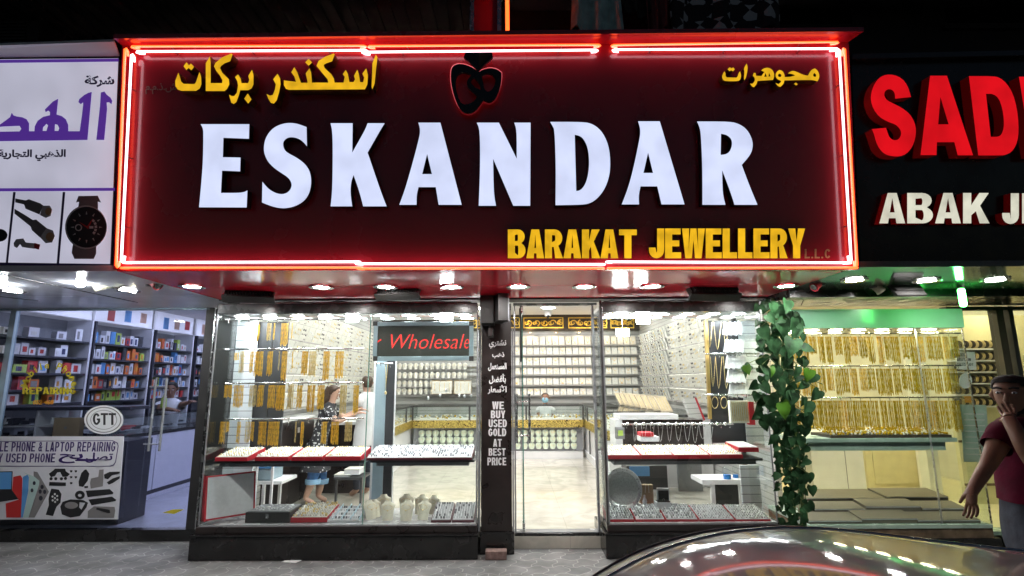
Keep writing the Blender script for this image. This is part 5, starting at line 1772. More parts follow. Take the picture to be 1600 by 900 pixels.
for i, (x0, x1) in enumerate(((949.5, 992), (993, 1040), (1041, 1092), (1093, 1149), (1150, 1205))):
    tray('silver_tray', f'red tray heaped with silver jewellery on the right case floor, {nth(i, 5)}', x0, x1, 817, -0.315, 0.02, 0.028, 'red_velvet', 'pad_cool', 1, ['silver', 'silver_matt'] if i < 3 else ['silver', 'pad_cool'], G2, 9 if i > 2 else 7, 0.07, 70 + i, bead=0.012 if i < 3 else 0.009)
# interior furniture behind the right case
t = thing('side_table', 'small grey table behind the right case with cleaning bottles on it', 'table', loc=tuple(P(1130, 790, 0.75)))
pbox('tabletop', 'slat', 1097, 1162, 750, 757, 0.55, 0.95, t)
pbox('leg', 'slat', 1112, 1118, 757.3, 792, 0.56, 0.6, t)
pbox('leg', 'slat', 1156, 1161, 757.3, 792, 0.56, 0.6, t)
pbox('back_panel', 'dark_panel', 1118, 1156, 757.3, 792, 0.88, 0.9, t)
for i, (px, w) in enumerate(((1136.5, 11), (1150, 8))):
    p = P(px, 751, 0.62 + 0.08 * i)
    t = thing('spray_bottle', ['clear bottle half full of bright blue liquid on the small grey table', 'slimmer blue bottle at the right of the other on the small grey table'][i], 'bottle', 'bottles on the small grey table', loc=tuple(p))
    m = MB()
    r_ = w / 2 / 825 * 6.7
    m.lathe(p, [(0.0, 0.001), (r_, 0.001), (r_, 0.07), (0.0, 0.07)], 14)
    m.build('liquid', 'bottle_blue', t, smooth=40)
    m = MB()
    m.lathe(p, [(r_ + .001, 0.0), (r_ + .001, 0.14), (0.014, 0.19), (0.012, 0.215)], 14)
    m.build('bottle_wall', 'glass', t, smooth=40)
    m = MB()
    m.lathe(p, [(0.0, 0.255), (0.016, 0.25), (0.016, 0.216), (0.0, 0.216)], 10)
    m.build('cap', 'red_card' if i == 0 else 'pad_cool', t, smooth=40)


# ================================================================== inside the jewellery shop
for j, yy in enumerate((1.0, 2.5, 4.0, 5.6)):
    for i, xx in enumerate((-2.4, -0.8, 0.8, 2.4)):
        lamp_strip('ceiling_lamp', f'round ceiling lamp inside the jewellery shop, {["nearest", "second", "third", "farthest"][j]} row, {nth(i, 4)}', 'lamp', xx, yy, ROOMH, 0.15, 'room_lamp', 'round ceiling lamps inside the jewellery shop')

# gold scroll frieze
def scroll_mat(name, dark):
    m = mat(name, (0.75, 0.5, 0.1), 0.35, 0.6)
    nt = m.node_tree
    tc = nt.nodes.new('ShaderNodeTexCoord')
    n = nt.nodes.new('ShaderNodeTexNoise')
    n.inputs['Scale'].default_value = 7
    n.inputs['Distortion'].default_value = 2.5
    nt.links.new(tc.outputs['Object'], n.inputs[0])
    w = nt.nodes.new('ShaderNodeMath')
    w.operation = 'PINGPONG'
    w.inputs[1].default_value = 0.06
    nt.links.new(n.outputs[0], w.inputs[0])
    l = nt.nodes.new('ShaderNodeMath')
    l.operation = 'LESS_THAN'
    l.inputs[1].default_value = 0.024
    nt.links.new(w.outputs[0], l.inputs[0])
    mx = nt.nodes.new('ShaderNodeMixRGB')
    mx.inputs[1].default_value = (0.78, 0.60, 0.16, 1)
    mx.inputs[2].default_value = (*dark, 1)
    nt.links.new(l.outputs[0], mx.inputs[0])
    nt.links.new(mx.outputs[0], nt.nodes['Principled BSDF'].inputs['Base Color'])
    return m


M['scroll'] = scroll_mat('gold_scroll_band', (0.05, 0.03, 0.012))
fz = thing('frieze', 'dark brown frieze with gold scroll panels high on the back wall', 'frieze', loc=(0.5, 6.9, 3.0))
pbox('backing', 'brown_dark', 560, 1003, 491, 517, 6.9, 6.99, fz)
rnd = random.Random(5)
for x0, x1 in ((690, 745), (752, 812), (818, 880), (888, 948), (954, 990)):
    a, b_ = P(x0, 513, 6.89), P(x1, 496, 6.89)
    m = MB()
    for u0, u1, v0, v1 in ((a.x, b_.x, a.z, a.z + 0.025), (a.x, b_.x, b_.z - 0.015, b_.z), (a.x, a.x + 0.02, a.z + .0251, b_.z - .0151), (b_.x - 0.02, b_.x, a.z + .0251, b_.z - .0151)):
        m.box(u0, u1, 6.87, 6.899, v0, v1)
    n = 5
    for i in range(n):
        cx = a.x + (b_.x - a.x) * (i + 0.5) / n
        cz = (a.z + b_.z) / 2
        for s_, r0, ph in ((1, 0.085, rnd.random() * 360), (-1, 0.055, rnd.random() * 360)):
            m.tube([(cx + s_ * 0.03 + r0 * (1 - t / 14) * math.cos(R(ph + s_ * t * 36)), 6.883, cz + r0 * 0.9 * (1 - t / 14) * math.sin(R(ph + s_ * t * 36))) for t in range(13)], [0.018 - 0.001 * t for t in range(13)], 5)
    m.build('gold_scroll', 'gold', fz)
for i, px in enumerate((828, 869, 905, 940, 975)):
    p = P(px, 519, 6.82)
    lamp_strip('spot_lamp', f'small warm spot lamp under the gold frieze, {nth(i, 5)}', 'lamp', p.x, 6.80, p.z, 0.035, 'warm_lamp', 'warm spot lamps under the frieze', 'brass')
t = thing('dome_camera', 'small white dome camera on the shop ceiling above the gold frieze', 'camera', loc=tuple(P(856, 488, 6.2)))
p = P(856, 490, 6.2)
m = MB()
m.lathe((p.x, p.y, p.z), [(0.0, -0.09), (0.07, -0.06), (0.09, 0.0), (0.09, ROOMH - p.z)], 16)
m.build('housing', 'white', t, smooth=50)
m = MB()
m.ball((p.x, p.y - 0.03, p.z - 0.06), 0.05, 12, 8)
m.build('dome', 'black_gloss', t, smooth=60)

# ledges and necklace pads on the back wall
def pad_proto(seed, w, h):
    rnd = random.Random(seed)
    t = thing('necklace_pad', 'x', 'necklace pad', 'x')
    m = MB()
    rot = Matrix.Rotation(R(-14), 3, 'X')
    m.obox((0, 0, 0), w / 2, 0.012, h / 2, rot)
    m.build('board', 'pad', t)
    m = MB()
    k = rnd.uniform(0.25, 0.42) * w
    dz = rnd.uniform(0.2, 0.5) * h
    pts = [rot @ Vector((k * math.sin(R(a)), -0.0145, h * 0.42 - dz * (0.5 + 0.5 * math.cos(R(a))) * 1.4)) for a in range(-150, 151, 25)]
    m.tube(pts, 0.0045, 4)
    lo = min(pts, key=lambda q: q.z)
    m.ball((lo.x, lo.y - 0.004, lo.z - 0.012), 0.012, 6, 4)
    if rnd.random() < 0.6:
        for sx in (-1, 1):
            m.ball((sx * w * 0.13, rot.row[1][2] * (-h * 0.33) - 0.016, -h * 0.33), 0.011, 6, 4)
    m.build('necklace', ['gold_soft', 'gold', 'silver'][seed % 3], t)
    return t


BROW = [(525.5, 539), (541.5, 554), (558, 570.5), (574, 585), (590, 601), (606.5, 617)]
BZ = [(P(900, b_, 6.93).z, P(900, a, 6.93).z) for a, b_ in BROW]
WORDS = ['top', 'second', 'third', 'fourth', 'fifth', 'bottom']
GP = 'necklace pads on the back wall of the jewellery shop'
for r_, (z0, z1) in enumerate(BZ):
    t = thing('wall_ledge', f'{WORDS[r_]} thin ledge for necklace pads on the back wall', 'ledge', 'ledges on the back wall', loc=(0.5, 6.9, z0))
    box('board', 'ledge', -2.6, 3.1, 6.86, 6.998, z0 - 0.03, z0 - 0.008, t)
    protos = [pad_proto(r_ * 10 + k, 0.132, (z1 - z0) * 1.0) for k in range(3)]
    n = 19
    for i in range(n):
        x = 0.10 + i * 0.158 + 0.012 * (r_ % 2)
        o = protos[i] if i < 3 else dup(protos[(i * 5 + r_) % 3])
        o.location = (x, 6.92, (z0 + z1) / 2)
        o.rotation_euler = (0, 0, R(((i * 37 + r_ * 11) % 9) - 4))
        o['group'] = GP
        o['label'] = f'white necklace pad on the back wall, {WORDS[r_]} row, {nth(i, n)}'

# small busts on the back wall seen through the second bay
def small_bust_proto(mt, w, h):
    t = thing('display_bust', 'x', 'necklace stand', 'x')
    m = MB()
    vs, fs = [], []
    pr = [(0.0, 0.62), (0.25, 0.85), (0.55, 1.0), (0.8, 0.9), (0.93, 0.55), (1.0, 0.42)]
    n = 6
    for z, q in pr:
        for j in range(n):
            u = -1 + 2 * j / (n - 1)
            vs.append((w / 2 * q * u, -0.03 + 0.03 * u * u + z * 0.03, z * h))
    k = len(vs)
    vs += [(x, y + 0.03, z) for x, y, z in vs]
    for i in range(len(pr) - 1):
        for j in range(n - 1):
            q = i * n + j
            fs += [(q, q + 1, q + n + 1, q + n), (k + q, k + q + n, k + q + n + 1, k + q + 1)]
        q = i * n
        fs.append((q, q + n, k + q + n, k + q))
        q += n - 1
        fs.append((q, k + q, k + q + n, q + n))
    q = (len(pr) - 1) * n
    for j in range(n - 1):
        fs.append((q + j, q + j + 1, k + q + j + 1, k + q + j))
    m.add(vs, fs)
    m.build('stand', mt, t, smooth=50)
    m = MB()
    m.tube([(w * 0.26 * math.sin(R(a)), -0.036 + 0.02 * math.sin(R(a)) ** 2 * .5, h * (0.82 - 0.32 * (0.5 + 0.5 * math.cos(R(a))))) for a in range(-150, 151, 30)], 0.003, 4)
    m.build('necklace', 'gold_soft', t)
    return t


sbp = small_bust_proto('pad', 0.115, 0.15)
used = False
for r_, py in enumerate((577, 591, 604, 616)):
    z = P(675, py, 6.9).z
    box_t = thing('wall_ledge', f'thin ledge for necklace stands seen through the second bay, {["top", "second", "third", "bottom"][r_]} of four', 'ledge', 'ledges behind the second bay', loc=(-2, 6.9, z))
    box('board', 'ledge', -3.1, -0.9, 6.82, 6.855, z - 0.022, z - 0.004, box_t)
    n = 14 if r_ < 2 else 8
    for i in range(n):
        o = sbp if not used else dup(sbp)
        used = True
        o.location = (-2.86 + i * 0.132, 6.85, z)
        o['group'] = 'necklace stands on the back wall behind the second bay'
        o['label'] = f'white necklace stand behind the second bay, {["top", "second", "third", "bottom"][r_]} row, {nth(i, n)}'
for i, (x0, x1) in enumerate(((675, 706), (710, 736))):
    t = thing('earring_board', f'pale pinkish earring board on the back wall behind the second bay, {("left", "right")[i]} one', 'earring board', 'earring boards in the second bay', loc=tuple(P((x0 + x1) / 2, 615, 6.6)))
    pbox('board', 'pad', x0, x1, 595.5, 615, 6.6, 6.63, t)
    pbox('frame', 'brass', x0 - 0.7, x1 + 0.7, 594.7, 615.7, 6.632, 6.65, t)
    m = MB()
    for k in range(4):
        q0, q1 = P(x0 + 4 + k * (x1 - x0 - 8) / 3, 598, 6.597), P(x0 + 4 + k * (x1 - x0 - 8) / 3, 611, 6.597)
        m.tube([q0, q1], 0.006, 4)
    m.build('chain_row', 'gold_soft', t)

# side walls: rows of upright pads
def wall_pads(side, y0, y1, n, rows, name, cat, group, lab, w, h, tilt, mt):
    X = 3.09 if side > 0 else -3.17
    rot = Matrix.Rotation(R(-tilt * side), 3, 'Y')

    def proto(seed):
        rnd = random.Random(seed)
        t = thing(name, 'x', cat, group)
        m = MB()
        m.obox((0, 0, 0), 0.012, w / 2, h / 2, rot)
        m.build('board', mt, t)
        m = MB()
        for k in range(3):
            y = (k - 1) * w * 0.3
            zz = rnd.uniform(-0.1, 0.25) * h
            m.ball(rot @ Vector((-side * 0.016, y, zz)), (0.008, 0.016, 0.02), 6, 4)
            m.ball(rot @ Vector((-side * 0.016, y, zz - h * 0.3)), (0.006, 0.010, 0.012), 6, 4)
        m.build('jewellery', ['silver', 'gold_soft', 'dark_card'][seed % 3], t)
        return t
    pr = [proto(k) for k in range(3)]
    first = 0
    for r_, z in enumerate(rows):
        lt = thing('wall_ledge', f'thin ledge for {group}, row {r_ + 1} from the top', 'ledge', 'ledges on the side walls', loc=(X, (y0 + y1) / 2, z - h / 2))
        lt['label'] = f'thin ledge, {ORD[r_]} from the top, under the {group}'
        box('board', 'ledge', X - 0.06 if side > 0 else X - 0.02, X + 0.02 if side > 0 else X + 0.06, y0, y1, z - h / 2 - 0.026, z - h / 2 - 0.008, lt)
        for i in range(n):
            o = pr[first] if first < 3 else dup(pr[(i * 7 + r_ * 3) % 3])
            first += 1
            o.location = (X - side * 0.03, y0 + (y1 - y0) * (i + 0.5) / n, z)
            o['label'] = f'{lab}, {ORD[r_]} row down, {ORD[i]} from the doorway'


RZ = [(a + b_) / 2 for a, b_ in BZ]
wall_pads(1, 4.5, 6.75, 12, RZ, 'bracelet_pad', 'bracelet pad', 'upright pads far along the right wall', 'upright ivory pad far along the right wall', 0.075, 0.228, 16, 'pad')
wall_pads(1, 1.9, 4.35, 12, RZ, 'earring_card', 'earring card', 'white earring cards on the right wall', 'white earring card on the near right wall', 0.188, 0.228, 20, 'pad')
wall_pads(-1, 1.3, 6.4, 20, RZ[:6], 'earring_card', 'earring card', 'white earring cards on the left wall', 'white earring card on the left wall', 0.238, 0.228, 20, 'pad')


# ------------------------------------------------------------------ counters
def zq(py):
    return P(860, py, 5.55).z


ZB, ZN0, ZG0, ZG1, ZT = zq(706), zq(702), zq(668), zq(656), zq(633)
M['dark_edge'] = mat('dark_steel_edge', (0.10, 0.10, 0.10), 0.3, 0.6)


def counter(label, x0, x1, y0, y1, axis, niche=True):
    """glass topped counter; axis 'y-' faces the camera, 'x+' / 'x-' face sideways"""
    t = thing('glass_counter', label, 'counter', loc=((x0 + x1) / 2, (y0 + y1) / 2, FL))
    box('plinth', 'slat', x0 + .02, x1 - .02, y0 + .02, y1 - .02, FL + 0.001, ZB, t)
    f = 0.16
    if axis == 'y-':
        box('body', 'shelf_under', x0, x1, y0 + f, y1, ZB + .001, ZG0, t)
    elif axis == 'x+':
        box('body', 'slat', x0, x1 - f * .3, y0, y1, ZB + .001, ZG0, t)
    else:
        box('body', 'slat', x0 + f * .3, x1, y0, y1, ZB + .001, ZG0, t)
    box('gold_band', 'scroll', x0 - .004, x1 + .004, y0 - .004, y1 + .004, ZG0 + .001, ZG1, t)
    box('counter_board', 'pad', x0 + .01, x1 - .01, y0 + .01, y1 - .01, ZG1 + .001, ZG1 + .02, t)
    for nm, a in (('front_pane', (x0, x1, y0, y0 + .008)), ('back_pane', (x0, x1, y1 - .008, y1)), ('side_pane', (x0, x0 + .008, y0 + .009, y1 - .009)), ('side_pane', (x1 - .008, x1, y0 + .009, y1 - .009))):
        box(nm, 'glass', a[0], a[1], a[2], a[3], ZG1 + .021, ZT - .02, t)
    box('top_pane', 'glass', x0, x1, y0, y1, ZT - .008, ZT, t)
    m = MB()
    for a in ((x0, x1, y0 - .006, y0 + .014), (x0, x1, y1 - .014, y1 + .006), (x0 - .006, x0 + .014, y0 + .0141, y1 - .0141), (x1 - .014, x1 + .006, y0 + .0141, y1 - .0141)):
        m.box(a[0], a[1], a[2], a[3], ZT - .022, ZT + .004)
    n = max(2, int(max(x1 - x0, y1 - y0) / 1.0))
    for i in range(n + 1):
        if axis == 'y-':
            x = x0 + (x1 - x0) * i / n
            m.box(x - .02, x + .02, y0 - .008, y0 + .02, ZG1, ZT - .022)
        else:
            y = y0 + (y1 - y0) * i / n
            xx = x1 if axis == 'x+' else x0
            m.box(xx - .012, xx + .012, y - .02, y + .02, ZG1, ZT - .022)
    m.build('metal_frame', 'dark_edge', t)
    m = MB()
    rnd = random.Random(int(x0 * 10 + y0))
    L = max(x1 - x0, y1 - y0)
    for _ in range(int(L * 60)):
        m.ball((rnd.uniform(x0 + .04, x1 - .04), rnd.uniform(y0 + .04, y1 - .04), ZG1 + .035 + rnd.random() * .05), rnd.uniform(.012, .024), 6, 4, rnd.choice((0, 0, 1)))
    m.build('jewellery', ['pad', 'gold_green'], t, smooth=70)
    return t


counter('glass counter across the back of the shop with rows of mint busts', -2.13, 1.50, 5.55, 6.15, 'y-')
cn1 = counter('glass counter along the left side of the shop with a gold band', -2.78, -2.15, 2.6, 6.15, 'x+')
cn2 = counter('glass counter along the right side of the shop with white panels', 1.53, 2.2, 3.0, 6.15, 'x-')
m = MB()
for y in (3.4, 4.2, 5.0):
    m.box(1.536, 1.56, y - 0.02, y + 0.02, ZB + 0.02, ZG0 - 0.02)
m.build('dark_joint', 'dark_edge', cn2)
M['mint_lit'] = M['mint']
bp_ = small_bust_proto('mint', 0.135, 0.125)
used = False
for r_, py in enumerate((681, 691, 701.5)):
    z = P(860, py, 5.62).z
    cols = [(-1.95 + i * 0.15) for i in range(8)] + [(0.10 + i * 0.15) for i in range(9)]
    for i, x in enumerate(cols):
        o = bp_ if not used else dup(bp_)
        used = True
        o.location = (x, 5.64, z)
        o['group'] = 'mint necklace stands in the back counter front'
        o['label'] = f'pale mint necklace stand in the back counter front, {["top", "middle", "bottom"][r_]} row, {ORD[i]} from the left'

# leaning boards along the right counter
G = 'beige display boards leaning on the right counter'
for i in range(8):
    y = 5.6 - i * 0.38
    x = 2.35 + 0.02 * i
    t = thing('display_board', f'beige leaning jewellery board on the right counter, {ORD[i]} from the back wall', 'display board', G, loc=(x, y, ZT))
    rot = Matrix.Rotation(R(28), 3, 'Z') @ Matrix.Rotation(R(-35), 3, 'X')
    m = MB()
    m.obox((x, y, ZT + 0.12), 0.125, 0.012, 0.15, rot)
    m.build('board', 'tan_board', t)
    m = MB()
    for k in range(4):
        m.tube([Vector((x, y, ZT + 0.12)) + rot @ Vector((-0.09 + k * 0.06, -0.016, 0.12)), Vector((x, y, ZT + 0.12)) + rot @ Vector((-0.09 + k * 0.06, -0.016, -0.12))], 0.005, 4)
    m.build('chain_row', 'gold_soft', t)
t = thing('side_counter', 'white topped counter run under the leaning boards on the right wall', 'counter', loc=(2.7, 4.4, FL))
box('body', 'slat', 2.22, 3.09, 2.5, 6.3, FL + .001, ZT - 0.06, t)
box('countertop', 'dark_header', 2.205, 3.1, 2.47, 6.32, ZT - 0.058, ZT - 0.02, t)
t = thing('display_board', 'white slanted board with a thick red side on the right counter', 'display board', loc=tuple(P(1088, 655, 2.0)))
c = P(1082, 640, 2.0)
rot = Matrix.Rotation(R(35), 3, 'Z') @ Matrix.Rotation(R(-22), 3, 'X')
m = MB()
m.obox(c, 0.13, 0.02, 0.17, rot)
m.build('board', 'slatwall', t)
m = MB()
m.obox(c + rot @ Vector((0.15, 0.01, 0)), 0.02, 0.035, 0.175, rot)
m.build('side', 'red_velvet', t)
# dark cabinet behind the right case
t = thing('cabinet', 'dark wooden cabinet with pale top edge behind the right display case', 'cabinet', loc=tuple(P(1030, 700, 1.5)))
pbox('body', 'black_wood', 974, 1100, 656, 722, 1.5, 1.9, t)
pbox('countertop', 'slat', 968, 1060, 648, 655.5, 1.46, 1.92, t)
pbox('side_panel', 'slat', 962, 973, 656, 722, 1.48, 1.9, t)
t = thing('scale', 'small grey device with a green lit screen on the cabinet beside the doorway', 'scale', loc=tuple(P(969, 684, 1.2)))
pbox('housing', 'shelf_under', 963, 976, 668, 686, 1.2, 1.3, t)
pbox('screen', 'green_card', 966, 973.5, 672.5, 681, 1.195, 1.1995, t)
t = thing('lidded_box', 'clear white box with red lid behind the chains of the right case', 'box', loc=tuple(P(1012, 689, 0.7)))
pbox('box_body', 'pad_cool', 1001, 1030, 682.5, 690, 0.7, 0.9, t)
pbox('lid', 'red_velvet', 1002, 1022, 676.5, 682, 0.69, 0.9, t)
t = thing('floor_cabinet', 'low dark cabinet with a blue box on it seen under the right case shelf', 'cabinet', loc=tuple(P(1010, 785, 2.0)))
pbox('body', 'dark_panel', 980, 1043, 728, 765, 2.0, 2.4, t)
pbox('box_front', 'blue_card', 984, 1015, 729, 744, 1.98, 1.999, t)
t = thing('partition', 'grey panel standing behind the right case under its shelf', 'partition', loc=tuple(P(1075, 775, 2.2)))
pbox('panel', 'grey_board', 1060, 1097, 715, 770, 2.2, 2.26, t)

# left side furniture
t = thing('side_table', 'small white table with a plastic tub behind the left display case', 'table', loc=tuple(P(415, 785, 1.0)))
pbox('tabletop', 'slat', 404, 440, 752, 757, 0.5, 0.95, t)
pbox('leg', 'slat', 408, 412, 757.3, 800, 0.5, 0.54, t)
pbox('leg', 'slat', 434, 437.5, 757.3, 790, 0.9, 0.94, t)
t = thing('plastic_tub', 'cloudy plastic tub with a blue rim on the small white table', 'tub', loc=tuple(P(396, 752, 1.1)))
pbox('tub_body', 'blue_grey', 402, 424, 732, 751.7, 0.52, 0.85, t, c=0.02)
pbox('rim', 'blue_card', 401, 425, 729.5, 732.3, 0.51, 0.86, t)
t = thing('service_counter', 'black wooden counter behind the floral dressed woman in the left case', 'counter', loc=tuple(P(500, 780, 2.2)))
a, b_ = P(503, 664, 2.2), P(570, 664, 2.2)
box('body', 'black_wood', a.x, b_.x, 2.2, 2.58, FL + .002, a.z, t)
box('countertop', 'slat', a.x - .02, b_.x + .02, 2.17, 2.59, a.z + .001, a.z + .04, t)
m = MB()
for px in (540, 546):
    p = P(px, 672.5, 2.195)
    m.tube([(p.x, 2.19, p.z + .02), (p.x, 2.185, p.z - .02)], 0.012, 8)
m.build('handle', 'silver', t)
t = thing('cabinet', 'tall dark wooden cabinet along the left wall behind the gold chains', 'cabinet', loc=(-3.1, 1.3, FL))
box('body', 'black_wood', -3.198, -2.98, 1.02, 2.15, FL + .002, 1.22, t)
box('top_board', 'slat', -3.199, -2.97, 1.0, 2.16, 1.221, 1.25, t)
for y in (1.35, 1.75):
    box('door_joint', 'black_plastic', -2.9795, -2.977, y - .004, y + .004, FL + .05, 1.2, t)
m = MB()
for y in (1.52, 1.56):
    m.tube([(-2.962, y, 1.12), (-2.962, y, 1.05)], 0.010, 8)
m.build('handle', 'silver', t)
t = thing('stool', 'dark low stool with white boxes near the sandalled feet in the left case', 'stool', loc=tuple(P(545, 785, 1.5)))
pbox('seat', 'dark_panel', 521, 566, 746, 750, 1.4, 1.8, t)
for px in (523, 562):
    pbox('leg', 'dark_panel', px, px + 3, 750.2, 788, 1.42, 1.46, t)
for i, (x0, x1, y0, y1) in enumerate(((522, 546, 742.5, 745.7), (538, 561, 734, 742.2))):
    t = thing('gift_box', ['flat white box on the dark low stool', 'pinkish white box stacked at the right of the low stool'][i], 'box', 'boxes on the low stool', loc=tuple(P((x0 + x1) / 2, y1, 1.5)))
    pbox('box_body', 'pad_cool', x0, x1, y0, y1, 1.45 + .02 * i, 1.7, t)
    pbox('lid_edge', 'pad', x0 - .5, x1 + .5, y0 - .8, y0 - .02, 1.44 + .02 * i, 1.71, t)
for i, (px, py, mt, w) in enumerate(((404, 674, 'tail_red', 8), (416, 675, 'pad_cool', 11))):
    p = P(px, py, 0.47)
    t = thing('soft_bag', ['small pink bag behind the bottom chain row of the left case', 'small white bag behind the bottom chain row of the left case'][i], 'bag', loc=tuple(p))
    m = MB()
    m.ball(p, (w / 2 / 118, 0.05, 0.10), 10, 7)
    m.build('bag_body', M['pad_cool'] if i else mat('pink_cloth', (0.62, 0.22, 0.34), 0.8), t, smooth=80)
    m = MB()
    m.tube([p + Vector((-.02, 0, .08)), p + Vector((0, 0, .14)), p + Vector((.02, 0, .08))], 0.006, 5)
    m.build('strap', 'slat', t)
t = thing('trolley', 'slim pale shelf standing under the bags at the left of the chains', 'shelf', loc=tuple(P(400, 725, 0.95)))
pbox('board', 'slat', 397, 427, 687, 692, 0.40, 0.56, t)
pbox('board', 'slat', 399, 425, 706, 710, 0.40, 0.55, t)
for px in (398, 423):
    pbox('post', 'slat', px, px + 3, 692.2, 800, 0.41, 0.44, t)


# ================================================================== people
def skin_mesh(nodes, edges, sub=2, root=0):
    names = list(nodes)
    idx = {n: i for i, n in enumerate(names)}
    me = bpy.data.meshes.new('skin')
    me.from_pydata([tuple(nodes[n][0]) for n in names], [(idx[a], idx[b_]) for a, b_ in edges], [])
    o = bpy.data.objects.new('skin', me)
    COL.objects.link(o)
    o.modifiers.new('s', 'SKIN')
    sv = me.skin_vertices[0].data
    for i, n in enumerate(names):
        r_ = nodes[n][1]
        sv[i].radius = r_ if isinstance(r_, tuple) else (r_, r_)
        sv[i].use_root = i == root
        sv[i].use_loose = False
    d = o.modifiers.new('u', 'SUBSURF')
    d.levels = d.render_levels = sub
    res = bpy.data.meshes.new_from_object(o.evaluated_get(bpy.context.evaluated_depsgraph_get()))
    bpy.data.objects.remove(o)
    res.polygons.foreach_set('use_smooth', [True] * len(res.polygons))
    return res


def chain(nodes, edges, names):
    edges += list(zip(names[:-1], names[1:]))


def hand(nodes, edges, wrist, key, d, side, s=1.0, curl=0.3, palm=None):
    """palm, four fingers and a thumb along direction d, spread along side"""
    d, side = Vector(d).normalized(), Vector(side).normalized()
    nrm = d.cross(side).normalized()
    w = Vector(nodes[wrist][0])
    nodes[key + 'p'] = (w + d * 0.055 * s, (0.030 * s, 0.022 * s))
    edges.append((wrist, key + 'p'))
    for i, (off, ln) in enumerate(((-0.030, 0.068), (-0.010, 0.078), (0.010, 0.073), (0.030, 0.058))):
        b0 = w + (d * 0.092 + side * off) * s
        d1 = (d + nrm * curl * 0.5 + side * off * 2).normalized()
        d2 = (d + nrm * curl * 1.6).normalized()
        a, b_, c = key + f'f{i}a', key + f'f{i}b', key + f'f{i}c'
        nodes[a] = (b0, 0.0095 * s)
        nodes[b_] = (b0 + d1 * ln * 0.5 * s, 0.0085 * s)
        nodes[c] = (b0 + (d1 * ln * 0.5 + d2 * ln * 0.5) * s, 0.0070 * s)
        edges += [(key + 'p', a), (a, b_), (b_, c)]
    nodes[key + 't'] = (w + (d * 0.045 - side * 0.04 + nrm * 0.01) * s, 0.0105 * s)
    nodes[key + 'u'] = (w + (d * 0.085 - side * 0.052 + nrm * 0.022) * s, 0.0085 * s)
    edges += [(wrist, key + 't'), (key + 't', key + 'u')]


def head(nodes, edges, neck, c, face, up, s=1.0):
    """skull, jaw and nose; c is the middle of the head, face the way it looks"""
    c, face, up = Vector(c), Vector(face).normalized(), Vector(up).normalized()
    nodes['h0'] = (c - up * 0.095 * s + face * 0.012 * s, (0.054 * s, 0.058 * s))
    nodes['h1'] = (c - up * 0.035 * s + face * 0.012 * s, (0.070 * s, 0.083 * s))
    nodes['h2'] = (c + up * 0.035 * s, (0.076 * s, 0.094 * s))
    nodes['h3'] = (c + up * 0.092 * s - face * 0.008 * s, (0.052 * s, 0.062 * s))
    edges += [(neck, 'h0'), ('h0', 'h1'), ('h1', 'h2'), ('h2', 'h3')]


def face_parts(t, body, c, face, up, s, skinm, brow='hair', ears=True):
    c, face, up = Vector(c), Vector(face).normalized(), Vector(up).normalized()
    sd_ = face.cross(up).normalized()
    # nose, lips, ears in the skin's own material; eyes with white and iris
    m = MB()
    m.tube([c + face * 0.088 * s + up * 0.012 * s, c + face * 0.106 * s - up * 0.022 * s, c + face * 0.094 * s - up * 0.034 * s], [0.008 * s, 0.014 * s, 0.010 * s], 8)
    m.build('nose', skinm, t, smooth=80)
    if ears:
        for q in (-1, 1):
            m = MB()
            p = c + sd_ * q * 0.078 * s - up * 0.005 * s - face * 0.01 * s
            m.tube([p + up * 0.028 * s, p + sd_ * q * 0.012 * s, p - up * 0.028 * s], [0.008 * s, 0.016 * s, 0.007 * s], 8)
            m.build('ear', skinm, t, smooth=80)
    for q in (-1, 1):
        p = c + face * 0.084 * s + sd_ * q * 0.032 * s + up * 0.016 * s
        m = MB()
        m.ball(p, (0.0115 * s, 0.0115 * s, 0.0062 * s), 10, 8)
        o = m.build('eye', 'vinyl_white', t, smooth=80)
        m = MB()
        m.ball(p + face * 0.0065 * s, (0.006 * s, 0.006 * s, 0.0055 * s), 8, 6)
        m.build('iris', 'ink', o, smooth=80)
        m = MB()
        b0 = c + face * 0.088 * s + up * 0.038 * s
        m.tube([b0 + sd_ * q * 0.014 * s, b0 + sd_ * q * 0.032 * s + up * 0.005 * s, b0 + sd_ * q * 0.052 * s - face * 0.012 * s], 0.0055 * s, 6)
        m.build('eyebrow', brow, t, smooth=80)
    m = MB()
    q = c + face * 0.086 * s - up * 0.062 * s
    m.tube([q - sd_ * 0.024 * s - face * 0.008 * s, q + up * 0.002 * s, q + sd_ * 0.024 * s - face * 0.008 * s], [0.004 * s, 0.008 * s, 0.004 * s], 6)
    m.build('mouth', mat('lip', (0.26, 0.09, 0.07), 0.5), t, smooth=80)


def seg_dist(p, a, b_):
    ab = b_ - a
    t = max(0.0, min(1.0, (p - a).dot(ab) / max(ab.length_squared, 1e-9)))
    return (p - (a + ab * t)).length


def rmean(n):
    return sum(n[1]) / 2 if isinstance(n[1], tuple) else n[1]


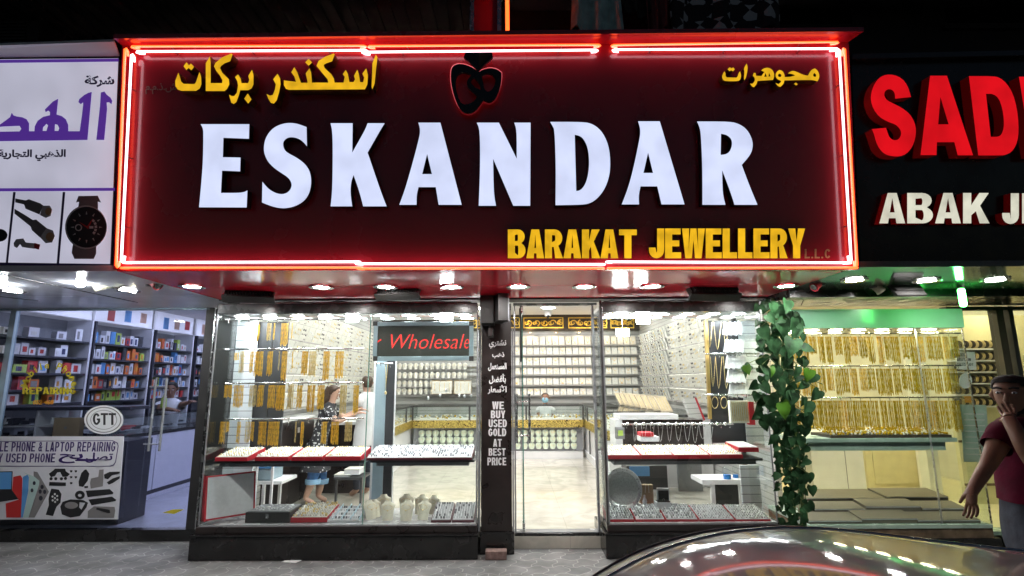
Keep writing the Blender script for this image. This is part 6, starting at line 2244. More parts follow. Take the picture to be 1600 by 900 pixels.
def garment(me, nodes, edges, bones, off, lo=None, hi=None, sleeves=(), loose=0.0):
    """clothing cut from the body's own surface: faces nearest to these bones, cut level at lo / hi and square across
    each sleeve (shoulder, elbow, fraction), then moved outwards"""
    bm = bmesh.new()
    bm.from_mesh(me)
    keys = [tuple(e) for e in edges]

    def nearest(faces):
        c = np.array([f.calc_center_median()[:] for f in faces])
        best, who = np.full(len(c), 1e9), np.zeros(len(c), int)
        for i, k in enumerate(keys):
            p, q = np.array(nodes[k[0]][0][:]), np.array(nodes[k[1]][0][:])
            ab = q - p
            t = np.clip(((c - p) @ ab) / max(ab @ ab, 1e-9), 0, 1)
            d = np.linalg.norm(c - p - t[:, None] * ab, axis=1) / max(0.02, (rmean(nodes[k[0]]) + rmean(nodes[k[1]])) / 2)
            w = d < best
            best[w], who[w] = d[w], i
        return [set(keys[i]) for i in who]
    bmesh.ops.subdivide_edges(bm, edges=bm.edges[:], cuts=1, use_grid_fill=True, smooth=0.6)
    for sh_, el_, fr in sleeves:
        a, b_ = Vector(nodes[sh_][0]), Vector(nodes[el_][0])
        all_ = bm.faces[:]
        fs_ = [f for f, k in zip(all_, nearest(all_)) if k == {sh_, el_}]
        g = list({v for f in fs_ for v in f.verts}) + list({e for f in fs_ for e in f.edges}) + fs_
        bmesh.ops.bisect_plane(bm, geom=g, plane_co=a.lerp(b_, fr), plane_no=(b_ - a).normalized())
    for z in (lo, hi):
        if z is not None:
            bmesh.ops.bisect_plane(bm, geom=bm.verts[:] + bm.edges[:] + bm.faces[:], plane_co=(0, 0, z), plane_no=(0, 0, 1))
    kill = []
    all_ = bm.faces[:]
    for f, k in zip(all_, nearest(all_)):
        c = f.calc_center_median()
        ok = k in bones
        for sh_, el_, fr in sleeves:
            if k == {sh_, el_}:
                a, b_ = Vector(nodes[sh_][0]), Vector(nodes[el_][0])
                ok = (c - a.lerp(b_, fr)).dot(b_ - a) < 0
        if (lo is not None and c.z < lo) or (hi is not None and c.z > hi):
            ok = False
        if not ok:
            kill.append(f)
    bmesh.ops.delete(bm, geom=kill, context='FACES')
    bmesh.ops.holes_fill(bm, edges=[e for e in bm.edges if e.is_boundary], sides=14)
    bm.normal_update()
    zs_ = [v.co.z for v in bm.verts]
    z0, z1 = min(zs_), max(zs_)
    mv = [(v, v.co + v.normal * (off + loose * (1 - (v.co.z - z0) / max(1e-6, z1 - z0)))) for v in bm.verts]
    for v, q in mv:
        v.co = q + v.normal * (0.007 * mnoise.noise(q * 8) + 0.004 * mnoise.noise(Vector((q.x * 22, q.y * 22, q.z * 9))))
    res = bpy.data.meshes.new('garment')
    bm.to_mesh(res)
    bm.free()
    res.polygons.foreach_set('use_smooth', [True] * len(res.polygons))
    return res


def hair_from(me, c, face, up, s, off, low=-0.07):
    """hair grown from the skull's own surface above the hairline"""
    c, face, up = Vector(c), Vector(face).normalized(), Vector(up).normalized()
    bm = bmesh.new()
    bm.from_mesh(me)
    bmesh.ops.delete(bm, geom=[f for f in bm.faces if (f.calc_center_median() - c).length > 0.19 * s], context='FACES')
    bmesh.ops.subdivide_edges(bm, edges=bm.edges[:], cuts=1, use_grid_fill=True, smooth=0.8)
    kill = []
    for f in bm.faces:
        q = f.calc_center_median() - c
        fr, u = q.dot(face) / s, q.dot(up) / s
        line = 0.066 if fr > 0.05 else (0.066 - (0.05 - fr) * 1.5 if fr > -0.005 else low)
        line = max(line, low)
        if u < line or u < -0.1:
            kill.append(f)
    bmesh.ops.delete(bm, geom=kill, context='FACES')
    left, parts = set(bm.verts), []
    while left:
        st, isl = [left.pop()], []
        while st:
            v = st.pop()
            isl.append(v)
            for e in v.link_edges:
                w = e.other_vert(v)
                if w in left:
                    left.discard(w)
                    st.append(w)
        parts.append(isl)
    parts.sort(key=len)
    bmesh.ops.delete(bm, geom=[v for q in parts[:-1] for v in q], context='VERTS')
    bm.normal_update()
    rnd = random.Random(2)
    mv = [(v, v.co + v.normal * (off * (0.35 if v.is_boundary else rnd.uniform(.85, 1.2)))) for v in bm.verts]
    for v, q in mv:
        v.co = q
    res = bpy.data.meshes.new('hair')
    bm.to_mesh(res)
    bm.free()
    res.polygons.foreach_set('use_smooth', [True] * len(res.polygons))
    return res


TORSO = [{'pelvis', 'waist'}, {'waist', 'chest'}, {'chest', 'collar'}, {'collar', 'sr'}, {'collar', 'sl'}]
LEGS = [{'pelvis', 'waist'}] + [{a + k, b_ + k} for k in 'lr' for a, b_ in (('hip', 'kn'), ('kn', 'an'), ('kn', 'cf'))] + [{'pelvis', 'hipl'}, {'pelvis', 'hipr'}]


# ---- man walking past in a maroon shirt
YM = -3.0
J = lambda px, py, dy=0.0: P(px, py, YM + dy)
hc = J(1583, 616)
man = thing('person', 'man in a maroon t-shirt and grey jeans walking past with one hand at his mouth', 'person', loc=(hc.x, YM, 0.0))
fwd = Vector((-0.86, -0.5, -0.08)).normalized()
upv = Vector((-0.10, -0.05, 1)).normalized()
N = {'pelvis': (J(1602, 795, 0.0), (0.125, 0.10)), 'waist': (J(1600, 755), (0.125, 0.095)), 'chest': (J(1600, 706), (0.140, 0.100)), 'collar': (J(1597, 668, 0.0), (0.085, 0.07)), 'neck': (J(1593, 655), 0.056)}
E_ = [('pelvis', 'waist'), ('waist', 'chest'), ('chest', 'collar'), ('collar', 'neck')]
head(N, E_, 'neck', hc, fwd, upv, 1.06)
N['sr'] = (J(1566, 680, -0.08), 0.062)
N['er'] = (J(1543, 728, -0.14), 0.038)
N['fr'] = (J(1532, 745, -0.18), 0.035)
N['wr'] = (J(1518, 767, -0.22), 0.025)
chain(N, E_, ['collar', 'sr', 'er', 'fr', 'wr'])
hand(N, E_, 'wr', 'hr', (-0.22, -0.1, -1), (0.3, -0.9, 0.0), 0.84, 0.45)
N['sl'] = (J(1640, 684, 0.05), 0.062)
N['el'] = (J(1620, 728, -0.26), 0.045)
N['fl'] = (J(1600, 698, -0.30), 0.042)
N['wl'] = (J(1578, 656, -0.24), 0.029)
chain(N, E_, ['collar', 'sl', 'el', 'fl', 'wl'])
hand(N, E_, 'wl', 'hl', hc + fwd * 0.10 - upv * 0.03 - N['wl'][0], (0.5, -0.7, 0.3), 0.92, -0.9)
hipz = 0.90
for k_, dx, dy, kx, fx in (('l', -0.02, -0.10, -0.16, -0.05), ('r', 0.05, 0.10, 0.10, 0.34)):
    b0 = Vector((N['pelvis'][0].x + dx, YM + dy, 0.88))
    N['hip' + k_] = (b0, 0.098)
    N['kn' + k_] = (Vector((b0.x + kx, b0.y - .02, 0.49)), 0.064)
    N['an' + k_] = (Vector((b0.x + fx, b0.y, 0.10)), 0.043)
    N['toe' + k_] = (Vector((b0.x + fx - 0.16, b0.y - .04, 0.045)), 0.038)
    chain(N, E_, ['pelvis', 'hip' + k_, 'kn' + k_, 'an' + k_, 'toe' + k_])
bme = skin_mesh(N, E_)
hz_ = J(1600, 783).z
shirt = garment(bme, N, E_, TORSO + [{'pelvis', 'hipl'}, {'pelvis', 'hipr'}, {'hipl', 'knl'}, {'hipr', 'knr'}], 0.016, lo=hz_, sleeves=(('sr', 'er', 0.38), ('sl', 'el', 0.42)), loose=0.004)
trs = garment(bme, N, E_, LEGS, 0.010, lo=0.10, hi=hz_ + 0.10)
hr_ = hair_from(bme, hc, fwd, upv, 1.06, 0.014)
link('body', bme, 'skin_dark', man)
link('shirt', shirt, 'maroon_cloth', man)
link('trousers', trs, 'jeans', man)
link('hair', hr_, 'hair', man)
face_parts(man, None, hc, fwd, upv, 1.06, 'skin_dark')
m = MB()          # stubble beard along the jaw
sd_ = fwd.cross(upv).normalized()
for q in (-1, 1):
    m.tube([hc + sd_ * q * 0.062 - upv * 0.03, hc + sd_ * q * 0.052 + fwd * 0.03 - upv * 0.075, hc + fwd * 0.060 - upv * 0.104], [0.010, 0.018, 0.020], 8)
m.build('beard', 'hair', man, smooth=80)


def grow(p, k=1.0, a=0.012):
    r_ = p[1] if isinstance(p[1], tuple) else (p[1], p[1])
    return (p[0], (r_[0] * k + a, r_[1] * k + a))


for k_ in 'lr':
    a = N['an' + k_][0]
    box('shoe', 'black_plastic', a.x - 0.22, a.x + 0.07, a.y - 0.055, a.y + 0.045, 0.004, 0.085, man, c=0.025)

# ---- woman in a floral top leaning on the counter
YW = 1.55
J = lambda px, py, dy=0.0: P(px, py, YW + dy)
hc = J(521, 613)
wm = thing('person', 'woman in a dark floral dress and rolled jeans leaning over a counter', 'person', loc=(hc.x, YW, FL))
fwd = Vector((0.85, 0.15, -0.35)).normalized()
upv = Vector((0.25, 0.0, 1)).normalized()
N = {'pelvis': (J(494, 702), (0.14, 0.115)), 'waist': (J(501, 677), (0.115, 0.09)), 'chest': (J(509, 652), (0.13, 0.10)), 'collar': (J(515, 637), (0.07, 0.06)), 'neck': (J(518, 629), 0.048)}
E_ = [('pelvis', 'waist'), ('waist', 'chest'), ('chest', 'collar'), ('collar', 'neck')]
head(N, E_, 'neck', hc, fwd, upv, 0.98)
N['sr'] = (J(513, 643, -0.14), 0.052)
N['er'] = (J(527, 660, -0.20), 0.040)
N['wr'] = (J(555, 645, -0.10), 0.026)
N['sl'] = (J(520, 641, 0.14), 0.052)
N['el'] = (J(538, 652, 0.16), 0.040)
N['wl'] = (J(560, 640, 0.14), 0.026)
chain(N, E_, ['collar', 'sr', 'er', 'wr'])
chain(N, E_, ['collar', 'sl', 'el', 'wl'])
hand(N, E_, 'wr', 'hr', (1, 0.2, 0.05), (0, -1, 0), 0.9, 0.4)
hand(N, E_, 'wl', 'hl', (1, 0.1, 0.0), (0, 1, 0), 0.9, -0.4)
for k_, kx, dy, ax_ in (('r', 489, -0.1, 477), ('l', 502, 0.1, 497)):
    N['hip' + k_] = (J(494 if k_ == 'r' else 498, 706, dy), 0.10)
    N['kn' + k_] = (J(kx, 746, dy), 0.062)
    N['cf' + k_] = (J((kx + ax_) / 2, 763, dy), 0.054)
    N['an' + k_] = (J(ax_, 779 if k_ == 'r' else 775, dy), 0.036)
    N['toe' + k_] = (N['an' + k_][0] + Vector((0.13, -0.03, -0.055)), 0.030)
    chain(N, E_, ['pelvis', 'hip' + k_, 'kn' + k_, 'cf' + k_, 'an' + k_, 'toe' + k_])
bme = skin_mesh(N, E_)
dz = J(494, 706).z
dress = garment(bme, N, E_, TORSO + [{'pelvis', 'hipl'}, {'pelvis', 'hipr'}], 0.014, lo=dz, sleeves=(('sr', 'er', 0.6), ('sl', 'el', 0.6)))
jeans = garment(bme, N, E_, LEGS, 0.016, lo=N['knr'][0].z - 0.05, hi=N['pelvis'][0].z)
hr_ = hair_from(bme, hc, fwd, upv, 0.98, 0.016)
link('body', bme, 'skin_light', wm)
ds = link('dress', dress, 'floral', wm)
jn = link('jeans', jeans, 'denim', wm)
link('hair', hr_, 'hair_brown', wm)
face_parts(wm, None, hc, fwd, upv, 0.98, 'skin_light', 'hair_brown', False)
m = MB()
m.tube([hc - fwd * 0.045 + upv * 0.05, hc - fwd * 0.075 - upv * 0.10, hc - fwd * 0.085 - upv * 0.24, hc - fwd * 0.07 - upv * 0.36], [0.065, 0.075, 0.07, 0.03], 12)
m.build('hair_fall', 'hair_brown', wm, smooth=80)
m = MB()
pc = N['pelvis'][0]
vs, fs, n = [], [], 28
for i in range(9):
    t = i / 8
    zz = pc.z + 0.10 + (J(492, 735).z - pc.z - 0.10) * t
    for j in range(n):
        q = 2 * math.pi * j / n
        w = 1 + (0.10 + .03 * math.sin(5 * q)) * t
        vs.append((pc.x + (0.118 + .06 * min(1, t * 2.5)) * w * math.cos(q), pc.y + (0.125 + .09 * min(1, t * 2.5)) * w * math.sin(q), zz + .01 * math.sin(3 * q) * t))
for i in range(8):
    for j in range(n):
        fs.append((i * n + j, (i + 1) * n + j, (i + 1) * n + (j + 1) % n, i * n + (j + 1) % n))
m.add(vs, fs)
m.build('skirt', 'floral', wm, smooth=80)
for k_ in 'lr':
    p = N['kn' + k_][0]
    m = MB()
    m.lathe((p.x, p.y, p.z - 0.05), [(0.085, -0.03), (0.098, -0.03), (0.102, 0.03), (0.09, 0.034)], 16)
    m.build('rolled_cuff', 'denim_pale', jn, smooth=50)
    a = N['an' + k_][0]
    m = MB()
    m.obox((a.x + 0.05, a.y - 0.012, a.z - 0.105), 0.12, 0.045, 0.012, Matrix.Rotation(R(-12), 3, 'Z'))
    m.tube([(a.x + 0.06, a.y - 0.06, a.z - 0.095), (a.x + 0.09, a.y - 0.02, a.z - 0.02), (a.x + 0.08, a.y + 0.04, a.z - 0.09)], 0.010, 6)
    m.build('sandal', 'brown_dark', wm)


def bust_person(label, hx, hy, Y, fwd, mats, arms, drop=1.2, s=1.0, group=None, back=False):
    """standing or seated figure seen from the chest up; mats = skin, hair, shirt; arms = pixel (elbow, wrist) per side"""
    J = lambda px, py, dy=0.0: P(px, py, Y + dy)
    hc = J(hx, hy)
    fwd = Vector(fwd).normalized()
    upv = Vector((0, 0, 1))
    sd_ = fwd.cross(upv).normalized()
    t = thing('person', label, 'person', group, loc=(hc.x, Y, FL))
    z = lambda d: hc - Vector((0, 0, d * s))
    N = {'pelvis': (z(0.84), (0.15, 0.11)), 'waist': (z(0.62), (0.125, 0.095)), 'chest': (z(0.38), (0.15, 0.105)), 'collar': (z(0.215), (0.08, 0.065)), 'neck': (z(0.15), 0.052)}
    E_ = [('pelvis', 'waist'), ('waist', 'chest'), ('chest', 'collar'), ('collar', 'neck')]
    head(N, E_, 'neck', hc, fwd, upv, s)
    for k_, q in (('r', 1), ('l', -1)):
        N['s' + k_] = (z(0.27) + sd_ * q * 0.17 * s, 0.058)
        el, wr = arms[0 if q > 0 else 1]
        N['e' + k_] = (J(*el), 0.042)
        N['w' + k_] = (J(*wr), 0.028)
        chain(N, E_, ['collar', 's' + k_, 'e' + k_, 'w' + k_])
        hand(N, E_, 'w' + k_, 'h' + k_, N['w' + k_][0] - N['e' + k_][0], sd_ * q, 0.92 * s, 0.5 * q)
        N['hip' + k_] = (z(0.90) + sd_ * q * 0.09, 0.09)
        foot = FL + 0.09
        N['kn' + k_] = (Vector((hc.x, Y, max(foot + .35, hc.z - 1.22))) + sd_ * q * 0.10, 0.06)
        N['an' + k_] = (Vector((hc.x, Y, foot)) + sd_ * q * 0.10, 0.042)
        N['toe' + k_] = (Vector((hc.x, Y, FL + 0.04)) + sd_ * q * 0.11 + fwd * 0.15, 0.036)
        chain(N, E_, ['pelvis', 'hip' + k_, 'kn' + k_, 'an' + k_, 'toe' + k_])
    bme = skin_mesh(N, E_)
    shirt = garment(bme, N, E_, TORSO + [{'pelvis', 'hipl'}, {'pelvis', 'hipr'}], 0.016, lo=N['pelvis'][0].z - 0.06, sleeves=(('sr', 'er', 0.55), ('sl', 'el', 0.55)), loose=0.01)
    trs = garment(bme, N, E_, LEGS, 0.010, lo=FL + 0.1, hi=N['pelvis'][0].z + 0.03)
    hr_ = hair_from(bme, hc, fwd, upv, s, 0.014)
    link('body', bme, mats[0], t)
    link('shirt', shirt, mats[2], t)
    link('trousers', trs, 'jeans', t)
    link('hair', hr_, mats[1], t)
    face_parts(t, None, hc, fwd, upv, s, mats[0], mats[1])
    return t, hc


t, hc = bust_person('shopkeeper with greying hair and a pale blue face mask behind the back counter', 852, 621, 6.35, (-0.15, -1, -0.15), ('skin', 'hair_grey', 'white_cloth'),
                    (((842, 648, 0), (846, 660, -0.15)), ((863, 648, 0), (858, 660, -0.15))), s=1.05)
m = MB()
m.lathe(hc + Vector((-0.01, -0.065, -0.055)), [(0.0, 0.045), (0.035, 0.038), (0.062, 0.012), (0.074, -0.02)], 18, (-0.12, -1, -0.1))
m.build('face_mask', 'mask_blue', t, smooth=80)
t, hc = bust_person('second customer in a white shirt partly hidden behind the rightmost gold chains', 574, 598, 2.05, (-0.7, 0.6, -0.2), ('skin_light', 'hair_brown', 'white_cloth'),
                    (((560, 640, -0.1), (556, 648, 0.1)), ((575, 640, 0.1), (566, 648, 0.2))), s=1.0)


# ================================================================== phone repair shop on the left
GY = 0.30


def PX(px, py, X):
    d = ray(px, py)
    return CAM + d * ((X - CAM.x) / d.x)


for j, yy in enumerate((1.2, 2.6, 4.2)):
    for i, xx in enumerate((-5.4, -4.3)):
        lamp_strip('ceiling_lamp', f'round ceiling lamp inside the phone shop, {["nearest", "middle", "farthest"][j]} row, {("left", "right")[i]}', 'lamp', xx, yy, 2.95, 0.13, 'blue_lamp', 'round ceiling lamps inside the phone shop')
sf = thing('glass_shopfront', 'glass front of the phone repair shop with a pale frame and black base', 'shop front', loc=(-5, GY, 0))
box('base', 'black_stone', -9.5, -3.30, 0.255, 0.36, 0.003, 0.125, sf, c=0.005)
box('head_frame', 'blue_grey', -9.5, -3.62, GY - 0.03, GY + 0.03, 2.60, 2.66, sf)
x_door = P(222, 740, GY).x
box('fixed_pane', 'dim_glass', -5.93, x_door - 0.004, GY, GY + 0.008, 0.126, 2.599, sf)
box('fixed_pane', 'dim_glass', -9.4, -6.02, GY, GY + 0.008, 0.126, 2.599, sf)
box('post', 'blue_grey', -6.01, -5.94, GY - 0.025, GY + 0.03, 0.126, 2.599, sf)
box('post', 'black_plastic', -3.66, -3.56, GY - 0.03, GY + 0.05, 0.126, 2.66, sf)
box('post_edge', 'steel', -3.558, -3.545, GY - 0.03, GY + 0.03, 0.126, 2.66, sf)
box('wall_end', 'black_plastic', -3.544, -3.3, GY - 0.01, GY + 0.059, 0.126, 2.618, sf)
gd = thing('glass_door', 'closed glass door of the phone shop with paired steel pull bars', 'door', loc=(-3.95, GY, 0.1))
box('pane', 'dim_glass', x_door + 0.004, -3.664, GY - 0.004, GY + 0.006, 0.14, 2.598, gd)
m = MB()
for px in (229, 246):
    a, b_ = P(px + 5, 590, GY - 0.06), P(px, 705, GY - 0.06)
    m.tube([(b_.x + .02, GY - 0.06, b_.z), (b_.x + .02, GY - 0.06, a.z)], 0.014, 10)
a, b_ = P(232, 694, GY - 0.06), P(250, 604, GY - 0.06)
m.tube([(P(229, 700, GY).x, GY - .06, a.z), (P(248, 700, GY).x + .03, GY - .06, a.z)], 0.008, 8)
m.tube([(P(229, 700, GY).x, GY - .06, b_.z), (P(248, 700, GY).x + .03, GY - .06, b_.z)], 0.008, 8)
m.build('pull_handle', 'shelf_under', gd, smooth=50)
p = P(219, 846, GY - 0.03)
box('patch_fitting', 'steel', p.x - 0.06, p.x + 0.13, GY - 0.04, GY + 0.02, 0.02, 0.09, gd, c=0.005)

# banner standing inside the window
BF = wallframe(0.262)
bn = thing('banner', 'large white printed banner about phone and laptop repairing in the phone shop window', 'banner', loc=(-5.3, 0.28, 0.13))
a, b_ = P(-140, 746, 0.27), P(192, 746, 0.27)
traced('sheet', BF, [[(-140, 682), (193, 682), (184, 811.5), (-140, 812)]], ident, 0.0, 0.012, ['banner', 'banner'], bn)
OUT = [(-135, 690), (176, 688), (184, 692), (185, 697), (181, 722), (178, 727), (172, 729), (-135, 729)]
INN = [(-135, 691), (175.5, 689), (183, 693), (184, 697), (180, 721.5), (177, 726), (171.5, 728), (-135, 728)]
traced('border', BF, [OUT, INN], ident, 0.003, 0.002, ['navy', 'navy'], bn)
set_line(BF, 'LE PHONE & LAPTOP REPAIRING', 0, 180, 690.5, 705.5, 0.003, 0.002, ['navy', 'navy'], bn, 'lettering', slant=0.12, w=.5, s=.15, h=.14, gap=.12, space=.3)
set_line(BF, 'MOBI', -38, -2, 690.5, 705.5, 0.003, 0.002, ['navy', 'navy'], bn, 'lettering', slant=0.12, w=.5, s=.15, h=.14, gap=.12, space=.3)
set_line(BF, 'WE BUY USED PHONE', -42, 86, 708.5, 722.5, 0.003, 0.002, ['navy', 'navy'], bn, 'lettering', slant=0.12, w=.5, s=.15, h=.14, gap=.12, space=.3)
fit_text(BF, arabic('تصل'), 133, 177, 707, 723, 0.0025, 'navy', bn, 'arabic_lettering', 0.02)
fit_text(BF, arabic('يح'), 91, 130, 709, 724, 0.0025, 'navy', bn, 'arabic_lettering', 0.02)
traced('lettering_bar', BF, [[(120, 717), (150, 717), (150, 720.5), (120, 720.5)]], ident, 0.0035, 0.002, ['navy', 'navy'], bn)
zh = zoomtf(0, 640, 818 / 200)


def pic(nm, loops, mt, off=0.003, par=None):
    return traced(nm, BF, loops, zh, off, 0.002, [mt, mt], par or bn)


lp = pic('laptop_picture', [[(-90, 396), (80, 394), (76, 516), (120, 572), (0, 590), (-90, 590)]], 'ink')
pic('laptop_screen', [[(-85, 402), (74, 400), (70, 508), (-85, 510)]], 'blue_card', 0.005, lp)
ph = pic('phone_picture', [[(85, 430), (130, 420), (142, 440), (135, 690), (40, 690), (36, 600), (118, 575), (78, 515)]], 'red_card')
ph2 = pic('phone_picture', [[(146, 430), (175, 416), (184, 432), (180, 520), (145, 690), (133, 690)]], 'blue_card', 0.0045)
ph3 = pic('phone_picture', [[(152, 402), (225, 432), (252, 455), (248, 480), (180, 690), (148, 690), (184, 520), (186, 425)]], mat('mint_print', (0.42, 0.56, 0.53), 0.5), 0.004)
ph4 = pic('phone_picture', [[(215, 395), (238, 400), (312, 525), (300, 545), (220, 690), (182, 690), (250, 480), (252, 455), (215, 425)]], 'grey_ink', 0.005)
pic('phone_lens', [arc(218, 470, 9, 13, 0, 330, 10), arc(204, 516, 9, 13, 0, 330, 10)], 'dark_card', 0.0065, ph3)
pic('phone_lens', [arc(268, 494, 10, 14, 0, 330, 10), arc(285, 526, 10, 14, 0, 330, 10), arc(256, 524, 10, 14, 0, 330, 10), arc(260, 566, 12, 16, 0, 330, 10)], 'dark_card', 0.007, ph4)
wt = pic('watch_picture', [[(328, 505), (375, 512), (392, 540), (385, 595), (360, 622), (338, 680), (292, 672), (312, 610), (310, 570), (318, 535)]], 'ink')
pic('watch_dots', [arc(350 + dx, 566 + dy, 6, 7, 0, 330, 8) for dx, dy in ((0, 0), (15, -14), (-15, -10), (16, 10), (-14, 14), (2, 24), (0, -26))], 'pale_ink', 0.005, wt)
pic('earphone_picture', [[(312, 410), (345, 385), (350, 378), (415, 378), (420, 395), (446, 412), (430, 428), (400, 430), (385, 400), (365, 402), (350, 425), (325, 432)], arc(326, 442, 10, 10, 0, 330, 10), arc(356, 442, 10, 10, 0, 330, 10), arc(392, 442, 10, 10, 0, 330, 10), arc(418, 440, 10, 10, 0, 330, 10), [(316, 462), (420, 466), (420, 488), (314, 486)]] + [[(446 + i % 2 * 30, 388 + i // 2 * 38), (462 + i % 2 * 30, 388 + i // 2 * 38), (460 + i % 2 * 30, 400 + i // 2 * 38), (450 + i % 2 * 30, 402 + i // 2 * 38)] for i in range(5)], 'ink')
pic('charger_picture', [[(540, 385), (550, 382), (570, 410), (560, 455), (530, 494), (505, 490), (502, 460), (520, 405)], [(538, 490), (562, 488), (562, 500), (540, 502)]], 'ink')
pic('adapter_picture', [[(634, 385), (662, 382), (660, 430), (656, 490), (580, 505), (575, 470), (582, 440), (628, 430)]], 'grey_ink', 0.0032)
pic('plug_picture', [[(664, 415), (700, 398), (765, 396), (765, 408), (715, 420), (690, 445), (668, 440)], [(682, 465), (720, 440), (765, 425), (765, 440), (720, 470), (695, 480)]], 'ink')
rl = pic('cable_picture', [[(385, 620), (400, 590), (450, 574), (530, 578), (562, 595), (552, 625), (510, 680), (450, 690), (395, 670)], [(508, 592), (545, 596), (520, 640), (505, 625)]], 'ink')
pic('cable_core', [arc(455, 612, 42, 22, 0, 340, 14)], 'grey_ink', 0.005, rl)
pic('cable_picture', [arc(510, 546, 31, 28, 0, 345, 16), arc(510, 548, 13, 10, 0, 345, 12)], 'ink')
pic('box_picture', [[(548, 518), (700, 508), (725, 532), (720, 540), (560, 560)], [(565, 575), (715, 556), (742, 576), (738, 585), (585, 612)]], 'ink')
sb = pic('set_top_picture', [[(562, 648), (600, 618), (732, 622), (736, 645), (728, 692), (560, 692)]], 'grey_ink', 0.0032)
pic('remote_picture', [[(618, 626), (700, 640), (704, 660), (690, 662), (614, 638)]], 'ink', 0.005, sb)

# vinyl lettering on the window glass
VF = wallframe(GY)
ws = thing('window_lettering', 'yellow arched lettering about mobile phone repairing on the phone shop window', 'lettering', loc=tuple(P(78, 600, GY)))
for i, ch in enumerate('Mobile Phone'):
    if ch == ' ':
        continue
    a = 168 - i * 14.2
    cx, cy_ = 78 + 39 * math.cos(R(a)), 597 - 36 * math.sin(R(a)) + 10
    me = font_mesh(ch, 0.025, 0.5)
    o = VF.pt(cx, cy_, 0.003)
    xs = [v.co.x for v in me.vertices]
    me.transform(Matrix.Translation((-(min(xs) + max(xs)) / 2, -0.3, 0)))
    me.transform(Matrix.Translation(o) @ Matrix.Rotation(math.pi / 2, 4, 'X') @ Matrix.Rotation(R(a - 90), 4, 'Z') @ Matrix.Diagonal((0.115, 0.115, 0.002, 1)))
    link('lettering', me, 'vinyl_yellow', ws)
set_line(VF, 'REPAIRING', 35, 118, 605, 616, 0.003, 0.002, ['vinyl_yellow', 'vinyl_yellow'], ws, 'lettering', w=.62, s=.22, h=.18, gap=.08)
fit_text(VF, '052 468', 51, 84, 625, 632, 0.003, 'vinyl_orange', ws, 'small_lettering', 0.03)
st = thing('window_sticker', 'round white sticker with dark GTT letters on the phone shop window', 'sticker', loc=tuple(P(162, 656, GY)))
traced('disc', VF, [arc(162, 656, 30.5, 22.5, 0, 355, 40)], ident, 0.003, 0.002, ['vinyl_white', 'vinyl_white'], st)
traced('ring', VF, [arc(162, 656, 27.5, 20.2, 0, 355, 40), arc(162, 656, 25.8, 18.8, 0, 355, 40)], ident, 0.0045, 0.002, ['grey_ink', 'grey_ink'], st)
traced('ring', VF, [arc(162, 656, 20.8, 15.2, 0, 355, 40), arc(162, 656, 20.0, 14.5, 0, 355, 40)], ident, 0.0045, 0.002, ['grey_ink', 'grey_ink'], st)
set_line(VF, 'GTT', 145, 181, 645.5, 664, 0.005, 0.002, ['ink', 'ink'], st, 'lettering', w=.66, s=.2, h=.17, gap=.06)
ys = thing('floor_sticker', 'yellow diamond sticker low on the phone shop door glass', 'sticker', loc=tuple(P(271, 798, GY)))
traced('diamond', VF, [[(254, 801), (270, 796), (288, 796), (272, 803)]], ident, 0.006, 0.002, ['vinyl_yellow', 'vinyl_yellow'], ys)

# shelving along the left wall
XW = -6.02
def wy(px):
    return PX(px, 560, XW).y


